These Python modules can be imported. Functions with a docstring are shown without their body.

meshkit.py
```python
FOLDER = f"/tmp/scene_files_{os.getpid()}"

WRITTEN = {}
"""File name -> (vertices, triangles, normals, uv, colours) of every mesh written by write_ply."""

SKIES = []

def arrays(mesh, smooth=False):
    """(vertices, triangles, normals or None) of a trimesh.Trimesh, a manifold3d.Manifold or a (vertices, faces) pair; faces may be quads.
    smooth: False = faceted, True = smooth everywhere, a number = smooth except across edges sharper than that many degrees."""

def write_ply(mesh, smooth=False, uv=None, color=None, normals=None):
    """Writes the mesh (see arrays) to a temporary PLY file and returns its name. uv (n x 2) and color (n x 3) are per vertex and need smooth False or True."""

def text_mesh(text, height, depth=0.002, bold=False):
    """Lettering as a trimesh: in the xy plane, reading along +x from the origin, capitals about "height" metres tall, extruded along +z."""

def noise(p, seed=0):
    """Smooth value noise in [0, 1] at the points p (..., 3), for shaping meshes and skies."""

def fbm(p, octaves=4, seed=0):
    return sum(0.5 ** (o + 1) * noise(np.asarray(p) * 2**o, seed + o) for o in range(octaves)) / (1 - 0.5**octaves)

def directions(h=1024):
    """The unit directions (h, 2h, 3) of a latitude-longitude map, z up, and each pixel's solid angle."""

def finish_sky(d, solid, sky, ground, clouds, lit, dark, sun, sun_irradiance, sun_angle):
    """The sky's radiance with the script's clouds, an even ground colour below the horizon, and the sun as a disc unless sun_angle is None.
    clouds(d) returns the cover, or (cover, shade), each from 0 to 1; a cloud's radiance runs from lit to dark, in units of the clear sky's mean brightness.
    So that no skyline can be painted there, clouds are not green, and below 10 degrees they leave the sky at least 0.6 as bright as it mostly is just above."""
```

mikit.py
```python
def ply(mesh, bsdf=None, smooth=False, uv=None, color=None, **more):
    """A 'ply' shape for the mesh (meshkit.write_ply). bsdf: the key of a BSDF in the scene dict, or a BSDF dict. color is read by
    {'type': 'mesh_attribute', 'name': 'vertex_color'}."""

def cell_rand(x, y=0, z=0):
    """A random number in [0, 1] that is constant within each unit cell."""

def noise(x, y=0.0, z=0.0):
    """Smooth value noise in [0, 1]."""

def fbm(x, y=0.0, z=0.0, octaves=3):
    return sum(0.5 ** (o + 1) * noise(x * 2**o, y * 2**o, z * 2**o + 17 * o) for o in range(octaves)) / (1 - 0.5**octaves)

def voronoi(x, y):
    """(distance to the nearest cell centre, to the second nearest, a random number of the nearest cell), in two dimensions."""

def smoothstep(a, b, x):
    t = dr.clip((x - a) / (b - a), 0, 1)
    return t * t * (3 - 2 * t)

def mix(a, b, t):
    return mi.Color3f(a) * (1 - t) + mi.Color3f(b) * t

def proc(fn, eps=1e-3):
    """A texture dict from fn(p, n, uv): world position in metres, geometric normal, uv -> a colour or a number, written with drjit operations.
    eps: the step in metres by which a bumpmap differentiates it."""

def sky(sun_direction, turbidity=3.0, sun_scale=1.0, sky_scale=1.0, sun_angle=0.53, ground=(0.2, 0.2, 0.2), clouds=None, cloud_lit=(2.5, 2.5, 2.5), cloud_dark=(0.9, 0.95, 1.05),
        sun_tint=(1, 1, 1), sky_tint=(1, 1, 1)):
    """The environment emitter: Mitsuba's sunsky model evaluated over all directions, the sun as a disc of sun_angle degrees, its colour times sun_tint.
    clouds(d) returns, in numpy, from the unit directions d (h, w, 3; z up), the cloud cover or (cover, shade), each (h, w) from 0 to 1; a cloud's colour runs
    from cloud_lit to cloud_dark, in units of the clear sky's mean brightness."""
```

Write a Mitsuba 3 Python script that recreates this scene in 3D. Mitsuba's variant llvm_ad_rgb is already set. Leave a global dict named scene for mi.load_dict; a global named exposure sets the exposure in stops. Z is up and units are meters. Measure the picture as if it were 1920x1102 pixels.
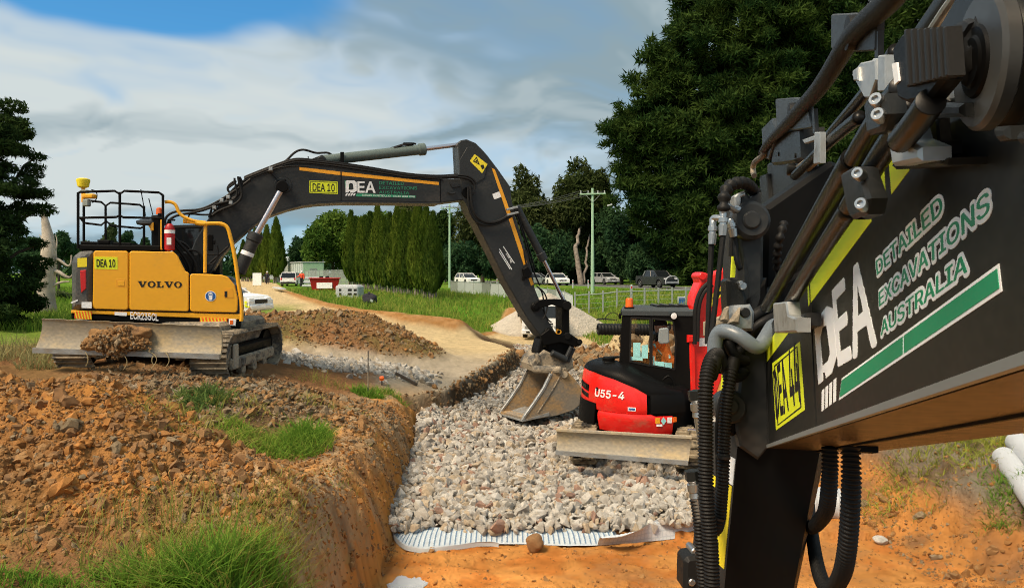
import math, numpy as np, trimesh, mitsuba as mi, drjit as dr, mikit, meshkit
from shapely.geometry import Polygon, box as sbox, LineString, Point
from shapely.ops import unary_union
from shapely import affinity
from scipy.interpolate import CubicSpline, RBFInterpolator
from mikit import proc, noise, fbm, smoothstep, mix
T = mi.ScalarTransform4f
rng = np.random.default_rng(7)
A = np.array
# ---------------------------------------------------------------- camera, sky, exposure
F, HX, HY, CZ = 1400.0, 960.0, 512.0, 3.0      # focal length in photo pixels, horizon row, eye height
scene, labels = {}, {}
scene['camera'] = {'type': 'perspective', 'fov': math.degrees(2 * math.atan(960 / F)), 'fov_axis': 'x', 'near_clip': 0.02, 'far_clip': 8000.0,
                   'principal_point_offset_y': 39 / 1102, 'to_world': T().look_at(origin=[0, 0, CZ], target=[0, 1, CZ], up=[0, 0, 1])}
exposure = 2.0
SUN = (-0.55, -0.55, 1.0)


def clouds(d):
    el = np.maximum(d[..., 2], 0.02)
    p = np.stack([d[..., 0] / (el + .35), d[..., 1] / (el + .35), 0 * el], -1)
    wob = meshkit.fbm(p * 1.6 + 7, 4, 5)
    q = p + A([1.0, .6, 0]) * (wob[..., None] - .5) * 1.3
    a = meshkit.fbm(q * A([1.1, 1.9, 1]) * 1.1 + 12, 6, 3)
    b = meshkit.fbm(q * A([1.4, 2.6, 1]) * 1.5 + 33, 6, 9)
    S_ = lambda lo, hi, x: np.clip((x - lo) / (hi - lo), 0, 1) ** 2 * (3 - 2 * np.clip((x - lo) / (hi - lo), 0, 1))
    az = np.arctan2(d[..., 0], d[..., 1])
    hole = np.exp(-(((az + .50) / .28) ** 2 + ((d[..., 2] - .335) / .078) ** 2)) + .5 * (a - .5) + .5 * (b - .5)      # the break of clear sky
    fine = meshkit.fbm(q * A([2.6, 5.5, 1]) * 1.7 + 3, 5, 21) - .5
    cover = np.clip(.93 + 1.1 * (b - .45) + .8 * fine, .62, 1) * (1 - S_(.26, .52, hole))
    right = S_(-.35, .25, az) * S_(.06, .16, d[..., 2])
    shade = S_(.28, .70, a + .6 * fine + .10 * right) - .40 * S_(.48, .66, b + .4 * fine) + .30 * fine
    return np.clip(cover, 0, 1), np.clip(shade, 0, 1)


scene['sky'] = mikit.sky(SUN, turbidity=3, sun_scale=0.85, sun_angle=22.0, sky_scale=1.0, clouds=clouds, cloud_lit=(2.0, 2.2, 2.2), cloud_dark=(.86, 1.18, 1.34), sky_tint=(.42, .95, 1.12), sun_tint=(1, .96, .9), ground=(.16, .13, .09))

# ---------------------------------------------------------------- helpers
count = {}


def newkey(name, parent=None):
    base = (parent + '__' if parent else '') + name
    n = count.get(base, -1) + 1
    count[base] = n
    return base if n == 0 else f'{base}_{n:03d}'


def tag(k, label=None, cat=None, group=None, kind=None):
    d = {a: b for a, b in (('label', label), ('category', cat), ('group', group), ('kind', kind)) if b}
    if d: labels.setdefault(k, {}).update(d)
    return k


def cat(ms):
    ms = [m for m in ms if m is not None]
    return ms[0] if len(ms) == 1 else trimesh.util.concatenate([trimesh.Trimesh(m.vertices, m.faces, process=False) for m in ms])


def obj(name, mesh, m, parent=None, smooth=30, label=None, category=None, group=None, kind=None, color=None, **more):
    k = newkey(name, parent)
    if isinstance(mesh, dict): scene[k] = {**mesh, **more}
    else:
        if isinstance(mesh, list): mesh = cat(mesh)
        scene[k] = mikit.ply(mesh, m, smooth=smooth, color=color, **more)
    return tag(k, label, category, group, kind)


def thing(name, label, category, group=None):
    return tag(newkey(name), label, category, group)


def mat(name, d):
    scene['mat_' + name] = {'type': 'twosided', 'bsdf': d} if d['type'] in ('principled', 'diffuse', 'roughconductor', 'bumpmap', 'conductor') else d
    return 'mat_' + name


def unit(v):
    v = np.asarray(v, float)
    return v / (np.linalg.norm(v, axis=-1, keepdims=True) + 1e-12)


def at(px, py, Y):
    return A([(px - HX) / F * Y, Y, CZ - (py - HY) / F * Y])


def tm(v, f):
    return trimesh.Trimesh(np.asarray(v, float), np.asarray(f, int), process=False)


def frame(o, u, v):
    u = unit(u); w = unit(np.cross(u, v)); v = np.cross(w, u)
    M = np.eye(4); M[:3, 0], M[:3, 1], M[:3, 2], M[:3, 3] = u, v, w, o
    return M


def move(m, M):
    m = m.copy(); m.apply_transform(M); return m


def rz(deg, o=(0, 0, 0)):
    return trimesh.transformations.rotation_matrix(math.radians(deg), [0, 0, 1], o)


def rot(deg, axis, o=(0, 0, 0)):
    return trimesh.transformations.rotation_matrix(math.radians(deg), axis, o)


def shift(x, y=None, z=None):
    M = np.eye(4); M[:3, 3] = x if y is None else (x, y, z); return M


def hull(p):
    h = trimesh.convex.convex_hull(np.asarray(p, float)); return tm(h.vertices, h.faces)


def bx(c, s, b=0.0, M=None):
    """box with centre c, size s, chamfer b"""
    c, h = A(c, float), A(s, float) / 2
    if b <= 0: m = trimesh.creation.box(s); m.apply_translation(c)
    else:
        b = min(b, .45 * s[0], .45 * s[1], .45 * s[2]); p = []
        for sx in (-1, 1):
            for sy in (-1, 1):
                for sz in (-1, 1):
                    q = A([sx, sy, sz]) * h
                    for k in range(3):
                        r = q.copy(); r -= A([sx, sy, sz]) * b; r[k] = q[k]; p.append(r)
        m = hull(A(p) + c)
    return m if M is None else move(m, M)


def beam(p0, p1, w, h, b=0.0, up=(0, 0, 1)):
    p0, p1 = A(p0, float), A(p1, float); d = p1 - p0; L = np.linalg.norm(d)
    M = frame((p0 + p1) / 2, d, up)
    return bx((0, 0, 0), (L, h, w), b, M)


def spline(pts, n=24):
    p = A(pts, float); s = np.r_[0, np.cumsum(np.linalg.norm(np.diff(p, axis=0), axis=1))]
    return CubicSpline(s, p)(np.linspace(0, s[-1], n))


def tube(pts, r, sides=10, caps=True):
    p = A(pts, float); n = len(p); r = np.broadcast_to(r, (n,)).astype(float)
    t = unit(np.gradient(p, axis=0)); a = np.cross(t[0], [0, 0, 1.0] if abs(t[0][2]) < .9 else [1.0, 0, 0]); a = unit(a); fr = []
    for k in range(n):
        a = unit(a - t[k] * (a @ t[k])); fr.append(a)
    fr = A(fr); b = np.cross(t, fr); an = np.arange(sides) * 2 * np.pi / sides
    v = (p[:, None] + r[:, None, None] * (np.cos(an)[None, :, None] * fr[:, None] + np.sin(an)[None, :, None] * b[:, None])).reshape(-1, 3)
    i, j = np.meshgrid(np.arange(n - 1), np.arange(sides), indexing='ij')
    q = np.stack([i * sides + j, i * sides + (j + 1) % sides, (i + 1) * sides + (j + 1) % sides, (i + 1) * sides + j], -1).reshape(-1, 4)
    f = [q[:, [0, 1, 2]], q[:, [0, 2, 3]]]
    if caps:
        v = np.vstack([v, p[:1], p[-1:]]); k = np.arange(sides)
        f += [np.stack([(k + 1) % sides, k, k * 0 + len(v) - 2], 1), np.stack([k + (n - 1) * sides, (k + 1) % sides + (n - 1) * sides, k * 0 + len(v) - 1], 1)]
    return tm(v, np.vstack(f))


def lathe(o, d, prof, n=20):
    """revolve [(s, r)...] about the axis d from o"""
    d = unit(d); a = unit(np.cross(d, [0, 0, 1.0] if abs(d[2]) < .9 else [1.0, 0, 0])); b = np.cross(d, a)
    pr = A(prof, float); an = np.arange(n) * 2 * np.pi / n; m = len(pr)
    v = (A(o, float) + pr[:, None, :1] * d + pr[:, None, 1:] * (np.cos(an)[None, :, None] * a + np.sin(an)[None, :, None] * b)).reshape(-1, 3)
    i, j = np.meshgrid(np.arange(m - 1), np.arange(n), indexing='ij')
    q = np.stack([i * n + j, i * n + (j + 1) % n, (i + 1) * n + (j + 1) % n, (i + 1) * n + j], -1).reshape(-1, 4)
    f = [q[:, [0, 1, 2]], q[:, [0, 2, 3]]]; k = np.arange(n)
    if pr[0, 1] > 1e-6: v = np.vstack([v, A(o) + pr[0, 0] * d]); f.append(np.stack([(k + 1) % n, k, k * 0 + len(v) - 1], 1))
    if pr[-1, 1] > 1e-6: v = np.vstack([v, A(o) + pr[-1, 0] * d]); f.append(np.stack([k + (m - 1) * n, (k + 1) % n + (m - 1) * n, k * 0 + len(v) - 1], 1))
    return tm(v, np.vstack(f))


def cyl(p0, p1, r, n=16, b=0.0, r1=None):
    p0, p1 = A(p0, float), A(p1, float); L = np.linalg.norm(p1 - p0); r1 = r if r1 is None else r1
    return lathe(p0, p1 - p0, [(0, r - b), (b, r), (L - b, r1), (L, r1 - b)] if b else [(0, r), (L, r1)], n)


def ring_poly(poly):
    p = A(poly.exterior.coords)[:-1]
    return p if poly.exterior.is_ccw else p[::-1]


def slab(poly, t, b=0.0, rnd=0.0):
    """polygon in xy extruded 0..t along z; b chamfers the z = t rim, rnd rounds the corners"""
    poly = poly if hasattr(poly, 'geom_type') else Polygon(poly)
    poly = poly.buffer(0)
    if rnd: poly = poly.buffer(-rnd, quad_segs=4).buffer(rnd, quad_segs=4)
    gs = [g for g in getattr(poly, 'geoms', [poly]) if g.area > 1e-9]
    if b <= 0 or any(len(g.interiors) for g in gs):
        return cat([trimesh.creation.extrude_polygon(g, t, engine='earcut') for g in gs])
    out = []
    for g in gs:
        p = ring_poly(g); n = len(p)
        e = unit(np.roll(p, -1, 0) - p); nn = np.stack([e[:, 1], -e[:, 0]], 1); n0 = np.roll(nn, 1, 0)
        mi_ = unit(nn + n0); k = 1 / np.maximum((mi_ * nn).sum(1), .5)
        q = p - mi_ * (k * b)[:, None]
        tv, tf = trimesh.creation.triangulate_polygon(Polygon(p), engine='earcut')
        tv = A(tv); idx = [int(np.argmin(((p - x) ** 2).sum(1))) for x in tv]; tf = A(idx)[A(tf)]
        v = np.vstack([np.c_[p, np.zeros(n)], np.c_[p, np.full(n, t - b)], np.c_[q, np.full(n, t)]]); i = np.arange(n); j = (i + 1) % n
        a2 = (p[tf[:, 1]] - p[tf[:, 0]]); b2 = (p[tf[:, 2]] - p[tf[:, 0]]); cw = (a2[:, 0] * b2[:, 1] - a2[:, 1] * b2[:, 0]) < 0
        tf[cw] = tf[cw][:, ::-1]
        f = [tf[:, ::-1], tf + 2 * n]
        for k in (0, n): f += [np.stack([i + k, j + k, j + k + n], 1), np.stack([i + k, j + k + n, i + k + n], 1)]
        out.append(tm(v, np.vstack(f)))
    return cat(out)


def plate(pts, Y, t, b=0.0, rnd=0.0):
    """outline of photo pixels at depth Y, a solid from Y (front, facing -y) to Y + t"""
    p = pts if isinstance(pts, Polygon) else Polygon([((x - HX) / F * Y, CZ - (y - HY) / F * Y) for x, y in pts])
    return move(slab(p, t, b, rnd), frame((0, Y + t, 0), (1, 0, 0), (0, 0, 1)))


def dec(pts, Y, e=0.004, rnd=0.0):
    return plate(pts, Y - e, e, 0, rnd)


_tp = {}


def textpoly(s, bold=False):
    """shapely outline of lettering: capitals 1 tall, from x = 0, baseline y = 0"""
    if (s, bold) not in _tp:
        m = meshkit.text_mesh(s, 1.0, 1.0, bold); m = trimesh.Trimesh(m.vertices, m.faces, process=False)
        f = m.faces[m.face_normals[:, 2] > .9]
        _tp[s, bold] = unary_union([Polygon(m.vertices[t][:, :2]) for t in f]).buffer(.004).buffer(-.004)
    return _tp[s, bold]


def fit(poly, x0, y0, x1, y1, skew=0.0):
    a, b, c, d = poly.bounds
    poly = affinity.affine_transform(poly, [(x1 - x0) / (c - a), 0, 0, (y1 - y0) / (d - b), x0 - a * (x1 - x0) / (c - a), y0 - b * (y1 - y0) / (d - b)])
    return affinity.skew(poly, xs=skew, origin=(x0, y0)) if skew else poly


def quadfit(poly, ll, lr, ul):
    """unit-box lettering onto a parallelogram given by three corners of the plane"""
    a, b, c, d = poly.bounds; ll, lr, ul = A(ll), A(lr), A(ul); u = (lr - ll) / (c - a); v = (ul - ll) / (d - b); o = ll - u * a - v * b
    return affinity.affine_transform(poly, [u[0], v[0], u[1], v[1], o[0], o[1]])


def pxp(px, py, Y):
    return A([(px - HX) / F * Y, CZ - (py - HY) / F * Y])


def print_on(poly, Y, e=0.003):
    """flat print on a vertical surface at depth Y facing the camera"""
    return plate(poly, Y - e, e)


def blobs(c, r, sub=1, seed=0, amp=.3, flat=1.0):
    m = trimesh.creation.icosphere(sub); v = A(m.vertices); n = meshkit.fbm(v * 1.4 + seed * 3.7, 2, seed)
    v = v * (1 + amp * (n[:, None] - .5) * 2) * A([1, 1, flat]) * r + A(c)
    return tm(v, m.faces)


def cards(c, u, v):
    """diamond shaped leaf faces: centres, half-length and half-width vectors"""
    n = len(c); V = np.stack([c - u, c + v, c + u, c - v], 1).reshape(-1, 3); i = np.arange(n) * 4
    return tm(V, np.vstack([np.stack([i, i + 1, i + 2], 1), np.stack([i, i + 2, i + 3], 1)]))


def slivers(c, u, v):
    """pointed leaf faces, one triangle each"""
    V = np.stack([c - u + v, c - u - v, c + u * 1.2], 1).reshape(-1, 3); return tm(V, np.arange(len(V)).reshape(-1, 3))


def rdir(g, n):
    return unit(g.normal(size=(n, 3)))


def mulshape(d, M):
    return {**d, 'to_world': T(np.asarray(M, float).tolist())}


class Plane:
    """a vertical or leaning plane of a machine: photo pixels fall on it, solids stand on it (n points to the viewer)"""

    def __init__(s, o, u, v):
        s.o = A(o, float); s.u = unit(u); n = unit(np.cross(s.u, v)); s.v = np.cross(n, s.u); s.n = n

    def w(s, px, py, off=0.0):
        r = A([(px - HX) / F, 1.0, -(py - HY) / F]); c = A([0, 0, CZ])
        return c + r * (((s.o + s.n * off - c) @ s.n) / (r @ s.n))

    def l(s, px, py, off=0.0):
        d = s.w(px, py, off) - s.o; return A([d @ s.u, d @ s.v])

    def poly(s, pts, off=0.0):
        return Polygon([s.l(x, y, off) for x, y in pts])

    def M(s, off):
        return frame(s.o + s.n * off, s.u, s.v)

    def plate(s, pts, off, t, b=0.0, rnd=0.0):
        """front face at off, going back by t"""
        p = pts if hasattr(pts, 'geom_type') else s.poly(pts, off)
        return move(slab(p, t, b, rnd), s.M(off - t))

    def dec(s, pts, off, e=.004, rnd=0.0):
        return s.plate(pts, off + e, e, 0, rnd)

    def text(s, txt, ll, lr, ul, off, e=.005, bold=False, grow=0.0, poly=None):
        p = quadfit(poly if poly is not None else textpoly(txt, bold), s.l(*ll, off), s.l(*lr, off), s.l(*ul, off))
        if grow: p = p.buffer(grow, quad_segs=2)
        return s.plate(p, off + e, e)

    def path(s, pts, off=0.0):
        return A([s.w(p[0], p[1], p[2] if len(p) > 2 else off) for p in pts])

    def pipe(s, pts, r, off=0.0, sides=8, n=0):
        p = s.path(pts, off); return tube(spline(p, n or 6 * len(p)) if n != -1 else p, r, sides)

    def box(s, x0, y0, x1, y1, off, t, b=.01):
        return s.plate([(x0, y1), (x1, y1), (x1, y0), (x0, y0)], off, t, b)

    def disc(s, px, py, r, off, t, b=.01, n=20):
        c = s.w(px, py, off); return cyl(c - s.n * t, c, r, n, b)


def objs(name, meshes, m, parent, **k):
    """alike pieces, one part each"""
    return [obj(name, x, m, parent, **k) for x in meshes]


def person(prefix, J, cloth, legs, skin=None, hat=None, vest=None, res=.035):
    """one continuous body from joints {name: (point, radius)} and bones; clothing and head as its children"""
    import manifold3d as m3
    def body(bones, r_):
        ms = []
        for a, b in bones:
            pa, ra = J[a]; pb, rb = J[b]
            ms.append(m3.Manifold.batch_hull([m3.Manifold.sphere(ra, 14).translate(list(map(float, pa))), m3.Manifold.sphere(rb, 14).translate(list(map(float, pb)))]))
        u = m3.Manifold.batch_boolean(ms, m3.OpType.Add).refine_to_length(r_); mm = u.to_mesh(); t = tm(mm.vert_properties[:, :3], mm.tri_verts)
        t = trimesh.Trimesh(t.vertices, t.faces, process=True); trimesh.smoothing.filter_taubin(t, iterations=8); return t
    return body
# ---------------------------------------------------------------- materials
def P(col, rough=.5, **k):
    return {'type': 'principled', 'base_color': {'type': 'rgb', 'value': list(col)} if not isinstance(col, dict) else col, 'roughness': rough, **k}


def two(d):
    return {'type': 'twosided', 'bsdf': d}


def dirtcol(base, dirt, lo=.52, hi=.75, s=3.0, z0=None, fine=30.0, amp=.3):
    """paint or steel with dried mud: patches by noise, of the surface itself; on the boom underside, soil bounce"""
    base, dirt = tuple(base), tuple(dirt)

    def fn(p, n, uv):
        a = fbm(p.x * s, p.y * s, p.z * s, 4)
        b = noise(p.x * fine, p.y * fine, p.z * fine)
        return mix(base, dirt, smoothstep(lo, hi, a * .8 + b * .2)) * (1 - amp / 2 + amp * b)
    return proc(fn)


PAINT = dict(clearcoat=.5, clearcoat_gloss=.85, specular=.5)
YEL = mat('yellow_paint', P(dirtcol((.82, .40, .014), (.60, .32, .04), .58, .95, 2.2, amp=.05), .34, **PAINT))
GRY = mat('grey_paint', P(dirtcol((.026, .029, .031), (.055, .052, .048), .5, .85, 2.0, amp=.12), .45, specular=.3))
GREYB = mat('grey_counterweight', P(dirtcol((.07, .075, .075), (.12, .11, .10), .5, .8, 2.0), .45, specular=.5))
BLK = mat('black_paint', P((.004, .004, .004), .5, specular=.12))
RUB = mat('black_rubber', P((.010, .010, .010), .55, specular=.25))
MUDRUB = mat('muddy_rubber', P(dirtcol((.03, .028, .025), (.26, .21, .14), .32, .58, 6), .8, specular=.2))
CHR = mat('chrome', {'type': 'roughconductor', 'material': 'Cr', 'alpha': .12})
ALU = mat('aluminium', P(dirtcol((.46, .48, .48), (.25, .24, .22), .5, .8, 14), .42, metallic=.7))
ZINC = mat('zinc', P((.5, .52, .53), .3, metallic=.9))
MUDST = mat('muddy_steel', P(dirtcol((.10, .095, .085), (.30, .25, .18), .38, .62, 4), .7, specular=.3))
BLADE = mat('blade_steel', P(dirtcol((.33, .30, .24), (.42, .33, .19), .35, .75, 2.5), .55, specular=.35))
RUST = mat('bucket_rust', P(dirtcol((.21, .185, .15), (.33, .215, .105), .36, .70, 3.2), .65, specular=.3))
STL = mat('bright_steel', P(dirtcol((.30, .32, .33), (.24, .22, .19), .4, .7, 6), .42, metallic=.35))
RED = mat('red_paint', P(dirtcol((.70, .012, .008), (.42, .10, .06), .50, .95, 4, amp=.06), .3, **PAINT))
REDS = mat('red_plain', P((.40, .012, .015), .45))
GLS = mat('glass', {'type': 'thindielectric'})
HIV = mat('lime_sticker', P((.72, .80, .02), .45))
YST = mat('yellow_sticker', P((.82, .68, .03), .45))
WST = mat('white_sticker', P((.84, .86, .88), .45))
GST = mat('green_sticker', P((.008, .26, .12), .45))
LGS = mat('pale_green_sticker', P((.03, .28, .15), .45))
OST = mat('orange_sticker', P((.80, .36, .02), .45))
OLIV = mat('olive_sticker', P((.12, .30, .06), .45))
BST = mat('blue_sticker', P((.015, .10, .34), .45))
KST = mat('black_print', P((.008, .008, .008), .5))
SKYB = mat('pale_blue_paper', P((.30, .66, .68), .6))
LENSR = mat('red_lens', P((.55, .008, .012), .15, clearcoat=1.0))
LENSO = mat('orange_lens', P((.85, .14, .008), .2, clearcoat=1.0))
WHT = mat('white_paint', P((.72, .73, .73), .3, clearcoat=.6))
CARK = mat('dark_car_paint', P((.02, .022, .025), .22, clearcoat=1.0))
GLK = mat('dark_glass', P((.01, .012, .014), .06, specular=.6))
PVC = mat('white_plastic', P((.43, .46, .49), .5))
GALV = mat('galvanised', P((.30, .34, .32), .5, metallic=.3))
POLE = mat('pole_green', P((.33, .50, .36), .8))
SHEET = mat('pale_sheet', P((.40, .46, .46), .6))
SKIN = mat('skin', P((.45, .25, .17), .5))
CLO = mat('orange_cloth', P((.80, .16, .02), .8))
CLK = mat('dark_cloth', P((.02, .02, .03), .9))
# ---------------------------------------------------------------- terrain
CTRL = A([(-12, 4, 1.2), (-6, 4, 1.15), (-2.5, 4, 1.05), (-1.9, 6, .92), (-2.0, 9, .78), (-2.1, 12, .68), (-2.3, 15.5, .48), (-1.4, 17, .44), (-.5, 20, .46), (.4, 26, .42),
          (-3.2, 16.5, .85), (-2.6, 13.6, .72), (-4, 9, 1.1), (-5, 12, 1.3), (-4.6, 14, 1.3), (-7.5, 12, 1.5), (-7.5, 15, 1.5), (-12, 12, 1.5), (-5.5, 17.6, 1.15), (-2.75, 24, .75), (-1.7, 27, .55),
          (-6, 29, 1.05), (-9, 30, 1.2), (-11, 32, 1.3), (-9.3, 38, 1.4), (-4.4, 32, 1.25), (-2.2, 31.6, .92), (-1.0, 30, .36), (.1, 30, .2), (-.6, 34, .3), (-12, 50, 1.4), (-20, 60, 1.5), (-30, 90, 1.5), (-60, 160, 1.5), (0, 43, 1.15), (3.4, 30, 1.05),
          (8, 28, 1.1), (5, 45, 1.2), (10, 70, 1.4), (16, 78, 1.48), (40, 80, 1.5), (5.2, 9, .48), (5.8, 8.5, .58), (6.5, 9.5, .68), (7, 13, .98), (6, 18, 1.1), (12, 12, 1.25), (12, 20, 1.25), (30, 40, 1.2),
          (200, 300, 1.5), (-200, 300, 1.5), (0, 300, 1.5), (-30, 20, 1.5), (-20, 25, 1.5), (0, -20, 1.0), (-30, -20, 1.2), (30, -20, 1.0), (1500, 1500, 2), (-1500, 1500, 2), (5.4, 4, .45), (9, 4, .7), (0, 150, 1.5), (30, 120, 1.5)], float)
_rbf = RBFInterpolator(CTRL[:, :2], CTRL[:, 2], kernel='linear', smoothing=.02)
WL = A([(-20, -1.3), (4, -1.3), (7.6, -1.36), (10, -1.52), (13, -1.6), (14.6, -1.82), (15.4, -1.75), (16.3, -1.25), (22, -.05), (27, .8), (31, .7), (36, .2), (40, 0), (60, 2)], float)
WR = A([(-20, 5.2), (4, 5.0), (7.9, 4.75), (8.5, 4.5), (9.5, 4.4), (14, 4.5), (22, 4.4), (28, 3.4), (33, 4.0), (40, 4.5), (60, 2)], float)


def ss(lo, hi, x):
    t = np.clip((x - lo) / (hi - lo), 0, 1); return t * t * (3 - 2 * t)


def fb(x, y, s, o=4, seed=0):
    return meshkit.fbm(np.stack([x * s, y * s, 0 * x], -1), o, seed) - .5


def bump2(x, y, cx, cy, sx, sy, a=0.0, p=1.0):
    c, s = math.cos(a), math.sin(a); u = ((x - cx) * c + (y - cy) * s) / sx; v = (-(x - cx) * s + (y - cy) * c) / sy
    return np.exp(-(u * u + v * v) ** p)


def lump(x, y, s, seed):
    """clods: rounded cells"""
    X, Y = x * s, y * s; best = np.full(x.shape, 9.0)
    ix, iy = np.floor(X), np.floor(Y)
    for a in (-1, 0, 1):
        for b in (-1, 0, 1):
            cx, cy = ix + a, iy + b
            h = np.sin(cx * 127.1 + cy * 311.7 + seed) * 43758.5453; r1 = h - np.floor(h)
            h = np.sin(cx * 269.5 + cy * 183.3 + seed) * 43758.5453; r2 = h - np.floor(h)
            best = np.minimum(best, (cx + r1 - X) ** 2 + (cy + r2 - Y) ** 2)
    return np.sqrt(np.maximum(0, 1 - best * 1.6))


def zones(x, y):
    """soft masks of the ground's kinds, in world metres"""
    wob = fb(x, y, .9, 4, 2) * .35 + fb(x, y, 4, 3, 8) * .1
    xl = np.interp(y, WL[:, 0], WL[:, 1]) + wob * .5
    xr = np.interp(y, WR[:, 0], WR[:, 1]) + wob * .8
    wl = np.interp(y, [6, 13, 15, 16.5, 24, 30, 34], [.46, .44, .55, .2, .25, 2.5, 4])
    tl = np.clip((xl - x) / (wl * 1.25), 0, 1); sl = np.where(y < 15, 1 - (1 - tl) ** 2.4, ss(0, 1, tl * 1.25)); sr = ss(0, 1, (x - xr) / np.interp(y, [4, 12, 20], [1.2, 1.1, .8])); se = ss(36.5, 41, y)
    return xl, xr, sl, sr, se


def pile(x, y):
    """the clod heap on the left, its crest running off the frame"""
    n = fb(x, y, .55, 3, 21)
    h = .80 * bump2(x, y, -6.2, 7.5, 2.9, 1.5, -.2, 1.3) + .26 * bump2(x, y, -3.3, 6.7, 1.3, .9, -.5, 1.2)
    h = h + .20 * bump2(x, y, -4.0, 5.9, 2.3, 1.2, 0, 1.6)
    return np.maximum(0, h * (1 + .5 * n) - .04)


def mound(x, y):
    n = fb(x, y, .5, 3, 4)
    h = .62 * bump2(x, y, -7.6, 21.0, 4.2, 2.4, -.12, 1.5) + .50 * bump2(x, y, -4.0, 20.8, 1.9, 1.8, -.3, 1.6)
    return np.maximum(0, h * (1 + .5 * n) - .04)


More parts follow.
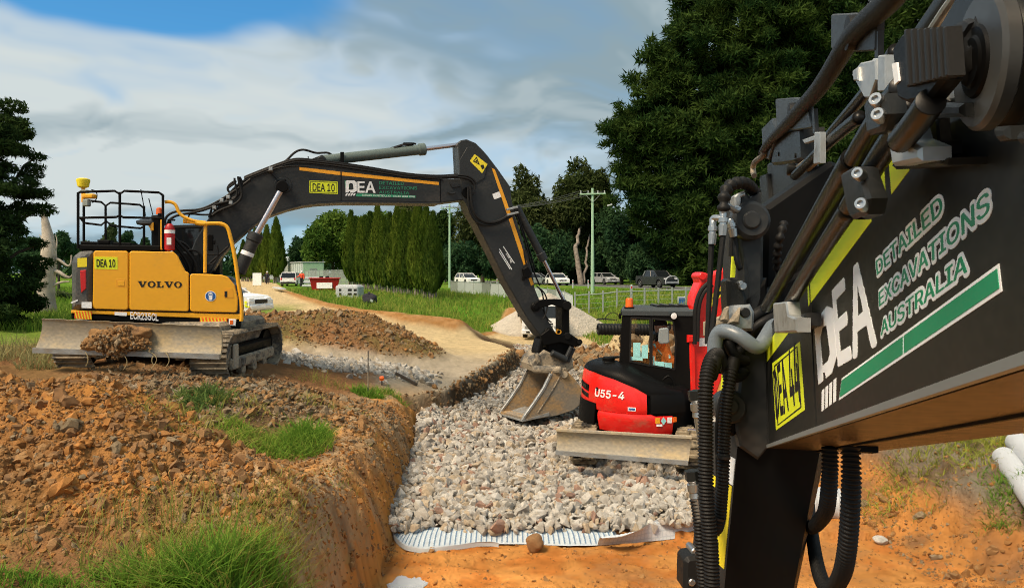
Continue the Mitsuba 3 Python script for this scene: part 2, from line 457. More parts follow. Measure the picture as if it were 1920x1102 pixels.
def height(x, y):
    x, y = np.asarray(x, float), np.asarray(y, float)
    sh = x.shape; X, Y = x.ravel(), y.ravel()
    up = np.concatenate([_rbf(np.stack([a, b], 1)) for a, b in zip(np.array_split(X, max(1, len(X) // 20000)), np.array_split(Y, max(1, len(X) // 20000)))]).reshape(sh)
    xl, xr, sl, sr, se = zones(x, y)
    near = np.clip(1.3 - y / 40, .15, 1)
    pl, md = pile(x, y), mound(x, y)
    rough = fb(x, y, .8, 4, 1) * .16 * near
    soil = ss(-1.6, -2.6, x) * ss(20, 12, y) + .0
    up = up + pl + md + rough * np.where(x < -1.5, 1, .5)
    k = np.clip(pl * 3.5, 0, 1); km = np.clip(md * 3, 0, 1)
    up = up + k * (.075 * lump(x, y, 5.5, 1) + .05 * lump(x, y, 11, 5) + fb(x, y, 3, 4, 3) * .16 + fb(x, y, 9, 4, 23) * .13 + fb(x, y, 5, 4, 24) * .12) + km * (.10 * lump(x, y, 3.5, 2) + fb(x, y, 1.6, 4, 6) * .22)
    # dark turned soil around the tracks, and the ridge behind the grass
    dk = bump2(x, y, -3.6, 10.6, 1.9, 1.3, -.2, 1.2); up = up + dk * (.16 + .09 * lump(x, y, 6, 4) + fb(x, y, 2.5, 3, 5) * .2)
    up = up + .34 * bump2(x, y, -5.3, 45, 9, 2, 0, 1) * 0
    # berm between the sand road and the field
    e = fieldedge(x, y)
    up = up + .13 * np.exp(-((e + .5) / .9) ** 2) * ss(14, 20, y) * ss(70, 45, y) * ss(1, -.5, x) * (1 + 1.2 * fb(x, y, .7, 3, 12))
    tr = np.abs(np.sin((y + .12 * x) * 9.5)) ** 6 * (np.exp(-((x + .3) / .22) ** 2) + np.exp(-((x - 1.5) / .22) ** 2)) * (y < 8.9)
    fl = -.035 * tr + np.where(y < 9.0, -.2, -.12) + fb(x, y, 1.2, 4, 9) * .05 + fb(x * .5, y * 3.2, 1.6, 4, 45) * .05 * (y < 9.0) + ss(20, 33, y) * .1
    lip = .06 * np.exp(-((x - xl + .55) / .35) ** 2) * ss(16, 12, y) * (1 + 3 * fb(x, y, 1.1, 3, 14))      # rounded shoulder
    groove = (fb(x * .9 + y * .5, y * .55 - x * .4, 6, 4, 13) * .16 + fb(x, y, 3, 4, 17) * .14) * np.exp(-((sl - .5) / .35) ** 2)
    z = fl + (up + lip - fl) * np.maximum(np.maximum(sl, sr), se)
    z = z + ss(.6, 1, sr) * ss(24, 18, y) * (.12 * lump(x, y, 2.6, 7) + .07 * lump(x, y, 6, 8) + fb(x, y, 2, 4, 19) * .3) + (sr > 0) * ss(24, 18, y) * fb(x, y, 4, 5, 29) * .22 * ss(0, .3, sr)
    groove = groove + fb(x * 3.2, y, 3.2, 5, 61) * .22 * np.exp(-((sl - .5) / .4) ** 2) * (y < 15)
    z = z + groove + fb(x, y, 6, 3, 15) * .035 * near * np.maximum(sr, 0) + fb(x, y, 9, 3, 16) * .03 * near * (soil + .3)
    return z


_FE = A([(-60, 170), (-34, 108), (-20, 66), (-12, 44.5), (-9.3, 38), (-4.4, 31.5), (-2.3, 31.8), (-1.3, 35), (-.2, 41), (3, 42), (3.6, 31), (4.5, 28.5), (9, 27), (40, 30)], float)


def fieldedge(x, y):
    """> 0 on the field behind the sand road"""
    return (y - np.interp(x, _FE[:, 0], _FE[:, 1])) * .75


ROADP, ROADD = A([15.8, 80.0]), unit(A([-.36, .93]))


def roaddist(x, y):
    return np.abs((x - ROADP[0]) * ROADD[1] - (y - ROADP[1]) * ROADD[0])


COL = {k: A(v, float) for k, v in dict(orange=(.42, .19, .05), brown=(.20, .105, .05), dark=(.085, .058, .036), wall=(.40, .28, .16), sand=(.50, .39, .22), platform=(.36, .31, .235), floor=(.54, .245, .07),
       grass=(.10, .17, .025), lush=(.085, .22, .022), dry=(.26, .22, .07), asphalt=(.13, .135, .135), bed=(.25, .22, .18), pileo=(.29, .145, .05), gravel=(.34, .31, .27), grassdirt=(.17, .13, .05), verge=(.2, .17, .07)).items()}


def ground_look(x, y, z):
    """(colour of the soil itself, kind) per point"""
    xl, xr, sl, sr, se = zones(x, y)
    n1, n2, n3 = fb(x, y, .7, 4, 31) * 2, fb(x, y, 3.0, 4, 32) * 2, fb(x, y, 14, 3, 33) * 2
    L = lambda a, b, t: a * (1 - t[..., None]) + b * t[..., None]
    one = np.ones(x.shape)[..., None]
    c = one * COL['brown']; kind = np.full(x.shape, 0)
    c = L(c, COL['grassdirt'] * one, ss(-.1, .5, n1) * ss(14, 10, y))
    # sand road and pale platform
    fe = fieldedge(x, y)
    sand = ss(15.2, 17.5, y + n2 * .8 + .55 * (x + 3)) * ss(.3, -.5, fe + n2 * .5)
    c = L(c, L(COL['platform'] * one, COL['sand'] * one, ss(18.5, 24, y - .4 * x + n1 * 2.5)), sand); kind = np.where(sand > .5, 2, kind)
    plt = ss(-2.95, -2.3, x + n2 * .3 + (y - 15) * .25) * ss(13.6, 14.6, y + n2 * .3) * ss(24, 18, y); c = L(c, COL['platform'] * one, plt); kind = np.where(plt > .5, 2, kind)
    km = ss(.06, .25, mound(x, y)); c = L(c, L(COL['brown'] * 1.1 * one, COL['grassdirt'] * one, ss(-.3, .5, n1)), km); kind = np.where(km > .5, 4, kind)
    f = ss(-.3, .4, fe + n2 * .6); g = L(L(COL['grass'] * one, COL['lush'] * one, ss(-.4, .5, n1)), COL['dry'] * one, .55 * ss(.0, .7, fb(x, y, .25, 3, 40) * 2))
    c = L(c, g, f); kind = np.where(f > .5, 3, kind)
    bz = np.exp(-((fe + .7) / .7) ** 2) * ss(1, -.5, x) * ss(20, 26, y) * ss(75, 50, y); c = L(c, L(COL['wall'] * A([1, .8, .6]) * one, COL['pileo'] * one, ss(-.4, .4, n2)), np.clip(bz * 1.3, 0, 1))
    lf = ss(-9.5, -11, x + n1) * ss(40, 32, y) * ss(3, 7, y + n1); c = L(c, g * .9 + COL['dry'] * .15, lf); kind = np.where(lf > .5, 3, kind)
    lf2 = ss(-14, -17, x + n1 + .28 * (y - 40)) * ss(34, 40, y); c = L(c, g, lf2 * ss(0, 4, np.interp(y, [40, 60, 90, 160], [-13.5, -21, -34, -66]) - x)); 
    k = ss(.05, .3, pile(x, y)); c = L(c, L(COL['pileo'] * one, COL['orange'] * .9 * one, ss(-.1, .6, n2)), k); c = L(c, COL['brown'] * one, k * ss(.1, .6, n1) * .6); kind = np.where(k > .5, 5, kind)
    dk = bump2(x, y, -3.8, 11, 2.2, 1.7, -.2, 1.5); c = L(c, L(COL['dark'] * one, COL['platform'] * .75 * one, ss(0, .5, n2)), np.clip(dk * 1.2, 0, 1))
    # trench: clay walls, clay floor, right bank
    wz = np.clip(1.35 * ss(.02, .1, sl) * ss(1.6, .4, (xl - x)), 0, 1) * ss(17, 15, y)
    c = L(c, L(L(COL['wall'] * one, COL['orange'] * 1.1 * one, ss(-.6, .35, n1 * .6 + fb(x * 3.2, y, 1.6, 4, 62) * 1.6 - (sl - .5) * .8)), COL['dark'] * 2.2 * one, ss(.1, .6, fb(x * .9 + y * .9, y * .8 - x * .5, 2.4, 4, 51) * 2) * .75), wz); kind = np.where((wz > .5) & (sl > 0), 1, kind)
    wz2 = ss(.02, .1, sl) * ss(.99, .9, sl) * ss(15, 17, y) * ss(34, 30, y); c = L(c, COL['dark'] * one, wz2)
    inside = (1 - np.maximum(np.maximum(sl, sr), se))
    fl = L(COL['floor'] * one, COL['floor'] * A([.75, .6, .5]) * one, ss(-.2, .6, n2)); st = fb(x * .5, y * 3.2, 1.6, 4, 45) * 2; fl = fl * (1 + .35 * st[..., None]); fl = L(fl, COL['brown'] * one, .55 * ss(.2, .6, n1 + n3 * .3 + st * .3))
    fl = L(fl, COL['bed'] * one, ss(9.0, 9.25, y - 2.4 * ss(3.2, 3.8, x))); fl = L(fl, COL['sand'] * .9 * one, ss(28, 32, y + n2))
    c = L(c, fl, ss(.9, .99, inside)); kind = np.where(inside > .95, 6, kind)
    rb = ss(.01, .08, sr) * ss(24, 20, y); up = ss(.50, .86, sr + n2 * .15); c = L(c, L(L(COL['floor'] * A([.82, .80, .8]) * one, COL['brown'] * 1.2 * one, ss(-.1, .6, fb(x * 1.5, y * 1.5, 2, 4, 71) * 2)), L(COL['platform'] * .5 * one, COL['dark'] * 1.3 * one, ss(-.1, .4, n2)), up), rb); kind = np.where(rb > .5, 7, kind)
    rd = ss(4.6, 4.2, roaddist(x, y)) * ss(20, 30, y); c = L(c, COL['asphalt'] * one, rd); kind = np.where(rd > .5, 8, kind)
    c = c * (1 + .22 * n2[..., None] + .22 * n3[..., None])
    return np.clip(c, .01, .8), kind


def polar(r0, r1, k, a0, a1, da):
    n = int(math.log(r1 / r0) / k) + 1
    return np.exp(np.linspace(math.log(r0), math.log(r1), n)), np.arange(a0, a1 + da / 2, da)


R = np.r_[polar(2.6, 17, .0043, 0, 1, 1)[0], polar(17, 110, .0075, 0, 1, 1)[0][1:], polar(110, 3500, .08, 0, 1, 1)[0][1:]]
TH = np.r_[np.arange(-180, -52, 4.0), np.arange(-52, -38, .6), np.arange(-38, -20, .21), np.arange(-20, -4, .09), np.arange(-4, 38, .21), np.arange(38, 52, .6), np.arange(52, 180, 4.0)] * math.pi / 180
rr, tt = np.meshgrid(R, TH, indexing='ij')
gx, gy = rr * np.sin(tt), rr * np.cos(tt)
gz = height(gx, gy)
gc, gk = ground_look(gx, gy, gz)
nR, nT = rr.shape
ii, jj = np.meshgrid(np.arange(nR - 1), np.arange(nT), indexing='ij'); j2 = (jj + 1) % nT
q = np.stack([ii * nT + jj, (ii + 1) * nT + jj, (ii + 1) * nT + j2, ii * nT + j2], -1).reshape(-1, 4)
kk = gk.ravel()[q[:, 0]]
_z = zones(gx, gy); _cov = ((_z[2] <= 0) & (_z[3] <= 0) & (gy > 12.2) & (gy < 27.5)).ravel()[q].all(1); q, kk = q[~_cov], kk[~_cov]     # under the gravel bed
GV, GC = np.stack([gx, gy, gz], -1).reshape(-1, 3), gc.reshape(-1, 3)
GN = np.zeros_like(GV)
_t = np.vstack([q[:, [0, 2, 1]], q[:, [0, 3, 2]]])
_fn = np.cross(GV[_t[:, 1]] - GV[_t[:, 0]], GV[_t[:, 2]] - GV[_t[:, 0]])
for k_ in range(3): np.add.at(GN, _t[:, k_], _fn)
GN = unit(GN)
scene['mat_soil_a'] = {'type': 'diffuse', 'reflectance': {'type': 'mesh_attribute', 'name': 'vertex_color'}}
def _grain(p, n, uv):
    return fbm(p.x * 26, p.y * 26, p.z * 26, 3) * .035 + noise(p.x * 90, p.y * 90, p.z * 90) * .006
SOIL = mat('soil', {'type': 'bumpmap', 'bsdf': {'type': 'diffuse', 'reflectance': {'type': 'mesh_attribute', 'name': 'vertex_color'}}, 'arbitrary': proc(_grain, .004), 'scale': 1.0})
del scene['mat_soil_a']
NAMES = {0: 'ground', 1: 'trench_wall', 2: 'sand_road', 3: 'grass_field', 4: 'soil_mound', 5: 'clay_heap', 6: 'trench_floor', 7: 'trench_bank', 8: 'road'}
TXT = {0: 'brown turned earth around the yellow excavator', 1: 'scraped clay wall of the trench below the left bank', 2: 'pale sandy haul road curving into the distance', 3: 'green grass field behind the haul road', 4: 'brown spoil mound behind the yellow excavator',
       5: 'heap of orange brown clay clods at the left foreground', 6: 'orange clay floor of the trench', 7: 'low clay bank on the right of the trench', 8: 'grey asphalt road with cars in front of the dark trees'}
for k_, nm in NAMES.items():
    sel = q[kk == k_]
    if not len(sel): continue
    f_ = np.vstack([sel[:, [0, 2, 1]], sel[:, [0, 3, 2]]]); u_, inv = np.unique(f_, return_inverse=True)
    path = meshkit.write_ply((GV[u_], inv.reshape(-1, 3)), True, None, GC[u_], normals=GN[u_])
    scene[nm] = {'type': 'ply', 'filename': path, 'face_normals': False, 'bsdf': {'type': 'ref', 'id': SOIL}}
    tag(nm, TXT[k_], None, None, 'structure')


def hz(x, y):
    """height of the built ground at one or many points"""
    x, y = np.atleast_1d(np.asarray(x, float)), np.atleast_1d(np.asarray(y, float))
    return height(x[:, None], y[:, None])[:, 0]


def gpix(px, py):
    """the ground point seen at a photo pixel"""
    Y = np.exp(np.linspace(math.log(3), math.log(400), 3000)); X = (px - HX) / F * Y; Z = CZ - (py - HY) / F * Y
    i = np.argmax(hz(X, Y) > Z); return A([X[i], Y[i], Z[i]])
# ---------------------------------------------------------------- the yellow excavator
_a = math.radians(18)
HP = Plane((-7.17, 12.1, 2), (math.cos(_a), math.sin(_a), 0), (0, 0, 1))     # right side of the upper structure


def serif_letters():
    """wide slab-serif lettering of the maker's name, drawn stroke by stroke"""
    V = unary_union([Polygon([(0, 1), (.62, 1), (.62, .9), (.5, .9), (.74, .3), (.98, .9), (.84, .9), (.84, 1), (1.28, 1), (1.28, .9), (1.17, .9), (.80, 0), (.52, 0), (.12, .9), (0, .9)])])
    O = affinity.scale(Point(0, 0).buffer(1, quad_segs=12), .56, .53).difference(affinity.scale(Point(0, 0).buffer(1, quad_segs=12), .27, .40))
    O = affinity.translate(O, 0, .5)
    L = Polygon([(0, 1), (.62, 1), (.62, .9), (.46, .9), (.46, .12), (.78, .12), (.9, .4), (1.0, .4), (1.0, 0), (0, 0), (0, .1), (.14, .1), (.14, .9), (0, .9)])
    x, out = 0, []
    for g, w in ((V, 1.28), (affinity.translate(O, .56, 0), 1.12), (L, 1.0), (V, 1.28), (affinity.translate(O, .56, 0), 1.12)):
        out.append(affinity.translate(g, x, 0)); x += w + .12
    return unary_union(out)


def logo_d():
    """the D of the company mark, an excavator arm and bucket cut into it"""
    outer = Polygon([(0, 0), (0, .93), (.10, 1), (.62, 1), (.84, .86), (.84, .16), (.62, 0), (.36, 0), (.33, .10), (.24, .12), (.22, 0)])
    return outer.difference(Polygon([(.24, .22), (.24, .68), (.36, .78), (.54, .74), (.60, .30), (.50, .22)]))


def strokes4():
    return unary_union([Polygon([(k, 0), (k + .16, 0), (k + .30, 1), (k + .14, 1)]) for k in (0, .26, .52, .78)])


EX = thing('tracked_excavator', 'large yellow and grey tracked excavator with a dark boom reaching over the trench', 'excavator')
# upper body
core = [(136, 482), (172, 473), (326, 474), (346, 513), (424, 520), (441, 535), (447, 560), (449, 592), (134, 582)]
obj('house_body', HP.plate(core, -.06, 2.55, .03), GRY, EX)
obj('counterweight', HP.plate([(132, 492), (136, 480), (148, 471), (175, 469), (173, 582), (133, 580)], .03, 2.6, .09, .05), GREYB, EX, label='dark grey rounded counterweight')
tl = obj('tail_light', HP.plate([(150, 507), (161, 506), (161, 541), (152, 549)], .05, .03, .008), LENSR, EX)
obj('reflector_plate', HP.dec([(145, 484), (163, 483), (163, 500), (145, 501)], .034), YST, EX)
obj('data_plate', [HP.dec([(153, 566), (172, 566), (172, 578), (153, 577)], .034), HP.dec([(133, 566), (146, 561), (146, 564), (133, 569)], .034)], WST, EX)
d1 = obj('side_door', HP.plate([(175, 469.5), (240.5, 470.5), (240.5, 581), (173.5, 579)], .02, .07, .014, .05), YEL, EX)
d2 = obj('side_door', HP.plate([(242.5, 470.5), (325, 472), (333, 480), (347, 508), (354, 511.5), (353.5, 584), (242.5, 581)], .02, .07, .014, .04), YEL, EX)
d3 = obj('side_door', HP.plate([(356, 512.5), (415, 515), (427, 519), (440, 534), (446, 560), (445, 586), (356, 584)], .02, .07, .014, .05), YEL, EX)
hd = obj('door_handle', [HP.box(217, 523, 238, 539, .022, .02, .004)], OST, d1)
obj('catch', HP.box(221, 527, 233, 536, .028, .012, .004), YEL, hd)
obj('door_handle', [HP.dec([(419, 541), (436, 541), (438, 558), (421, 558)], .022), ], OST, d3)
obj('latch', HP.box(421, 546, 426, 557, .032, .01, .003), KST, d3)
lb = obj('number_plate', HP.dec([(177, 481), (220.5, 482), (220.5, 505), (177, 504)], .021), HIV, d1)
obj('lettering', HP.text('DEA 10', (181, 500.5), (216, 501), (181, 485.5), .026, bold=True), KST, d1)
obj('lettering', HP.text('', (258, 538.5), (341, 539.5), (258, 526.5), .021, poly=serif_letters()), KST, d2)
sg = obj('safety_disc', [HP.plate(Point(*HP.l(395, 555)).buffer(.088), .026, .005)], WST, d3)
obj('symbol', [HP.plate(Point(*HP.l(395, 555)).buffer(.078), .030, .004)], BST, d3)
obj('figure', [HP.plate(unary_union([Point(*HP.l(395, 551.5)).buffer(.034), HP.poly([(391.5, 552), (398.5, 552), (398, 562), (392, 562)])]).difference(HP.poly([(392, 551), (398, 551), (398, 553), (392, 553)])), .033, .003)], WST, d3)
obj('side_stripe', HP.plate([(133, 581.5), (454, 589), (454, 599), (133, 587)], .0, .08, .01), YEL, EX)
obj('chassis_skirt', HP.plate([(133, 587), (452, 599), (450, 615), (372, 611), (134, 597)], -.02, 2.4, .02), BLK, EX)
obj('model_lettering', HP.text('ECR235CL', (244.5, 598), (297, 601.5), (244.5, 584), -.012, e=.02, bold=True), WST, EX)
obj('name_plate', HP.dec([(215, 584.5), (238, 585.5), (238, 592), (215, 591)], .005), WST, EX)


def hazard(x0, y0, x1, y1, x2, y2, x3, y3, n):
    q = HP.poly([(x0, y0), (x1, y1), (x2, y2), (x3, y3)]); a = obj('hazard_plate', HP.plate(q, .012, .01), LENSO, EX)
    a0, b0, a1, b1 = q.bounds; w = (a1 - a0) / n; st = [Polygon([(a0 + k * w, b1), (a0 + (k + .42) * w, b1), (a0 + (k + 1.2) * w, b0), (a0 + (k + .78) * w, b0)]).intersection(q) for k in range(-1, n + 1)]
    obj('stripe', HP.plate(unary_union([s for s in st if s.area > 0]), .016, .004), YST, a)


hazard(140, 582.5, 172, 583.5, 172, 599, 140, 597, 6); hazard(375, 595, 426, 597, 426, 612, 375, 608, 8)
ml = obj('marker_light', HP.plate([(429, 598), (443, 598.5), (442, 611), (429, 610)], .01, .05, .008), WST, EX); obj('lens', HP.plate([(431, 600), (437, 600), (437, 608), (431, 608)], .018, .01, .003), LENSO, ml)
obj('service_deck', [HP.plate([(148, 458), (300, 460), (300, 471), (148, 469)], -.05, .9, .02), HP.plate([(182, 449), (206, 450), (206, 459), (182, 459)], -.1, .3, .02), HP.plate([(150, 452), (246, 455), (246, 460), (150, 459)], -.9, 1.2, .02)], BLK, EX)


def rail(n, off, posts, tops, mid, sag):
    r = obj('guard_rail', HP.pipe([(posts[0][0], 466), posts[0]], .022, off, 8, -1), BLK, EX); objs('rail_post', [HP.pipe([(px, 466), (px, ty)], .022, off, 8, -1) for px, ty in posts[1:]], BLK, r)
    for seg in tops + mid: obj('rail_bar', HP.pipe(seg, .02, off, 8, -1), BLK, r)


rail(0, -.08, [(146.5, 361), (224.5, 360), (305.5, 365)], [[(146.5, 362), (151, 360), (215, 358), (224.5, 364), (233, 358), (298, 361), (305.5, 366)]], [[(147, 408.5), (218, 407), (224.5, 403.5), (231, 407.5), (305.5, 409)], [(224.5, 403), (224.5, 412)]], 0)
rail(1, -1.7, [(157, 375), (198, 384), (270, 386)], [[(157, 380), (167, 376), (190, 379), (198, 386), (207, 380), (262, 384), (271, 391)]], [[(150, 408), (158, 418), (190, 422), (199, 414), (208, 423), (263, 428), (271, 424)]], 0)
ant = thing('satellite_antenna', 'yellow satellite receiver dome on the excavator rail corner', 'antenna')
_p = HP.w(156, 350, -.35)
obj('dome', lathe(_p + A([0, 0, .0]), (0, 0, 1), [(-.02, .05), (.0, .085), (.10, .105), (.125, .10), (.14, .06), (.145, 0)], 20), YST, ant)
obj('mast', [cyl(_p - A([0, 0, .26]), _p, .03, 10), bx(_p + A([.1, 0, -.16]), (.2, .12, .08), .02)], YEL, ant)
objs('bracket', [bx(_p + A([.03, 0, -.08]), (.12, .12, .05), .015), bx(_p + A([.06, 0, -.27]), (.1, .1, .12), .015)], GALV, ant)
obj('cable', HP.pipe([(171, 356), (180, 360), (181, 372), (172, 380)], .008, -.35), RUB, ant)
for x0, x1, y0 in ((269, 264, 355), (283, 279, 372)): obj('whip_aerial', HP.pipe([(x0 + 4, 405), (x1, y0)], .008, -.4, 6, -1), BLK, EX)
cm = obj('exhaust_stack', [HP.plate([(283, 404), (303, 402), (303, 469), (283, 469)], -.15, .35, .04), HP.plate([(296, 400), (302, 400), (302, 470), (296, 470)], -.1, .05, .01)], BLK, EX)
obj('mirror', [lathe(HP.w(273, 417, -.2), HP.n * .3 + A([0, 0, 1.0]), [(-.03, .06), (-.02, .14), (.02, .15), (.04, .1)], 20)], GRY, EX)
obj('mirror_arm', HP.pipe([(284, 428), (280, 422), (276, 419)], .02, -.15, 8, -1), YEL, EX)
objs('support_post', [HP.box(281.5, 417, 288, 432, -.1, .06, .01), HP.box(300.5, 412, 304.5, 468, -.06, .05, .01)], YEL, EX)
bc = obj('warning_beacon', lathe(HP.w(299, 402, -.2), (0, 0, 1), [(0, .055), (.10, .05), (.115, .03), (.12, 0)], 16), LENSO, EX)
fx = thing('fire_extinguisher', 'red fire extinguisher strapped upright behind the orange handrail', 'fire extinguisher')
_p = HP.w(318, 470, -.1)
obj('cylinder', lathe(_p, (0, 0, 1), [(0, .06), (.02, .085), (.36, .085), (.43, .06), (.46, .03)], 18), REDS, fx)
obj('label_band', lathe(_p, (0, 0, 1), [(.29, .0865), (.35, .0865)], 18), WST, fx)
obj('instruction_label', move(slab(sbox(-.035, .1, .035, .22), .003), frame(_p + HP.n * .0855, HP.u, (0, 0, 1))), WST, fx)
obj('valve_head', [cyl(_p + A([0, 0, .45]), _p + A([0, 0, .52]), .03, 10), bx(_p + A([.03, 0, .52]), (.13, .03, .03), .008)], BLK, fx)
# orange handrails
hr = obj('handrail', [HP.pipe([(309, 379), (322, 379.5), (329, 384), (334, 395), (341, 404), (352, 410), (368, 415), (380, 416)], .028, -.12, 10, 40), HP.pipe([(366, 416), (410, 419), (424, 424), (431, 440), (438, 470), (447, 530), (453, 575), (452, 602)], .034, -.02, 10, 60),
      HP.pipe([(385, 417), (384.5, 511)], .03, -.05, 10, -1), HP.plate([(366, 412), (386, 414), (388, 421), (367, 420)], -.02, .06, .015), HP.plate([(343, 410), (374, 413), (374, 421), (343, 418)], -.2, .05, .012)], YEL, EX)
# cab seen dark behind the boom
cb = obj('cab', [HP.plate([(318, 422), (392, 420), (410, 440), (412, 520), (330, 520)], -1.75, 1.0, .05, .06)], BLK, EX)
obj('window', HP.dec([(328, 430), (384, 428), (398, 446), (400, 500), (340, 500)], -1.745), GLK, cb)
obj('mirror', [HP.plate([(389, 438), (400, 440), (400, 470), (390, 470)], -.55, .05, .015, .02), HP.plate([(399.5, 450), (404, 450), (404, 458), (399.5, 458)], -.5, .04, .01)], BLK, EX)
objs('cab_hose', [HP.pipe([(320, 430), (330, 460), (345, 480), (357, 510)], .03, -.35), HP.pipe([(325, 440), (345, 465), (362, 485), (368, 512)], .025, -.32), HP.pipe([(330, 452), (350, 460), (362, 480), (361, 508)], .022, -.45), HP.pipe([(316, 420), (326, 470), (352, 512)], .02, -.3),
                    HP.pipe([(352, 470), (372, 473), (380, 488), (378, 505)], .018, -.4), HP.pipe([(388, 496), (402, 492), (409, 478), (407, 460)], .012, -.3), HP.pipe([(388, 498), (428, 462)], .02, -.55, 8, -1), HP.plate([(336, 470), (372, 476), (376, 520), (340, 520)], -.7, .3, .03), HP.pipe([(386, 477), (412, 477)], .012, -.3, 6, -1)], RUB, EX)
# boom
boom = [(392, 407), (412, 385), (432, 360), (444, 347), (458, 338), (480, 329), (503, 320), (536, 308), (553, 304), (580, 305), (625, 310), (700, 321), (761, 331), (829, 335), (862, 335), (878, 339), (891, 349), (894, 359), (888, 369), (876, 374), (826, 380.5), (740, 379), (641, 378.5), (600, 380), (570, 384), (540, 391), (508, 402), (489, 412), (462, 432), (436, 455), (412, 482), (398, 505), (384, 522), (362, 524), (349, 512), (352, 485), (366, 450)]
BO = -1.05
bm = obj('boom', HP.plate(boom, BO, .58, .02), GRY, EX, label='dark grey curved main boom with company lettering')
flo = [(398, 507), (412, 482), (436, 455), (462, 432), (489, 412), (508, 402), (540, 391), (570, 384), (600, 380.3), (641, 378.7), (740, 379.3), (826, 380.8)]
fup = [(392, 406), (412, 384.5), (432, 359.5), (444, 346.5), (458, 337.5), (480, 328.5), (503, 319.5), (536, 307.5), (553, 303.5), (580, 304.5), (625, 309.5), (700, 320.5), (761, 330.5), (829, 334.5)]


def flange(pts, th, off, t, s=1):
    p = A([HP.l(*a, off) for a in pts]); g = LineString(p).buffer(th, cap_style='flat', join_style='mitre'); return HP.plate(g, off, t)


obj('lower_flange', flange(flo, .014, BO + .03, .64), GRY, bm); obj('upper_flange', flange(fup, .012, BO + .025, .63), GRY, bm)
objs('weld_seam', [HP.dec([(503, 321), (504, 321), (524, 340), (523, 341)], BO, .006), HP.dec([(639, 323), (640.2, 323), (640.2, 377), (639, 377)], BO, .006), HP.dec([(825, 336), (826.5, 336), (826.5, 379), (825, 379)], BO, .006)], BLK, bm)
objs('boom_stripe', [HP.dec([(561.5, 313.5), (638, 322), (638, 328.5), (561.5, 319.5)], BO), HP.dec([(641, 322.5), (823, 341.5), (823, 347), (641, 329)], BO)], OST, bm)
lp = obj('number_plate', HP.dec([(580, 338.5), (633.5, 340.5), (633.5, 364), (580, 361.5)], BO), HIV, bm)
obj('border', [HP.plate(HP.poly([(581.5, 340), (632, 342), (632, 362.5), (581.5, 360)], BO).difference(HP.poly([(582.7, 341.2), (631, 343), (631, 361.3), (582.7, 359)], BO)), BO + .006, .003)], KST, bm)
obj('lettering', HP.text('DEA 10', (586, 358.3), (627.5, 359.5), (586, 343.5), BO, e=.008, bold=True), KST, bm)
obj('company_mark', [HP.text('', (648, 361), (669, 361.5), (648, 338), BO, poly=logo_d()), HP.text('EA', (670, 361.5), (704, 362), (670, 340), BO, bold=True), HP.text('', (647, 367), (667, 367), (647, 362.5), BO, poly=strokes4())], WST, bm)
obj('lettering', [HP.text('DETAILED', (711, 346), (757, 347.5), (711, 340), BO), HP.text('EXCAVATIONS', (711, 355), (782, 356), (711, 349), BO), HP.text('AUSTRALIA', (711, 363), (767, 364.5), (711, 357.5), BO), HP.dec([(669, 363), (779, 366.5), (779, 371), (667, 368.2)], BO)], LGS, bm)
obj('small_print', [HP.text('DEAN COSTELLO', (680, 367.6), (732, 369.2), (680, 364.6), BO, e=.008), HP.text('0418 808 808', (737, 369.4), (778, 370.4), (737, 366.4), BO, e=.008)], WST, bm)
obj('green_mark', HP.dec([(646.5, 338), (650, 341), (655, 347), (654, 356), (647, 352)], BO, .003), GST, bm)
bp = obj('boom_pin', [HP.disc(527, 346, .13, BO + .03, .03, .01), HP.disc(533, 348, .085, BO + .14, .14, .02), HP.disc(531, 347, .16, BO + .012, .012)], GRY, bm)
obj('pin_retainer', [HP.plate([(520, 338), (536, 336), (540, 350), (530, 356), (519, 350)], BO + .1, .1, .02)], BLK, bm)
obj('tip_boss', [HP.disc(884, 358, .085, BO + .06, .06, .015), HP.disc(884, 358, .05, BO + .1, .04, .01)], GRY, bm)
obj('grab_handle', [HP.pipe([(840, 360), (847, 363), (854, 361)], .018, BO + .04), HP.plate([(843, 343), (862, 346), (864, 350), (848, 352)], BO + .03, .03, .008)], GRY, bm)
# lines along the boom's back
ln = []
for dy, r, off in ((-3, .022, -.9), (-6, .018, -1.1), (-1, .02, -1.25), (-4, .02, -1.4)):
    ln.append(HP.pipe([(x, y + dy + .4) for x, y in fup[4:]] + [(858, 333 + dy)], r, off, 6, 60))
ln += [HP.pipe([(310, 423), (317, 402), (334, 396), (372, 393), (406, 379), (440, 358), (470, 336)], .024, -1.0, 8, 50), HP.pipe([(312, 430), (325, 407), (360, 399), (398, 388), (430, 375), (446, 366), (452, 356), (449, 332)], .024, -.85, 8, 50), HP.pipe([(398, 404), (420, 391), (442, 381), (452, 370), (452, 355), (447, 331)], .022, -.8, 8, 50),
       HP.pipe([(400, 386), (432, 376), (443, 368), (443, 352), (440, 334)], .02, -.8, 8, 40), HP.pipe([(330, 405), (372, 402), (396, 402), (420, 390)], .018, -.95, 8, 40), HP.pipe([(428, 352), (440, 340), (432, 345), (430, 360)], .02, -.9, 8, 24), HP.pipe([(500, 322), (510, 318), (540, 312), (580, 312)], .012, -1.0, 6, 24), HP.pipe([(352, 410), (356, 400)], .014, -.9, 6, -1), HP.pipe([(392, 408), (398, 388)], .02, -.9, 6, -1)]
objs('hydraulic_line', ln, RUB, bm)
objs('line_clamp', [HP.box(x, y, x + 7, y + 7, -.78, .4, .01) for x, y in ((424, 366), (429, 376), (398, 385), (412, 372), (504, 313))], ALU, bm)
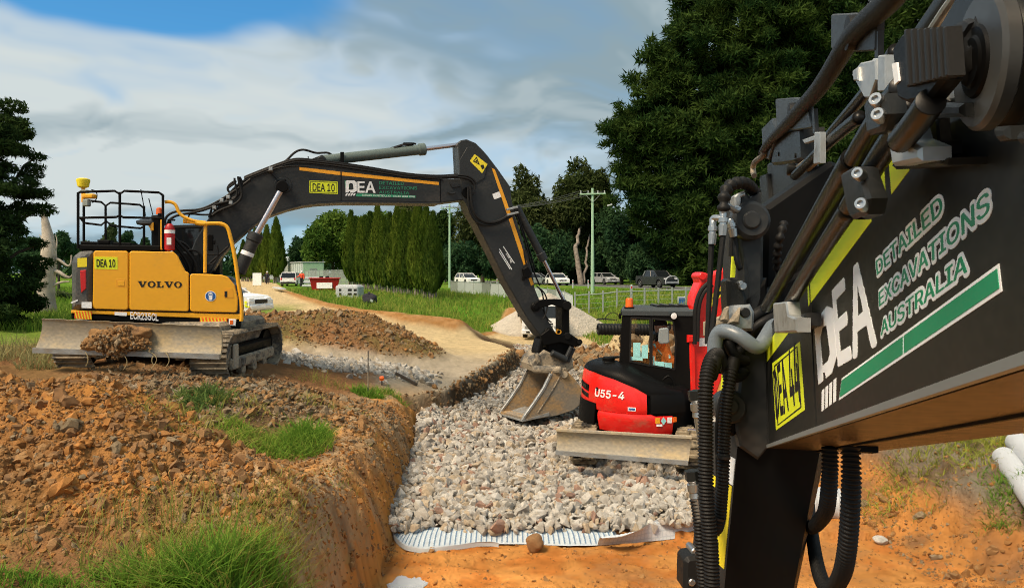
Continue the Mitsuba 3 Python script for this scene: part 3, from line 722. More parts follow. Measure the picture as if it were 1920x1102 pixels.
# boom cylinders
for off in (BO + .28, BO - .86):
    bc_ = obj('boom_cylinder', [cyl(HP.w(448, 512, off), HP.w(479, 442, off), .115, 18, .015), cyl(HP.w(474, 453, off), HP.w(481, 437, off), .14, 18, .02)], GRY, EX)
    obj('rod', [cyl(HP.w(479, 442, off), HP.w(526, 357, off), .058, 14)], CHR, bc_)
    obj('rod_eye', [cyl(HP.w(529, 350, off) - HP.n * .06, HP.w(529, 350, off) + HP.n * .06, .11, 16, .01)], BLK, bc_)
    obj('label_band', cyl(HP.w(462.5, 479, off), HP.w(465.5, 472, off), .118, 18), WST, bc_)
    obj('pressure_pipe', HP.pipe([(446, 520), (470, 470), (480, 446)], .018, off - .12, 6, -1), BLK, bc_)
# arm cylinder
AO = BO - .28
ac = obj('arm_cylinder', [cyl(HP.w(606, 301, AO), HP.w(797, 279.5, AO), .105, 20, .015), cyl(HP.w(784, 281, AO), HP.w(798, 279.5, AO), .125, 20, .02), cyl(HP.w(641, 297, AO), HP.w(644, 296.7, AO), .125, 20)], mat('cylinder_green', P((.10, .135, .125), .4, specular=.5)), EX)
obj('rod', cyl(HP.w(797, 279.5, AO), HP.w(862, 271, AO), .045, 14), CHR, ac)
obj('mounting_bracket', [HP.plate([(565, 305), (597, 293), (604, 290), (611, 296), (612, 306)], AO + .14, .05, .01), HP.plate([(565, 305), (597, 293), (604, 290), (611, 296), (612, 306)], AO - .1, .05, .01), cyl(HP.w(602, 300, AO + .18), HP.w(602, 300, AO - .18), .07, 14, .01)], GRY, ac)
objs('feed_hose', [HP.pipe([(530, 305), (545, 293), (556, 284), (568, 281), (582, 284), (594, 287), (618, 288), (622, 291)], .022, AO, 8, 40), HP.pipe([(729, 279), (752, 272), (766, 269), (780, 270)], .018, AO, 8, 24), HP.pipe([(735, 281), (757, 272), (772, 271)], .018, AO + .06, 8, 24)], RUB, ac)
obj('hose_fitting', [HP.box(757, 267, 776, 272, AO + .05, .1, .01), HP.box(638, 285, 645, 308, AO + .14, .02, .003), HP.box(577, 293, 579, 299, AO, .02, .003)], BLK, ac)
# dipper arm
arm = [(859, 268), (864, 263), (875, 261), (892, 268), (905, 281), (914, 291), (936, 320), (957, 350), (959, 372), (967, 408), (984, 462), (999, 510), (1003, 541), (1015, 570), (1026, 597), (1040, 620), (1047, 630), (1040, 640), (1026, 640), (1012, 628), (989, 597), (968, 561), (947, 525), (922, 474), (896, 424), (882, 401), (874, 382), (868, 372), (862, 328)]
SO = BO + .02
am = obj('dipper_arm', HP.plate(arm, SO, .5, .02), GRY, EX, label='dark grey dipper arm with orange stripe')
obj('side_plate', HP.plate([(861, 330), (862, 300), (876, 276), (888, 276), (905, 300), (912, 318), (908, 334), (888, 346), (878, 336)], SO + .02, .02, .006), GRY, am)
objs('arm_stripe', [HP.dec([(922, 315), (928, 318), (958, 400), (988, 492), (982, 497), (951, 402)], SO), HP.dec([(991, 522), (996, 520), (1001, 533), (996, 536)], SO)], OST, am)
wp = obj('warning_plate', HP.dec([(881, 302), (890, 289), (914, 308), (904, 325)], SO + .02, .004, .01), YST, am)
_tri = HP.poly([(886, 303), (893, 294), (899, 310)], SO); obj('symbol', [HP.plate(_tri.difference(_tri.buffer(-.018)), SO + .028, .003), HP.plate(HP.poly([(890, 303), (893, 300), (895, 305)], SO), SO + .028, .003), HP.plate(HP.poly([(900, 310), (906, 309), (908, 316), (903, 318)], SO), SO + .028, .003)], KST, am)
obj('small_sticker', HP.dec([(923, 364), (936, 359), (940, 369), (927, 374)], SO), WST, am)
obj('capacity_print', [HP.dec([(943, 462), (944, 461.5), (965, 493), (964, 494)], SO), HP.dec([(936, 467), (937.2, 466.5), (960.5, 505), (959.3, 505.5)], SO), HP.dec([(935.5, 472), (936.5, 471.5), (957, 504), (956, 505)], SO), HP.text('600 kg', (947, 477), (957.5, 493), (951, 474), SO)], WST, am)
obj('arm_pin', [HP.disc(876, 361, .11, SO + .02, .02), HP.disc(1005, 575, .10, SO + .07, .07, .015), HP.disc(1005, 575, .06, SO + .09, .03, .01), HP.disc(1029, 622, .09, SO + .05, .05, .012)], BLK, am)
objs('hose_loop', [HP.pipe([(882, 350), (884, 378), (896, 408), (915, 417), (940, 412), (962, 398), (970, 392)], .03, SO + .1, 8, 40), HP.pipe([(878, 350), (879, 385), (893, 415), (918, 422), (945, 414), (966, 400)], .024, SO + .08, 8, 40), HP.pipe([(842, 333), (866, 333), (885, 340), (890, 355)], .022, SO + .12, 8, 30), HP.pipe([(838, 331), (860, 329), (880, 332), (893, 345)], .02, SO + .08, 8, 30),
                  HP.pipe([(900, 285), (908, 295), (925, 322), (948, 352)], .02, SO - .2, 6, 30), HP.pipe([(966, 400), (985, 455), (998, 500), (1012, 535)], .02, SO - .1, 6, 30), HP.pipe([(970, 400), (990, 460), (1003, 505)], .018, SO - .2, 6, 30),
                  HP.pipe([(1010, 540), (1022, 552), (1026, 575), (1018, 598)], .016, SO + .06, 6, 24), HP.pipe([(1006, 536), (1016, 548), (1020, 580), (1034, 604)], .016, SO, 6, 24), HP.pipe([(988, 496), (990, 484), (986, 470), (988, 500)], .016, SO + .08, 6, 24)], RUB, am)
objs('hose_clamp', [HP.plate([(950, 391), (971, 386), (972, 390), (951, 395)], SO + .14, .06, .01), HP.plate([(951, 401), (972, 396), (973, 400), (952, 405)], SO + .14, .06, .01)], ALU, am)
objs('valve_block', [HP.plate([(981, 504), (990, 498), (998, 512), (993, 520), (984, 522)], SO + .1, .12, .015), HP.plate([(980, 518), (985, 517), (984, 526), (980, 526)], SO + .06, .04, .01)], BLK, am)
bcy = obj('bucket_cylinder', [cyl(HP.w(968, 388, SO - .25), HP.w(1019, 486, SO - .25), .085, 18, .012), cyl(HP.w(1013, 474, SO - .25), HP.w(1020, 488, SO - .25), .10, 18, .012)], GRY, EX)
obj('rod', cyl(HP.w(1019, 486, SO - .25), HP.w(1058, 565, SO - .25), .042, 12), CHR, bcy)
for off in (SO + .09, SO - .52):
    lk = obj('tipping_link', [HP.plate([(1003, 568), (1012, 562), (1040, 560), (1062, 562), (1068, 574), (1062, 580), (1036, 571), (1012, 578)], off, .05, .012)], BLK, EX)
lk = obj('bucket_link', [HP.plate([(1054, 570), (1068, 570), (1069, 632), (1055, 632)], SO - .05, .4, .03), cyl(HP.w(1063, 573, SO + .14), HP.w(1063, 573, SO - .56), .10, 18, .015), cyl(HP.w(1064, 630, SO + .1), HP.w(1064, 630, SO - .5), .08, 18, .015)], BLK, EX)
# hitch and tilting bucket
ht = obj('quick_hitch', [HP.plate([(1014, 628), (1030, 616), (1048, 626), (1072, 627), (1085, 636), (1090, 647), (1080, 650), (1050, 642), (1020, 648)], SO + .08, .06, .015), HP.plate([(1014, 628), (1030, 616), (1048, 626), (1072, 627), (1085, 636), (1090, 647), (1080, 650), (1050, 642), (1020, 648)], SO - .5, .06, .015),
      HP.plate([(1024, 636), (1056, 634), (1078, 650), (1072, 676), (1054, 682), (1028, 668)], SO, .45, .04), cyl(HP.w(1087, 641, SO + .14), HP.w(1087, 641, SO - .5), .06, 14, .01), HP.plate([(1014, 636), (1022, 632), (1018, 652), (1010, 668), (1008, 660)], SO + .03, .4, .02)], BLK, EX)
obj('hitch_mark', HP.text('D', (1042, 625), (1051.5, 627), (1044, 616.5), SO + .085, e=.004), OST, ht)
obj('tilt_cylinder', [cyl(HP.w(1034, 661, SO + .14), HP.w(1062, 674, SO + .14), .07, 14, .01), cyl(HP.w(1076, 652, SO + .1), HP.w(1064, 678, SO + .1), .045, 12), cyl(HP.w(1071, 650, SO + .14), HP.w(1059, 676, SO + .14), .045, 12)], GRY, ht)
obj('tilt_frame', [HP.plate([(1002, 672), (1022, 656), (1062, 676), (1074, 668), (1076, 690), (1062, 699), (1034, 700), (1000, 696), (997, 684)], SO + .1, .75, .03), HP.plate([(1004, 664), (1010, 662), (1016, 676), (1008, 684)], SO + .14, .1, .02), HP.plate([(1022, 684), (1044, 686), (1042, 700), (1018, 698)], SO + .18, .1, .02)], MUDST, ht)
NP = Plane((0.75, 15.0, .5), (math.cos(_a), math.sin(_a), 0), (0, 0, 1)); NP = Plane(NP.w(1040, 740), NP.u, (0, 0, 1))
prof = [(1036, 690), (1062, 694), (1077, 710), (1089, 726), (1092.5, 741), (1088, 757), (1074, 768), (1045, 778), (1010, 784), (980, 787), (984, 779), (1000, 757), (1020, 727), (1033, 700)]
back = prof[:10]
far = at(938, 775, 16.0) - NP.w(980, 787)
bpoly = NP.poly(prof)
th = .035
lp = A([NP.w(*a) for a in back]); nrm = unit(np.gradient(lp, axis=0)); inn = np.cross(nrm, NP.n); cpt = lp.mean(0); inn *= np.sign(((cpt - lp) * inn).sum(1))[:, None]
smp = spline(lp, 40); tt_ = unit(np.gradient(smp, axis=0)); nn_ = np.cross(tt_, NP.n); nn_ *= np.sign(((cpt - smp) * nn_).sum(1))[:, None]
ro = [smp, smp + far, smp + far + nn_ * .05, smp + nn_ * .05]; nS = len(smp)
V = np.stack(ro, 1).reshape(-1, 3); i = np.arange(nS - 1)[:, None] * 4; k = np.arange(4)[None]
qs = np.stack([i + k, i + (k + 1) % 4, i + 4 + (k + 1) % 4, i + 4 + k], -1).reshape(-1, 4); qs = np.vstack([qs, [[0, 3, 2, 1], [4 * nS - 4, 4 * nS - 3, 4 * nS - 2, 4 * nS - 1]]])
bk = obj('digging_bucket', tm(V, np.vstack([qs[:, [0, 1, 2]], qs[:, [0, 2, 3]]])), RUST, EX, label='wide rust brown bucket with a pale worn lip')
objs('side_plate', [NP.plate(bpoly, .02, th, .008), move(NP.plate(bpoly, .02, th, .008), shift(*far))], RUST, bk)
edge = LineString([NP.l(*a) for a in prof[9:]]).buffer(.028, cap_style='flat'); objs('edge_strip', [NP.plate(edge, .035, .06, .01), move(NP.plate(edge, .035, .06, .01), shift(*far))], STL, bk)
obj('seam_bar', NP.plate(LineString([NP.l(1057, 690), NP.l(1040, 722), NP.l(1025, 748), NP.l(1008, 772)]).buffer(.012), .035, .02, .004), MUDST, bk)
lip0, lip1 = NP.w(980, 788), NP.w(980, 788) + far; fw = unit(A([NP.w(980, 788) - NP.w(1045, 779)]))[0]
obj('cutting_edge', hull([p + d for p in (lip0 + NP.n * .04, lip1 - NP.n * .04) for d in (fw * .02 + A([0, 0, -.015]), -fw * .55 + A([0, 0, .03]), -fw * .55 + A([0, 0, .10]), fw * .02 + A([0, 0, .01]))]), STL, bk)
objs('hanger', [NP.plate([(1034, 686), (1062, 690), (1064, 712), (1048, 716), (1034, 704)], -.2, .05, .01), NP.plate([(1034, 686), (1062, 690), (1064, 712), (1048, 716), (1034, 704)], -.6, .05, .01), cyl(NP.w(1058, 702, .05), NP.w(1058, 702, -.9), .075, 16, .01), cyl(NP.w(1000, 692, -.3), NP.w(1052, 694, .05), .08, 12, .02)], MUDST, bk)
# undercarriage
uc = obj('undercarriage', [bx((-5.95, 13.6, 1.95), (2.2, 2.2, .45), .06), cyl((-5.95, 13.6, 2.0), (-5.95, 13.6, 2.3), .75, 28)], MUDST, EX)


def track(x0, x1, zb, name_x):
    L, h, y0 = 2.9, .74, 12.05; r = h / 2; zc = zb + r
    t = obj('track', [bx(((x0 + x1) / 2, y0 + L / 2, zc), (.34, L - .5, .30), .04), cyl(((x0 + x1) / 2 - .12, y0 + r, zc), ((x0 + x1) / 2 + .12, y0 + r, zc), r - .07, 20), cyl(((x0 + x1) / 2 - .12, y0 + L - r, zc), ((x0 + x1) / 2 + .12, y0 + L - r, zc), r - .07, 20)], BLK, EX)  # inner body coloured black to stand in for the shaded recess
    obj('side_frame', [bx((x1 - .05, y0 + L / 2 - .1, zc - .12), (.08, 2.2, .2), .03), bx((x1 + .0, y0 + .75, zc - .12), (.05, .14, .15), .02), bx((x1 + .0, y0 + 1.5, zc - .12), (.05, .14, .15), .02)], MUDST, t)
    obj('idler_hub', cyl((x1 - .14, y0 + r, zc), (x1 - .06, y0 + r, zc), .2, 18, .02), MUDST, t)
    obj('track_frame_end', bx((x1 - .02, y0 + .42, zc), (.05, .2, .42), .02), BLADE, t)
    for k in range(3): obj('roller', cyl((x1 - .12, y0 + .8 + .55 * k, zb + .12), (x1 - .01, y0 + .8 + .55 * k, zb + .12), .1, 14, .01), MUDST, t)
    w = x1 - x0; shoe = mikit.ply(cat([bx((0, 0, 0), (w, .165, .03), .006), bx((0, -.06, .035), (w, .02, .05), .004), bx((0, .03, .03), (w, .018, .035), .004)]), MUDST, smooth=False)
    per = 2 * (L - h) + 2 * math.pi * r; n = 40
    for k in range(n):
        s = per * k / n
        if s < L - h: p, an = (y0 + r + s, zc + r), 0
        elif s < L - h + math.pi * r: a = (s - L + h) / r; p, an = (y0 + L - r + r * math.sin(a), zc + r * math.cos(a)), -a
        elif s < 2 * (L - h) + math.pi * r: p, an = (y0 + L - r - (s - L + h - math.pi * r), zc - r), -math.pi
        else: a = (s - 2 * (L - h) - math.pi * r) / r; p, an = (y0 + r - r * math.sin(a), zc - r * math.cos(a)), -math.pi - a
        M = shift((x0 + x1) / 2, p[0], p[1]) @ rot(math.degrees(an), [1, 0, 0])
        obj('track_shoe', mulshape(shoe, M), None, t)
    return t


track(-7.42, -6.82, 1.42, 0); track(-5.2, -4.6, 1.24, 1)
# dozer blade with caked earth
BP = Plane((-6, 11.55, 2), (1, 0, 0), (0, 0, 1))
pr = [(0, .0), (.03, .05), (.075, .2), (.075, .36), (.03, .50), (-.005, .54)]           # concave face
tl_, tr_, bl_, br_ = BP.w(78, 597), BP.w(412, 612), BP.w(62, 660), BP.w(412, 672)
V = []
for s in np.linspace(0, 1, 2):
    lo, hi = bl_ + (br_ - bl_) * s, tl_ + (tr_ - tl_) * s
    for y, z in pr: V.append(lo + (hi - lo) * (z / .54) + A([0, y, 0]))
    for y, z in pr[::-1]: V.append(lo + (hi - lo) * (z / .54) + A([0, y + .045, 0]))
V = A(V); m = len(pr) * 2; k = np.arange(m); fq = np.stack([k, k + m, (k + 1) % m + m, (k + 1) % m], 1)
ends = [[0 + s, i, i + 1] for s in (0,) for i in range(1, m - 1)]
fl_ = [fq[:, [0, 1, 2]], fq[:, [0, 2, 3]]]
for i in range(len(pr) - 1):
    a, b, c, d = i, i + 1, m - 2 - i, m - 1 - i
    fl_ += [A([[a, b, c], [a, c, d]]), A([[a + m, c + m, b + m], [a + m, d + m, c + m]])]
bl = obj('dozer_blade', tm(V, np.vstack(fl_)), BLADE, EX, smooth=25, label='wide mud stained blade across the tracks')
obj('cutting_edge', hull([p + A(d) for p in (bl_, br_) for d in ((0, -.02, -.01), (0, -.02, .07), (0, .03, -.01), (0, .03, .07))]), STL, bl)
objs('push_arm', [beam((-6.6, 11.7, 1.75), (-6.3, 12.8, 1.85), .16, .14, .02), beam((-5.2, 11.7, 1.7), (-5.6, 12.8, 1.85), .16, .14, .02)], MUDST, bl)
# ---------------------------------------------------------------- the small red excavator
MX = thing('compact_excavator', 'small red and black excavator with a closed cab standing on the gravel bed', 'excavator')
MC = A([2.1, 12.2, 0.0])


def ringpt(phi, r, z):
    phi = np.radians(phi); return np.stack([MC[0] - r * np.cos(phi), MC[1] - r * np.sin(phi), z + 0 * phi], -1)


def patch(ph, ts, rf, zf, thick=.03, inward=None):
    """a shell over angles ph and heights ts in [0, 1], closed to the inside"""
    P_, Tt = np.meshgrid(ph, ts, indexing='ij'); R_, Z_ = rf(P_, Tt), zf(P_, Tt)
    o = ringpt(P_, R_, Z_); ce = np.broadcast_to(MC + A([0, 0, 1.0]), o.shape); i_ = o + unit(ce - o) * thick
    n, m = P_.shape; V = np.concatenate([o.reshape(-1, 3), i_.reshape(-1, 3)]); a, b = np.meshgrid(np.arange(n - 1), np.arange(m - 1), indexing='ij')
    q = np.stack([a * m + b, (a + 1) * m + b, (a + 1) * m + b + 1, a * m + b + 1], -1).reshape(-1, 4); q2 = q[:, ::-1] + n * m
    ring = [(k, 0) for k in range(n)] + [(n - 1, k) for k in range(1, m)] + [(k, m - 1) for k in range(n - 2, -1, -1)] + [(0, k) for k in range(m - 2, 0, -1)]
    e = A([x * m + y for x, y in ring]); e2 = np.roll(e, -1); q3 = np.stack([e2, e, e + n * m, e2 + n * m], 1)
    q = np.vstack([q, q2, q3]); return tm(V, np.vstack([q[:, [0, 1, 2]], q[:, [0, 2, 3]]]))


def mlerp(a, b, t): return a + (b - a) * t


ztop = lambda p: np.interp(p, [-80, 10, 30, 55, 75, 90, 100], [1.40, 1.46, 1.44, 1.37, 1.26, 1.13, 1.0])
rbody = lambda p: .965 + .0 * p
obj('turret_core', [lathe(MC, (0, 0, 1), [(.52, .80), (.56, .88), (.95, .90), (1.2, .86), (1.25, .80)], 40), lathe(MC, (0, 0, 1), [(.36, .42), (.52, .42)], 28)], BLK, MX)
obj('rear_hood', patch(np.arange(-70, 89, 4), np.linspace(0, 1, 9), lambda p, t: rbody(p) - .05 * t ** 3 - .015 * (t < .01), lambda p, t: mlerp(.875, ztop(p), t)), RED, MX, label='glossy red rounded rear hood')
rh = newkey('side_cover', MX)
scene[rh] = mikit.ply(patch(np.arange(-60, 126, 4), np.linspace(0, 1, 14), lambda p, t: (rbody(p) - .05) * np.cos(t * 1.22) ** .62, lambda p, t: ztop(np.minimum(p, 88)) + (np.interp(p, [30, 60, 90, 125], [1.60, 1.57, 1.43, 1.25]) - ztop(np.minimum(p, 88))) * np.sin(t * 1.57) ** .9), BLK, smooth=40)
obj('side_cover', patch(np.arange(89.5, 128, 3), np.linspace(0, 1, 8), lambda p, t: rbody(p) - .01 - .04 * t ** 3, lambda p, t: mlerp(.885, 1.16 + 0 * p, t)), BLK, MX, smooth=40)
obj('lower_skirt', patch(np.arange(38, 112, 4), np.linspace(0, 1, 6), lambda p, t: .985 - .05 * (1 - t) ** 2 - .02 * (t > .9), lambda p, t: mlerp(.58, .865, t) - .03 * (p > 90)), RED, MX)
obj('rear_bumper', patch(np.arange(-40, 38, 3), np.linspace(0, 1, 6), lambda p, t: 1.02 - .04 * t, lambda p, t: mlerp(.60, .96 + .03 * np.cos(np.radians((p - 5) * 2)), t)), BLK, MX)
rg = obj('rear_grille', patch(np.arange(3, 24, 2), np.linspace(0, 1, 4), lambda p, t: .968 + 0 * p, lambda p, t: mlerp(1.19, 1.29, t) - p * .0022, .01), BLK, MX)
objs('slot', [patch(np.arange(3, 24, 2), np.linspace(0, 1, 3), lambda p, t: .968 + 0 * p, lambda p, t: mlerp(1.08, 1.15, t) - p * .0022, .01), patch(np.arange(6, 20, 2), np.linspace(0, 1, 3), lambda p, t: .973 + 0 * p, lambda p, t: mlerp(1.21, 1.265, t) - p * .0022, .006)], GLK, rg)  # raised dark pieces painting the shade inside recessed slots


def on_ring(poly, phi0, z0, scale, r, t=.006):
    m = slab(poly, t); v = m.vertices; ph = phi0 + np.degrees(v[:, 0] * scale / r)
    rr_ = r + v[:, 2]; return tm(ringpt(ph, rr_, z0 + v[:, 1] * scale), m.faces)


u55 = affinity.skew(affinity.scale(textpoly('U55-4', True), 1.05, 1, origin=(0, 0)), xs=8)
obj('model_lettering', on_ring(u55.segmentize(.3), 33, 1.085, .115, .962), WST, MX)
obj('keyhole', on_ring(Point(0, 0).buffer(.028), 36, 1.20, 1, .955, .012), KST, MX)
obj('badge', on_ring(sbox(0, 0, .12, .055), 69, .92, 1, .962), WST, MX); obj('badge_print', on_ring(sbox(.012, .012, .108, .043), 69, .92, 1, .967, .004), BST, MX)
for ph, w, m_ in ((93, .07, OST), (104, .075, WST)): obj('warning_label', on_ring(sbox(0, 0, w, .085), ph, .745, 1, .985), m_, MX)
obj('diamond_label', on_ring(Polygon([(.04, 0), (.085, .06), (.04, .12), (0, .06)]), 98, .72, 1, .988), SKYB, MX)
obj('label_print', on_ring(sbox(0, 0, .09, .03), 94, .70, 1, .985), WST, MX)
obj('orange_lamp', on_ring(sbox(0, 0, .06, .07), 109, .76, 1, .99, .02), LENSO, MX)
# cab
CP = Plane((2.3, 11.72, 1.5), (1, -.15, 0), (0, 0, 1))
cabp = [(1161, 760), (1163, 640), (1166, 600), (1171, 586), (1178, 581), (1296, 585), (1300, 592), (1300, 700), (1296, 765)]
win1 = HPoly = None
w1 = CP.poly([(1184, 596), (1218, 598), (1218, 684), (1182, 676)]); w2 = CP.poly([(1224, 598), (1261, 602), (1266, 640), (1264, 691), (1223, 684)])
side = CP.poly(cabp).difference(unary_union([w1.buffer(.01, quad_segs=2), w2.buffer(.01, quad_segs=2)]))
cab = obj('cab', move(slab(side, .05), CP.M(-.05)), BLK, MX)
fr_ = CP.poly(cabp); a0, b0, a1, b1 = fr_.bounds
far_side = fr_.difference(sbox(a0 + .12, b0 + .75, a0 + .5, b1 - .22)).difference(sbox(a0 + .58, b0 + .75, a1 - .1, b1 - .22))
obj('far_side', move(slab(far_side, .04), CP.M(-1.05)), BLK, cab)
o_ = lambda s, z, off: CP.o + CP.u * s + CP.v * z + CP.n * off
objs('rear_frame', [bx((0, 0, 0), (.06, 1.0, .06), .01, frame(o_(a0 + .05, b1 - .06, -.55), CP.u, CP.n) @ rot(0, [0, 0, 1])), hull([o_(a0 + s, z, off) for s in (.0, .05) for z in (b0, b0 + .75) for off in (-.02, -1.05)])], BLK, cab)
objs('front_post', [hull([o_(a1 - s, z, off) for s in (.0, .06) for z in (b0, b1 - .05) for off in (-1.0, -1.05)]), hull([o_(a1 - s, z, off) for s in (.0, .06) for z in (b0, b0 + .3) for off in (-.02, -1.05)])], BLK, cab)
for w_ in (w1, w2):
    wk = obj('window', move(slab(w_.buffer(.012), .004), CP.M(-.026)), GLS, cab)
    obj('seal', move(slab(w_.buffer(.022, quad_segs=2).difference(w_.buffer(-.004)), .012), CP.M(.0)), RUB, wk)
for pts in ([(1187, 642), (1201, 642), (1201, 668), (1187, 668)], [(1203, 647), (1215, 646), (1215, 672), (1203, 671)], [(1182, 668), (1205, 669), (1205, 676), (1182, 674.5)], [(1217.5, 667), (1219, 667), (1219, 684), (1217.5, 684)], [(1224, 667), (1227, 668), (1227, 686), (1224, 685)], [(1228, 677), (1245, 678), (1245, 691), (1228, 689)], [(1246, 679.5), (1260, 680), (1260, 692), (1246, 691.5)]):
    obj('paper_notice', CP.dec(pts, -.02, .003), SKYB, cab)
roof = CP.poly([(1168, 590), (1171, 582), (1180, 578), (1300, 583), (1306, 590), (1306, 596), (1170, 594)])
def roofm(grow, z0, z1, e=0):
    q_ = [o_(a0 + .03 - grow, 0, 0), o_(a1 + .08 + grow, 0, 0)]; P2 = []
    for s, off in ((a0 + .02, .04), (a1 + .06, .04), (a1 + .06, -1.09), (a0 + .02, -1.09)): p = o_(s, 0, off); P2.append((p[0], p[1]))
    return move(slab(Polygon(P2).buffer(grow, quad_segs=4, join_style='round'), z1 - z0, .03), shift(0, 0, z0))
zr = CP.w(1230, 583)[2]
obj('roof', [roofm(-.02, zr - .07, zr + .03), roofm(-.10, zr + .03, zr + .055)], mat('cab_roof', P((.045, .055, .06), .4, specular=.4)), cab)
p = o_(a1 - .35, 0, -.5); obj('roof_hatch', [bx((p[0], p[1], zr + .065), (.5, .62, .03), .01)], BLK, cab)
objs('roof_rib', [bx((p[0] - .22 + k * .15, p[1], zr + .085), (.03, .6, .015), .004) for k in range(4)], GREYB, cab)
bp_ = CP.w(1180, 571, -.1); bp_[2] = zr + .03
bcn = obj('beacon', lathe(bp_, (0, 0, 1), [(0, .075), (.03, .075), (.03, .06), (.15, .058), (.165, .05), (.17, 0)], 18), LENSO, MX); obj('beacon_base', lathe(bp_ - A([0, 0, .02]), (0, 0, 1), [(0, .085), (.05, .08)], 18), BLK, bcn)
obj('side_bracket', CP.box(1160, 588, 1165, 598, -.2, .06, .01), BLK, MX)
wl = obj('work_light', [lathe(CP.w(1263, 592, .10), CP.n + A([.2, 0, -.1]), [(-.08, .035), (0, .06), (.02, .06)], 16)], BLK, MX); obj('lens', lathe(CP.w(1263, 592, .10), CP.n + A([.2, 0, -.1]), [(.018, .05), (.026, .045), (.03, 0)], 16), WST, wl)
mr = obj('side_mirror', [CP.plate([(1236, 616), (1251, 614), (1254, 618), (1255, 641), (1252, 644), (1238, 645), (1234, 640)], .26, .05, .015, .02)], mat('mirror_grey', P((.22, .25, .26), .4)), MX); obj('stalk', CP.pipe([(1254, 606, .05), (1257, 612, .15), (1252, 622, .22)], .012), BLK, mr)
obj('cab_handle', CP.pipe([(1243, 712), (1256, 706), (1262, 714), (1263, 745)], .015, .1, 8, 30), BLK, MX)
# inside: seat, operator
ik = obj('seat', [bx(CP.w(1232, 660, -.62) + A([0, 0, .0]), (.12, .5, .7), .05), bx(CP.w(1250, 712, -.55), (.5, .5, .14), .05)], BLK, cab)
obj('console', [bx(CP.w(1262, 700, -.3), (.5, .2, .3), .04), bx(CP.w(1235, 705, -.2), (.5, .1, .25), .03)], BLK, cab)
op = thing('person', 'operator in an orange high visibility jacket and dark cap seated inside the red excavator cab', 'person')
h = CP.w(1238, 612, -.55); sh_ = h + A([0, 0, -.27]); hip = h + A([.02, 0, -.80])
J = dict(head=(h, .10), crown=(h + A([.0, 0, .06]), .095), jaw=(h + A([.05, 0, -.07]), .06), nk=(h + A([0, 0, -.14]), .06), ch=(sh_ + A([0, 0, -.08]), .15), bl=(hip + A([0, 0, .1]), .15), sl=(sh_ + A([0, .17, 0]), .075), sr=(sh_ + A([0, -.17, 0]), .075),
         el=(sh_ + A([.12, .22, -.27]), .055), er=(sh_ + A([.12, -.22, -.27]), .055), wl=(sh_ + A([.36, .17, -.30]), .04), wr=(sh_ + A([.36, -.17, -.30]), .04), hl=(hip + A([.0, .1, 0]), .1), hr=(hip + A([.0, -.1, 0]), .1), kl=(hip + A([.42, .12, .05]), .07), kr=(hip + A([.42, -.12, .05]), .07), al=(hip + A([.5, .12, -.35]), .05), ar=(hip + A([.5, -.12, -.35]), .05),
         gl=(sh_ + A([.44, .16, -.28]), .035), gr=(sh_ + A([.44, -.16, -.28]), .035), nose=(h + A([.10, 0, -.01]), .018), brow=(h + A([.075, 0, .03]), .03))
body = person('', J, None, None)
obj('body', body([('head', 'crown'), ('head', 'jaw'), ('jaw', 'nk'), ('head', 'nk'), ('brow', 'nose'), ('nk', 'ch'), ('ch', 'bl'), ('wl', 'gl'), ('wr', 'gr'), ('el', 'wl'), ('er', 'wr'), ('sl', 'el'), ('sr', 'er'), ('ch', 'sl'), ('ch', 'sr'), ('bl', 'hl'), ('bl', 'hr'), ('hl', 'kl'), ('hr', 'kr'), ('kl', 'al'), ('kr', 'ar')], .04), SKIN, op, smooth=True)
for k in list(J): J[k] = (J[k][0], J[k][1] + .012)
obj('jacket', body([('ch', 'bl'), ('ch', 'sl'), ('ch', 'sr'), ('sl', 'el'), ('sr', 'er'), ('el', 'wl'), ('er', 'wr')], .04), CLO, op, smooth=True)
obj('trousers', body([('bl', 'hl'), ('bl', 'hr'), ('hl', 'kl'), ('hr', 'kr'), ('kl', 'al'), ('kr', 'ar')], .05), CLK, op, smooth=True)
obj('cap', [lathe(h + A([0, 0, .02]), (0, 0, 1), [(0, .112), (.05, .11), (.10, .08), (.125, 0)], 16), bx(h + A([.14, 0, .03]), (.12, .15, .015), .005)], CLK, op)
objs('reflective_tape', [tube([sh_ + A([x, y, z]) for x, y, z in pts], .02, 6) for pts in ([(.02, -.17, .07), (.06, -.2, -.05), (.1, -.28, -.22)], [(-.13, -.12, .0), (-.02, -.175, -.14), (.1, -.16, -.24)], [(-.12, -.13, -.3), (0, -.18, -.32), (.12, -.13, -.3)])], SKYB, op)
# small fittings around the cab
pc = obj('air_cleaner', [lathe(CP.w(1141, 686, -.1), (0, 0, 1), [(0, .085), (.09, .085), (.09, .075)], 20)], MUDST, MX); obj('lid', lathe(CP.w(1141, 686, -.1), (0, 0, 1), [(.085, .1), (.13, .105), (.15, .08), (.155, 0)], 20), BLK, pc)
obj('step_plate', [bx((3.0, 11.6, .62), (.45, .5, .06), .02), bx((2.95, 11.8, .85), (.3, .6, .4), .04)], BLK, MX)
obj('rod_end', cyl((2.65, 11.28, .63), (2.9, 11.28, .62), .025, 12), CHR, MX)
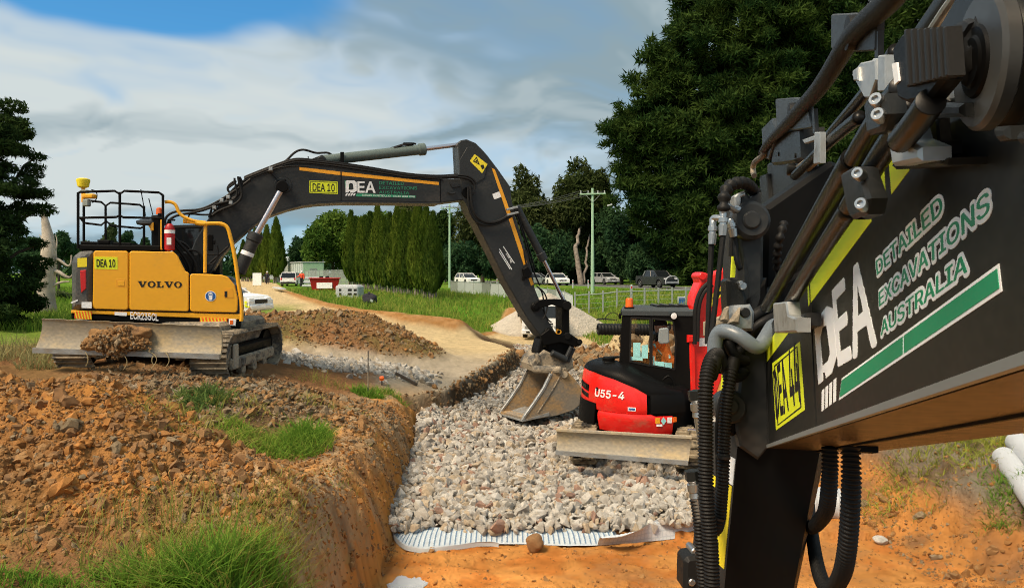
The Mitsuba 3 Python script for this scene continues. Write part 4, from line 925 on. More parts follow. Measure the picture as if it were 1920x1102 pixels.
# swing boom in red
SP = Plane((2.9, 11.7, 1.5), (1, .12, 0), (0, 0, 1))
sb = obj('boom', SP.plate([(1297, 690), (1299, 600), (1302, 556), (1313, 530), (1311, 520), (1316, 510), (1324, 511), (1330, 517), (1366, 502), (1374, 520), (1370, 620), (1360, 690), (1340, 750), (1312, 765), (1300, 745)], 0, .3, .02), RED, MX, label='raised red boom with a yellow warning label')
obj('cylinder_guard', [SP.plate([(1293, 640), (1304, 636), (1306, 735), (1296, 738)], .06, .1, .02), SP.box(1290, 628, 1306, 642, .08, .12, .02)], RED, sb)
objs('guard_hose', [SP.pipe([(1334, 528), (1318, 540), (1308, 560), (1303, 600), (1302, 645)], .035, .08, 10, 40), SP.pipe([(1336, 535), (1322, 546), (1313, 566), (1309, 600), (1308, 640)], .028, .1, 10, 40)], RUB, sb)
wl_ = obj('warning_label', SP.dec([(1330, 556), (1351, 537), (1358, 548), (1334, 575)], .002), YST, sb)
objs('warning_print', [SP.dec(p_, .006) for p_ in ([(1336, 558), (1340, 554), (1343, 560), (1338, 566)], [(1344, 551), (1351, 545), (1354, 549), (1346, 556)], [(1338, 567), (1344, 561), (1345, 563), (1339, 570)])], KST, wl_)
obj('white_label', SP.dec([(1311, 634), (1331, 632), (1331, 648), (1311, 649)], .002), WST, sb)
objs('pivot_boss', [SP.disc(1318, 518, .06, .03, .36, .01), SP.disc(1308, 742, .09, .04, .4, .015)], RED, sb)
# tracks
ax = unit(A([-.28, -.96, 0])); sx = A([-ax[1], ax[0], 0])            # towards the blade, and to its right in the picture
sx = sx if sx[0] > 0 else -sx
tc = MC + A([.06, .15, 0]) 
for s in (-1, 1):
    c = tc + sx * (.80 * s) ; L, h_, w = 2.3, .52, .40; r = h_ / 2; zb = .07
    t = obj('crawler_track', None or [hull([c + ax * a + sx * b + A([0, 0, z]) for a in (-L / 2 + .12, L / 2 - .12) for b in (-w / 2 + .06, w / 2 - .06) for z in (zb + .04, zb + h_ - .04)])], MUDST, MX)
    per = 2 * (L - h_) + 2 * math.pi * r; n = 40; lug = mikit.ply(cat([bx((0, 0, 0), (w, .15, .035), .01), bx((-w * .22, 0, .03), (w * .5, .06, .05), .012), bx((w * .22, .05, .03), (w * .5, .06, .05), .012)]), MUDRUB, smooth=False)
    B = np.eye(4); B[:3, 0], B[:3, 1], B[:3, 2] = -sx, ax, (0, 0, 1); B[:3, 3] = c; 
    if np.linalg.det(B[:3, :3]) < 0: B[:3, 0] *= -1
    for k in range(n):
        q_ = per * k / n
        if q_ < L - h_: p_, an = (-L / 2 + r + q_, zb + h_), 0
        elif q_ < L - h_ + math.pi * r: a = (q_ - L + h_) / r; p_, an = (L / 2 - r + r * math.sin(a), zb + r + r * math.cos(a)), -a
        elif q_ < 2 * (L - h_) + math.pi * r: p_, an = (L / 2 - r - (q_ - L + h_ - math.pi * r), zb), -math.pi
        else: a = (q_ - 2 * (L - h_) - math.pi * r) / r; p_, an = (-L / 2 + r - r * math.sin(a), zb + r - r * math.cos(a)), -math.pi - a
        obj('tread', mulshape(lug, B @ shift(0, p_[0], p_[1]) @ rot(math.degrees(an), [1, 0, 0])), None, t)
obj('track_frame', hull([tc + ax * a + sx * b + A([0, 0, z]) for a in (-.6, .6) for b in (-.7, .7) for z in (.2, .42)]), MUDST, MX)
# blade
q4 = [at(1043, 805, 11.0), at(1297, 819, 10.42), at(1290, 870, 10.42), at(1042, 850, 11.0)]
bw = A([.0, 0, 0]) - ax * .0
def blsol(pr_, t_):
    V = []
    for s in (0, 1):
        hi, lo = q4[0 + s], q4[3 - s]
        for d, z in pr_: V.append(lo + (hi - lo) * z - ax * d)
        for d, z in pr_[::-1]: V.append(lo + (hi - lo) * z - ax * (d + t_))
    m = 2 * len(pr_); k = np.arange(m); f = [np.stack([k, k + m, (k + 1) % m + m], 1), np.stack([k, (k + 1) % m + m, (k + 1) % m], 1)]
    for i in range(len(pr_) - 1):
        a, b, c_, d_ = i, i + 1, m - 2 - i, m - 1 - i; f += [A([[a, b, c_], [a, c_, d_], [a + m, c_ + m, b + m], [a + m, d_ + m, c_ + m]])]
    return tm(V, np.vstack(f))
mb = obj('dozer_blade', blsol([(0, 0), (.03, .15), (.06, .4), (.055, .65), (.02, .9), (-.01, 1)], .04), BLADE, MX, smooth=25, label='straight grey steel blade')
obj('cutting_edge', hull([p_ + A(d) - ax * e for p_ in (q4[3], q4[2]) for d in ((0, 0, -.012), (0, 0, .05)) for e in (-.015, .02)]), STL, mb)
obj('top_edge', hull([p_ + A(d) - ax * e for p_ in (q4[0], q4[1]) for d in ((0, 0, -.02), (0, 0, .012)) for e in (-.02, .04)]), BLADE, mb)
objs('push_arm', [beam(tc + ax * .5 + sx * s * .35 + A([0, 0, .3]), (q4[0] + q4[2]) / 2 + sx * s * .4 - ax * .1, .12, .12, .02) for s in (-1, 1)], MUDST, mb)
# ---------------------------------------------------------------- the near black boom of the machine the picture is taken from
D = unit(A([.229, 1, -.27])); S = unit(A([1, -.229, 0])); H = np.cross(S, D)
A1 = at(1441, 838, 3.9)
NB = Plane(A1, -D, H)                    # side plate: u runs towards the viewer, v up, n to the left
k_ = 3.9 / 3.15
FB = thing('black_excavator', 'black excavator boom and hanging arm with white and green lettering in the right foreground', 'excavator')
WB, HB = .43, .60


def bw3(t, s, h):
    """point of the boom: t metres towards the viewer, s to the right of the side plate, h above its lower edge"""
    return A1 - D * t + S * s + H * h


def hullb(ps): return hull([bw3(*p) for p in ps])


PLATE = mat('boom_plate', P(dirtcol((.013, .014, .0135), (.018, .017, .016), .45, .85, 2.5, fine=60, amp=.15), .4, specular=.22))
UNDER = mat('boom_underside', P(dirtcol((.03, .021, .011), (.06, .034, .013), .35, .75, 3), .4, specular=.5))  # orange-brown reflection of the soil put into the underside's colour
STRIPG = mat('boom_edge_grey', P((.16, .175, .18), .4))
obj('side_plate', move(slab(Polygon([(0, 0), (4.2, 0), (4.2, HB + .02), (.9, HB), (0, HB)]), .03, .0), NB.M(-.03)), PLATE, FB, label='black side plate carrying the company lettering')
obj('far_plate', move(slab(Polygon([(0, 0), (4.2, 0), (4.2, HB), (0, HB)]), .03), NB.M(-WB)), PLATE, FB)
obj('top_plate', hullb([(t, s, h) for t in (0, 4.2) for s in (.03, WB - .03) for h in (HB - .05, HB - .02)]), PLATE, FB)
obj('under_plate', hullb([(t, s, h) for t in (-.02, 4.2) for s in (.012, WB + .03) for h in (-.004, .022)]), UNDER, FB)
obj('edge_strip', hullb([(t, s, h) for t in (-.01, 4.2) for s in (-.010, .004) for h in (-.004, .013)]), STRIPG, FB)
obj('weld_line', [hullb([(t, s, h) for t in (1.48, 1.492) for s in (-.003, .004) for h in (.02, HB)]), hullb([(.004 + t, s, h) for t in (0, .012) for s in (-.004, .004) for h in (.02, HB)])], RUB, FB)
obj('under_seam', hullb([(t, s, h) for t in (-.02, 4.2) for s in (WB * .55, WB * .58) for h in (-.012, .0)]), BLK, FB)
# lime stripe along the top of the plate, broken by the clamps
for pts in ([(1438, 679), (1438, 664), (1484, 618), (1516, 573), (1484, 620)], [(1516.5, 573.6), (1515, 546), (1602, 414), (1636, 414)]):
    pass
sy = lambda x: 676 - 1.344 * (x - 1440)
for x0, x1 in ((1438, 1478), (1516, 1634), (1654, 1662), (1672, 1705), (1735, 1765)):
    w0 = [(x0, sy(x0)), (x1, sy(x1))]; a, b = NB.l(*w0[0]), NB.l(*w0[1]); hh = .085
    obj('lime_stripe', move(slab(Polygon([(a[0], a[1]), (b[0], b[1]), (b[0], b[1] + hh), (a[0], a[1] + hh)]), .0012), NB.M(.0)), HIV, FB)
fb_ = lambda name, txt, ll, lr, ul, m, **k: obj(name, NB.text(txt, ll, lr, ul, .0, **k), m, FB)
# number plate
q = [(1447.5, 681), (1499.5, 640), (1508.5, 768), (1455, 806)]
pl = obj('number_plate', NB.dec(q, 0, .0012), HIV, FB)
qq = lambda k: [tuple(A(q).mean(0) + (A(p) - A(q).mean(0)) * k) for p in q]
Pq = lambda k: NB.poly([tuple(A([(1477.5, 723.5)])[0] + (A(p) - A([1477.5, 723.5])) * A(k)) for p in q])
obj('border', NB.plate(Pq((.84, .90)).difference(Pq((.78, .865))), .0024, .0012), KST, pl)
obj('lettering', NB.text('DEA 44', (1456, 787), (1503, 752), (1449.5, 696), .0012, e=.0012, bold=True), KST, pl)


def lettered(name, txt, ll, lr, ul, m):
    g = quadfit(textpoly(txt, True), NB.l(*ll), NB.l(*lr), NB.l(*ul))
    r = obj(name, NB.plate(g.buffer(.0065, quad_segs=3), .0012, .0012), WST, FB)
    obj('letter_fill', NB.plate(g.buffer(-.001), .0024, .0012), m, r)


lettered('lettering', 'DETAILED', (1646, 517), (1771, 398), (1643, 490), LGS)
lettered('lettering', 'EXCAVATIONS', (1650, 576), (1859, 398), (1649, 547), LGS)
lettered('lettering', 'AUSTRALIA', (1653, 630), (1816, 510), (1653, 602), GST)
g = NB.poly([(1573.5, 750), (1579, 709), (1874, 494), (1880, 546)]); bar = obj('green_bar', NB.plate(g, .0012, .0012), WST, FB)
obj('bar_fill', [NB.plate(g.buffer(-.006, join_style='mitre').difference(NB.poly([(1694, 600), (1697, 600), (1697, 700), (1694, 700)])), .0024, .0012)], GST, bar)
obj('company_mark', [NB.text('', (1535, 721), (1571, 690), (1527, 606), 0, poly=logo_d(), e=.0012), NB.plate(quadfit(textpoly('EA', True), NB.l(1572, 690), NB.l(1645, 648), NB.l(1560, 545)), .0012, .0012)], WST, FB)
obj('mark_strokes', NB.text('', (1541, 771), (1572, 748), (1538, 735), 0, poly=affinity.skew(strokes4(), xs=0), e=.0012), WST, FB)
# nose fork at the boom's tip, and the arm hanging from it
N0 = A1
armP = Plane(at(1384, 832, 3.98), (1, .02, 0), (0.0, .06, 1))
obj('nose_fork', [armP.plate([(1392, 655), (1438, 640), (1444, 836), (1422, 862), (1388, 838), (1380, 800)], .05, .06, .012)], GRY, FB)
obj('boom_neck', [armP.plate([(1420, 560), (1560, 470), (1600, 830), (1440, 838)], -.12, .3, .02), armP.plate([(1392, 560), (1440, 520), (1442, 690), (1390, 690)], -.02, .3, .02)], BLK, FB)
FA = FB
obj('arm_body', hull([armP.w(*p) for p in ((1386, 800), (1548, 790), (1355, 1135), (1482, 1135))] + [armP.w(p[0], p[1], -.55) for p in ((1388, 800), (1560, 790), (1362, 1130), (1488, 1130))]), BLK, FA)
sidew = Plane(armP.w(1386, 832) + A([-.012, 0, 0]), (.03, -1, 0), (0.03, .06, 1)) if False else None
L0, L1 = armP.w(1386, 820, -.03), armP.w(1357, 1120, -.03); inn = A([-.075, .42, 0])
obj('side_web', hull([p + o for p in (armP.w(1392, 380, -.02), armP.w(1428, 360, -.02), L0 + A([.05, 0, 0])) for o in (A([0, 0, 0]), A([-.03, .30, 0]))]), GRY, FA)
obj('arm_side', hull([p + o for p in (L0, L1, L0 + A([.06, 0, 0]), L1 + A([.06, 0, 0])) for o in (A([0, 0, 0]), inn)]), GRY, FA)
def side_sticker(y0, y1, d0, d1, name, m, e):
    f0 = lambda y: L0 + (L1 - L0) * ((y - 820) / 300.0)
    n = unit(np.cross(L1 - L0, inn)); n = n if n[0] < 0 else -n
    c = [f0(y0) + inn * d0, f0(y0) + inn * d1, f0(y1) + inn * d1, f0(y1) + inn * d0]
    return hull([p + n * q_ for p in c for q_ in (0.0, e)])
st = obj('warning_panel', side_sticker(915, 1070, .06, .62, '', YST, .003), YST, FA)
for k in range(4): obj('panel_print', side_sticker(935 + k * 32, 955 + k * 32, .25, .6, '', KST, .006), KST, st)
obj('white_panel', side_sticker(862, 912, .04, .40, '', WST, .003), WST, FA)
obj('lime_strip', side_sticker(640, 840, .30, .62, '', HIV, .004), HIV, FA)
obj('lime_strip', armP.plate([(1378, 404), (1388, 400), (1378, 520), (1371, 520)], -.05, .02), HIV, FA)
obj('pivot_boss', [armP.disc(1372, 764, .085, .10, .12, .015), armP.disc(1372, 762, .045, .13, .04, .012)], GRY, FA)
obj('boss_plate', armP.plate([(1360, 738), (1384, 730), (1390, 790), (1376, 826), (1358, 800)], .03, .06, .015, .02), BLK, FA)
obj('arm_head', [armP.plate([(1383, 362), (1398, 356), (1412, 372), (1434, 390), (1432, 560), (1418, 600), (1404, 640), (1398, 520), (1386, 460)], -.02, .22, .02)], GRY, FA)
obj('head_plate', [armP.plate([(1377, 368), (1384, 362), (1398, 360), (1398, 366), (1390, 370), (1388, 440), (1382, 440)], .04, .08, .008)], ALU, FA)
obj('head_roller', [armP.disc(1411, 412, .105, .06, .1, .02, 24), armP.disc(1411, 412, .05, .075, .03, .01)], GRY, FA)
obj('dark_housing', [armP.plate([(1434, 388), (1560, 300), (1640, 330), (1560, 560), (1440, 690), (1404, 660), (1430, 560)], -.28, .3, .03)], BLK, FA)
obj('hose_box', armP.plate([(1363, 526), (1368, 520), (1392, 526), (1402, 560), (1402, 585), (1366, 590)], .12, .12, .02, .01), PLATE, FA)
objs('box_bolt', [armP.disc(1394, 536, .02, .15, .04, .004, 10), armP.disc(1390, 530, .012, .16, .05, .003, 8)], ZINC, FA)
# pipes and clamps along the boom's top, all beside the plate
PO = .06


def bp2(px, py, off=PO): return NB.w(px, py, off)


def pipe2(name, pts, r, m, off=PO, sides=14, par=FB, n=40):
    p = A([bp2(*q_) if len(q_) > 2 else bp2(q_[0], q_[1], off) for q_ in pts]); r_ = r
    return obj(name, tube(spline(p, n) if len(p) > 2 else p, r_, sides), m, par, smooth=True)


PIPE = mat('hydraulic_pipe', P((.010, .010, .010), .34, specular=.28))
pipe2('hydraulic_pipe', [(1437, 577), (1520, 432), (1599, 298)], .028, PIPE, .05)
pipe2('hydraulic_pipe', [(1472, 585), (1532, 484), (1592, 392)], .022, PIPE, .06)
pipe2('hydraulic_pipe', [(1590, 392), (1640, 310), (1682, 246), (1716, 196)], .022, PIPE, .06)
pipe2('hydraulic_pipe', [(1599, 300), (1640, 232), (1692, 162)], .022, PIPE, .05)
pipe2('hydraulic_pipe', [(1444, 560), (1500, 470), (1570, 350), (1640, 240)], .018, PIPE, -.08)
pipe2('hydraulic_pipe', [(1536, 282), (1580, 225), (1620, 178), (1680, 95)], .020, PIPE, -.1)
pipe2('hydraulic_pipe', [(1490, 330), (1520, 300), (1560, 262), (1612, 220)], .020, PIPE, -.06)
pipe2('hydraulic_pipe', [(1688, 264), (1716, 232), (1746, 190)], .020, PIPE, .10)
for q_, m in (([(1574, 325), (1596, 312), (1608, 316), (1626, 372), (1620, 402), (1594, 412), (1588, 400)], BLK), ([(1618, 195), (1626, 180), (1652, 176), (1660, 214), (1650, 246), (1624, 254)], BLK)):
    c = NB.plate(q_, .11, .035, .008); cc = obj('pipe_clamp', c, PLATE, FB)
    for px, py in (((1610, 326), (1616, 383)) if q_[0][0] < 1600 else ((1644, 188), (1648, 216))):
        w_ = NB.w(px, py, .115); bo = obj('clamp_bolt', lathe(w_, unit(NB.n * .55 - D * .8), [(-.012, .012), (.005, .012), (.008, .0105), (.008, .006), (.002, .0055), (.002, 0)], 16), ZINC, cc)
for q_, off in (([(1449, 568), (1473, 565), (1476, 590), (1492, 596), (1492, 622), (1452, 624)], .09), ([(1660, 232), (1684, 228), (1692, 262), (1722, 276), (1723, 302), (1672, 312)], .09)):
    cl = obj('clamp_block', NB.plate(q_, off, .045, .006), ALU, FB)
    x, y = q_[3]; obj('rubber_insert', NB.plate([(x - 2, y), (x + 16, y - 10), (x + 17, y + 14), (x - 2, y + 22)], off - .03, .05, .006), RUB, cl)
# upright white plates and brackets
for q_, off in (([(1527, 248), (1537, 248), (1537, 306), (1525, 308)], -.02), ([(1646, 104), (1659, 104), (1659, 172), (1645, 172)], -.02)):
    obj('bracket_plate', NB.plate(q_, off, .02, .003), ALU, FB)
objs('bracket_arm', [NB.plate([(1597, 140), (1612, 118), (1640, 112), (1642, 150), (1630, 184), (1620, 184)], -.06, .014, .004), NB.plate([(1504, 262), (1526, 254), (1530, 262), (1508, 270)], -.05, .014, .004), NB.plate([(1598, 132), (1606, 126), (1608, 152), (1600, 152)], -.05, .014, .004), NB.plate([(1635, 110), (1668, 108), (1668, 116), (1636, 120)], -.08, .014, .004)], ALU, FB)
# thick black hose with its square clamps
HO = -.22
pipe2('supply_hose', [(1700, -40), (1660, 8), (1612, 52), (1585, 88), (1572, 110), (1540, 160), (1505, 200), (1482, 226), (1450, 258), (1428, 288)], np.r_[np.linspace(.042, .042, 30), np.linspace(.042, .03, 30)], RUB, HO, n=60)
obj('hose_end', NB.pipe([(1432, 282), (1420, 300), (1412, 318), (1414, 330)], .026, HO), YST if False else MUDST, FB)
for q_ in ([(1558, 27), (1600, 25), (1642, 30), (1640, 96), (1600, 98), (1558, 92)], [(1454, 186), (1488, 183), (1512, 190), (1522, 240), (1490, 244), (1456, 240)]):
    sc_ = obj('square_clamp', NB.plate(q_, HO - .015, .03, .006, .01), GRY, FB)
    x, y = A(q_).mean(0); w_ = NB.w(x - 2, y, HO); obj('grommet', lathe(w_, NB.n, [(-.01, .07), (.02, .068), (.024, .05)], 20), RUB, sc_)
objs('clamp_stay', [NB.plate([(1640, 60), (1646, 58), (1646, 110), (1640, 112)], HO - .02, .02), NB.plate([(1522, 205), (1526, 204), (1528, 250), (1524, 250)], HO - .02, .02)], GRY, FB)
obj('hinge_block', [NB.plate([(1450, 246), (1500, 240), (1503, 300), (1486, 306), (1446, 310)], -.26, .14, .02), NB.plate([(1428, 240), (1446, 222), (1456, 246), (1440, 300), (1430, 296)], -.24, .05, .01)], PLATE, FB)
objs('hinge_bolt', [NB.disc(1458, 289, .016, -.25, .03, .003, 12), NB.disc(1489, 292, .016, -.25, .03, .003, 12), NB.disc(1474, 318, .04, -.22, .06, .01, 16)], PLATE, FB)
obj('hinge_arm', [NB.plate([(1490, 312), (1520, 286), (1526, 296), (1500, 322)], -.18, .05, .012)], MUDST, FB)
obj('hinge_column', [NB.plate([(1424, 330), (1436, 326), (1442, 398), (1426, 396)], -.26, .06, .01), NB.plate([(1438, 306), (1500, 300), (1520, 360), (1440, 392)], -.3, .1, .02)], PLATE, FB)
# finned lamp housing
lm = obj('finned_housing', NB.plate([(1672, 90), (1690, 62), (1700, 58), (1768, 62), (1766, 150), (1738, 186), (1700, 194), (1682, 186)], .105, .025, .006), BLK, FB)
for k in range(7):
    x = 1694 + k * 12; obj('cooling_fin', NB.plate([(x, 56 - k * .8), (x + 5, 55 - k * .8), (x + 11, 160 - k * 3), (x + 5, 164 - k * 3)], .116, .02, .002), RUB, lm)
obj('label', NB.plate([(1672, 120), (1681, 117), (1685, 152), (1677, 159)], .108, .012), WST, lm)
obj('mounting_block', [NB.plate([(1738, 176), (1760, 150), (1772, 146), (1774, 190), (1736, 194)], .04, .02, .005), NB.plate([(1774, 142), (1786, 136), (1796, 140), (1796, 188), (1776, 190)], .035, .015, .004)], ALU, FB)
obj('cover_bar', [NB.plate([(1720, 204), (1738, 192), (1800, 194), (1802, 220), (1738, 222), (1722, 226)], .06, .03, .006), NB.plate([(1722, 198), (1738, 194), (1740, 204), (1724, 214)], .07, .03, .006)], PLATE, FB)
obj('stop_plate', [NB.plate([(1726, 236), (1756, 222), (1760, 300), (1732, 306)], .03, .02, .004), NB.plate([(1669, 306), (1768, 296), (1766, 310), (1672, 318)], .06, .06, .008)], OLIV if False else PLATE, FB)
# cylinder foot: big round flange, its barrel running off to the right
cc0 = NB.w(1834, 116, .04)
fl = obj('cylinder_flange', lathe(cc0, -NB.n, [(-.003, .0), (-.003, .088), (.003, .094), (.018, .094), (.022, .088), (.022, 0)], 44), mat('flange_grey', P(dirtcol((.06, .065, .068), (.035, .035, .034), .4, .7, 8), .4, specular=.4)), FB)
obj('flange_boss', lathe(cc0 + NB.n * .003, NB.n, [(0, .05), (.004, .047), (.005, .036), (.008, .032), (.008, 0)], 30), BLK, fl)
mud = blobs(cc0 + NB.n * .008 + A([.0, 0, .006]), .034, 2, 3, .8); mud = tm((mud.vertices - cc0) * A([.35, 1, 1.3]) + cc0, mud.faces); obj('dried_grease', mud, RUB, fl, smooth=True)
obj('cylinder_barrel', lathe(cc0 - NB.n * .022, -NB.n, [(0, .086), (.012, .09), (.34, .09), (.35, .085)], 40), PLATE, FB)
obj('barrel_bracket', [hullb([(t, s, h) for t in (2.62, 2.9) for s in (.05, .3) for h in (HB - .02, HB + .10)])], PLATE, FB)
objs('foot_nut', [NB.plate([(1858, 238), (1884, 236), (1886, 262), (1866, 266)], .05, .03, .006), NB.plate([(1902, 248), (1930, 246), (1930, 270), (1904, 270)], .05, .03, .006)], PLATE, FB)
obj('top_cylinder', cyl(NB.w(1745, 70, -.25), NB.w(1840, -60, -.25), .05, 20), PLATE, FB); obj('cylinder_rail', NB.pipe([(1746, 58), (1770, 22), (1800, -20)], .012, -.2, 8, -1), ALU, FB)
obj('grease_hose', NB.pipe([(1764, 108), (1780, 98), (1800, 70), (1830, 60)], .016, .04), RUB, FB)
# bent steel pipe and manifold by the boom tip
obj('manifold', [armP.plate([(1338, 604), (1376, 590), (1400, 596), (1398, 625), (1346, 640), (1338, 630)], .14, .2, .02)], MUDST, FB)
mf = obj('manifold_block', [armP.plate([(1372, 600), (1378, 572), (1408, 570), (1416, 585), (1414, 620), (1380, 622)], .2, .12, .015)], ALU, FB)
obj('port', armP.disc(1398, 586, .026, .21, .03, .004), KST, mf)
objs('fitting', [armP.plate([(1352, 600), (1362, 578), (1368, 574), (1368, 606)], .22, .05, .012), armP.plate([(1366, 606), (1384, 584), (1390, 576), (1388, 608)], .24, .04, .012)], MUDST, FB)
BL = mat('lit_pipe', P((.13, .16, .19), .35, specular=.6))  # lit blue-grey of the bend put into its base colour
obj('bent_pipe', tube(spline([armP.w(*p) for p in ((1338, 690, .2), (1340, 650, .2), (1350, 622, .22), (1368, 622, .26), (1398, 638, .3), (1420, 650, .3), (1434, 636, .28), (1448, 612, .2), (1462, 590, .1))], 60), .037, 16), BL, FB, smooth=True)
objs('pipe_loop', [tube(spline([armP.w(*p) for p in pts], 40), r, 12) for pts, r in (([(1398, 640, .1), (1405, 600, .15), (1425, 585, .15), (1440, 575, .1)], .03), ([(1412, 640, .1), (1420, 610, .18), (1440, 598, .18), (1455, 592, .12)], .022), ([(1346, 640, .1), (1352, 672, .16), (1366, 700, .16), (1396, 694, .1)], .03), ([(1366, 640, .1), (1380, 668, .12), (1400, 676, .1)], .028), ([(1376, 690, .05), (1384, 660, .1), (1400, 645, .1)], .03))], RUB, FB, smooth=True)
obj('lower_manifold', armP.plate([(1345, 640), (1400, 630), (1404, 690), (1376, 706), (1348, 700)], .06, .2, .03), BLK, FB)


def corrugated(pts, r, pitch=.026, amp=.16, sides=16, n=400):
    p = spline(pts, n); s = np.r_[0, np.cumsum(np.linalg.norm(np.diff(p, axis=0), axis=1))]; m = int(s[-1] / pitch * 5)
    si = np.linspace(0, s[-1], m); p = np.stack([np.interp(si, s, p[:, k]) for k in range(3)], 1); ph = (si / pitch) % 1
    return tube(p, r * (1 + amp * (np.clip(np.sin(ph * 2 * np.pi) * 1.8, -1, 1)) * .5), sides)


objs('hydraulic_hose', [cyl(armP.w(a, b, o), armP.w(c, d, o), .014, 10) for a, b, c, d, o in ((1334, 455, 1326, 645, .15), (1356, 440, 1333, 640, .2), (1373, 420, 1371, 480, .0))], RUB, FB)
obj('hydraulic_hose', tube(spline([armP.w(*p) for p in ((1371, 432, .05), (1380, 465, .05), (1382, 490, .08), (1388, 505, .08))], 24), .014, 10), RUB, FB, smooth=True)
for a, b, c, d, o in ((1337, 412, 1335, 458, .16), (1356, 396, 1355, 442, .2), (1369, 410, 1376, 444, .08)):
    p0, p1 = armP.w(a, b, o), armP.w(c, d, o); L = np.linalg.norm(p1 - p0); obj('hose_coupling', lathe(p0, p1 - p0, [(0, .012), (.012, .018), (.25 * L, .018), (.27 * L, .025), (.45 * L, .025), (.47 * L, .018), (.55 * L, .018), (.57 * L, .024), (L, .02)], 12), ZINC, FB)
obj('hose_elbow', [tube(spline([armP.w(*p) for p in ((1337, 418, .16), (1338, 410, .16), (1346, 409, .18), (1356, 409, .2))], 20), .018, 10), tube(spline([armP.w(*p) for p in ((1355, 400, .2), (1357, 388, .2), (1368, 389, .15), (1384, 389, .08))], 20), .018, 10)], ZINC, FB)
objs('spiral_hose', [corrugated([armP.w(*p) for p in pts], r, pt, am, 12) for pts, r, pt, am in (([(1357, 395, .2), (1358, 370, .2), (1368, 349, .15), (1386, 343, .1), (1404, 348, .0), (1416, 362, -.1)], .028, .055, .5), ([(1470, 420, .0), (1464, 440, .05), (1458, 470, .0), (1466, 520, -.1)], .02, .05, .5))], RUB, FB, smooth=True)
# sleeved hoses hanging beside the arm
lay = [([(1346, 664, .22), (1331, 682, .30), (1325, 710, .34), (1323, 780, .36), (1323, 860, .36), (1325, 941, .36), (1332, 1021, .36), (1335, 1101, .36), (1337, 1160, .36)], .035), ([(1376, 682, .16), (1370, 700, .2), (1364, 740, .22), (1358, 820, .22), (1355, 901, .22), (1352, 941, .2), (1349, 972, .18), (1343, 990, .14), (1336, 980, .05), (1334, 930, -.02)], .030), ([(1303, 935, .30), (1306, 950, .3), (1313, 1021, .3), (1319, 1101, .3), (1322, 1160, .3)], .026)]
objs('sleeved_hose', [corrugated([armP.w(*p) for p in pts], r, .017, .22, 12) for pts, r in lay], RUB, FB, smooth=True)
objs('cable_tie', [lathe(armP.w(1356, 856, .25) , A([.1, 0, 1]), [(-.006, .036), (.006, .036)], 14), lathe(armP.w(1345, 970, .2), A([.3, 0, 1]), [(-.006, .036), (.006, .036)], 14)], KST, FB)
obj('hose_collar', [lathe(armP.w(1335, 688, .28), A([-.35, 0, -1]), [(-.06, .034), (-.02, .042), (.05, .042), (.06, .036)], 18), lathe(armP.w(1372, 690, .18), A([-.3, 0, -1]), [(-.06, .03), (.03, .037), (.06, .032)], 18)], RUB, FB)
for x, y, o in ((1305, 735, .25), (1299, 885, .3)):
    p = armP.w(x, y, o); d_ = unit(armP.w(x + 9, y + 60, o) - p); ck = obj('hose_coupling', lathe(p, d_, [(0, .034), (.04, .036), (.045, .03), (.05, .03), (.055, .038), (.09, .038), (.095, .032), (.12, .036), (.125, .03), (.24, .028)], 18), ZINC, FB)
    obj('cap_nut', lathe(p - d_ * .01, d_, [(0, .03), (.0, .042), (.045, .044), (.05, .036)], 6), PLATE, ck)
obj('thin_hose', tube(spline([armP.w(*p) for p in ((1372, 706, .15), (1350, 760, .12), (1346, 850, .12), (1338, 960, .1))], 40), .014, 8), RUB, FB, smooth=True)
ls = [([NB.w(1556, 838, -.2), NB.w(1556, 880, -.2), NB.w(1553, 930, -.2), NB.w(1545, 965, -.22), NB.w(1528, 985, -.25), NB.w(1518, 960, -.4), NB.w(1515, 900, -.5)], .033), ([NB.w(1594, 838, -.2), NB.w(1596, 880, -.2), NB.w(1594, 960, -.2), NB.w(1588, 1030, -.2), NB.w(1570, 1092, -.22), NB.w(1553, 1104, -.24), NB.w(1538, 1080, -.26), NB.w(1527, 1030, -.3), NB.w(1520, 975, -.38), NB.w(1516, 940, -.45)], .034)]
objs('looped_hose', [corrugated(p, r, .018, .24, 12) for p, r in ls], RUB, FB, smooth=True)
obj('underside_bracket', [hullb([(t, s, h) for t in (.62, .74) for s in (.26, .36) for h in (-.03, .0)])], BLK, FB)
rb_ = obj('rubber_stop', [armP.plate([(1283, 1052), (1290, 1044), (1312, 1042), (1316, 1110), (1282, 1110)], .15, .15, .02, .02)], RUB, FA)
objs('stop_bolt', [armP.disc(1303, 1035, .02, .1, .12, .004, 10), armP.disc(1298, 1092, .018, .16, .03, .004, 10)], ZINC, rb_)
# ---------------------------------------------------------------- gravel bed, clods, geotextile
def stoneset(n, seed, sub=1, sharp=.32):
    out = []
    for i in range(n):
        g = np.random.default_rng(seed + i); m = trimesh.creation.icosphere(sub); v = A(m.vertices)
        pl = unit(g.normal(size=(9, 3))); d = g.uniform(.55, .9, 9)
        for a, b in zip(pl, d): v = v - np.maximum(0, v @ a - b)[:, None] * a       # broken faces
        v = v * (1 + sharp * .4 * (meshkit.noise(v * 2 + i * 5, i)[:, None] - .5)) * g.uniform([.85, .7, .5], [1.25, 1.0, .8]); out.append((v, A(m.faces)))
    return out


def crushed(n, seed, k=15):
    """angular broken rock: hulls of a few random points"""
    out = []
    for i in range(n):
        g = np.random.default_rng(seed + i); p = unit(g.normal(size=(k, 3))) * g.uniform(.78, 1.08, (k, 1)) * g.uniform([.85, .65, .45], [1.3, 1.0, .8]); h = hull(p - p.mean(0)); out.append((A(h.vertices), A(h.faces)))
    return out


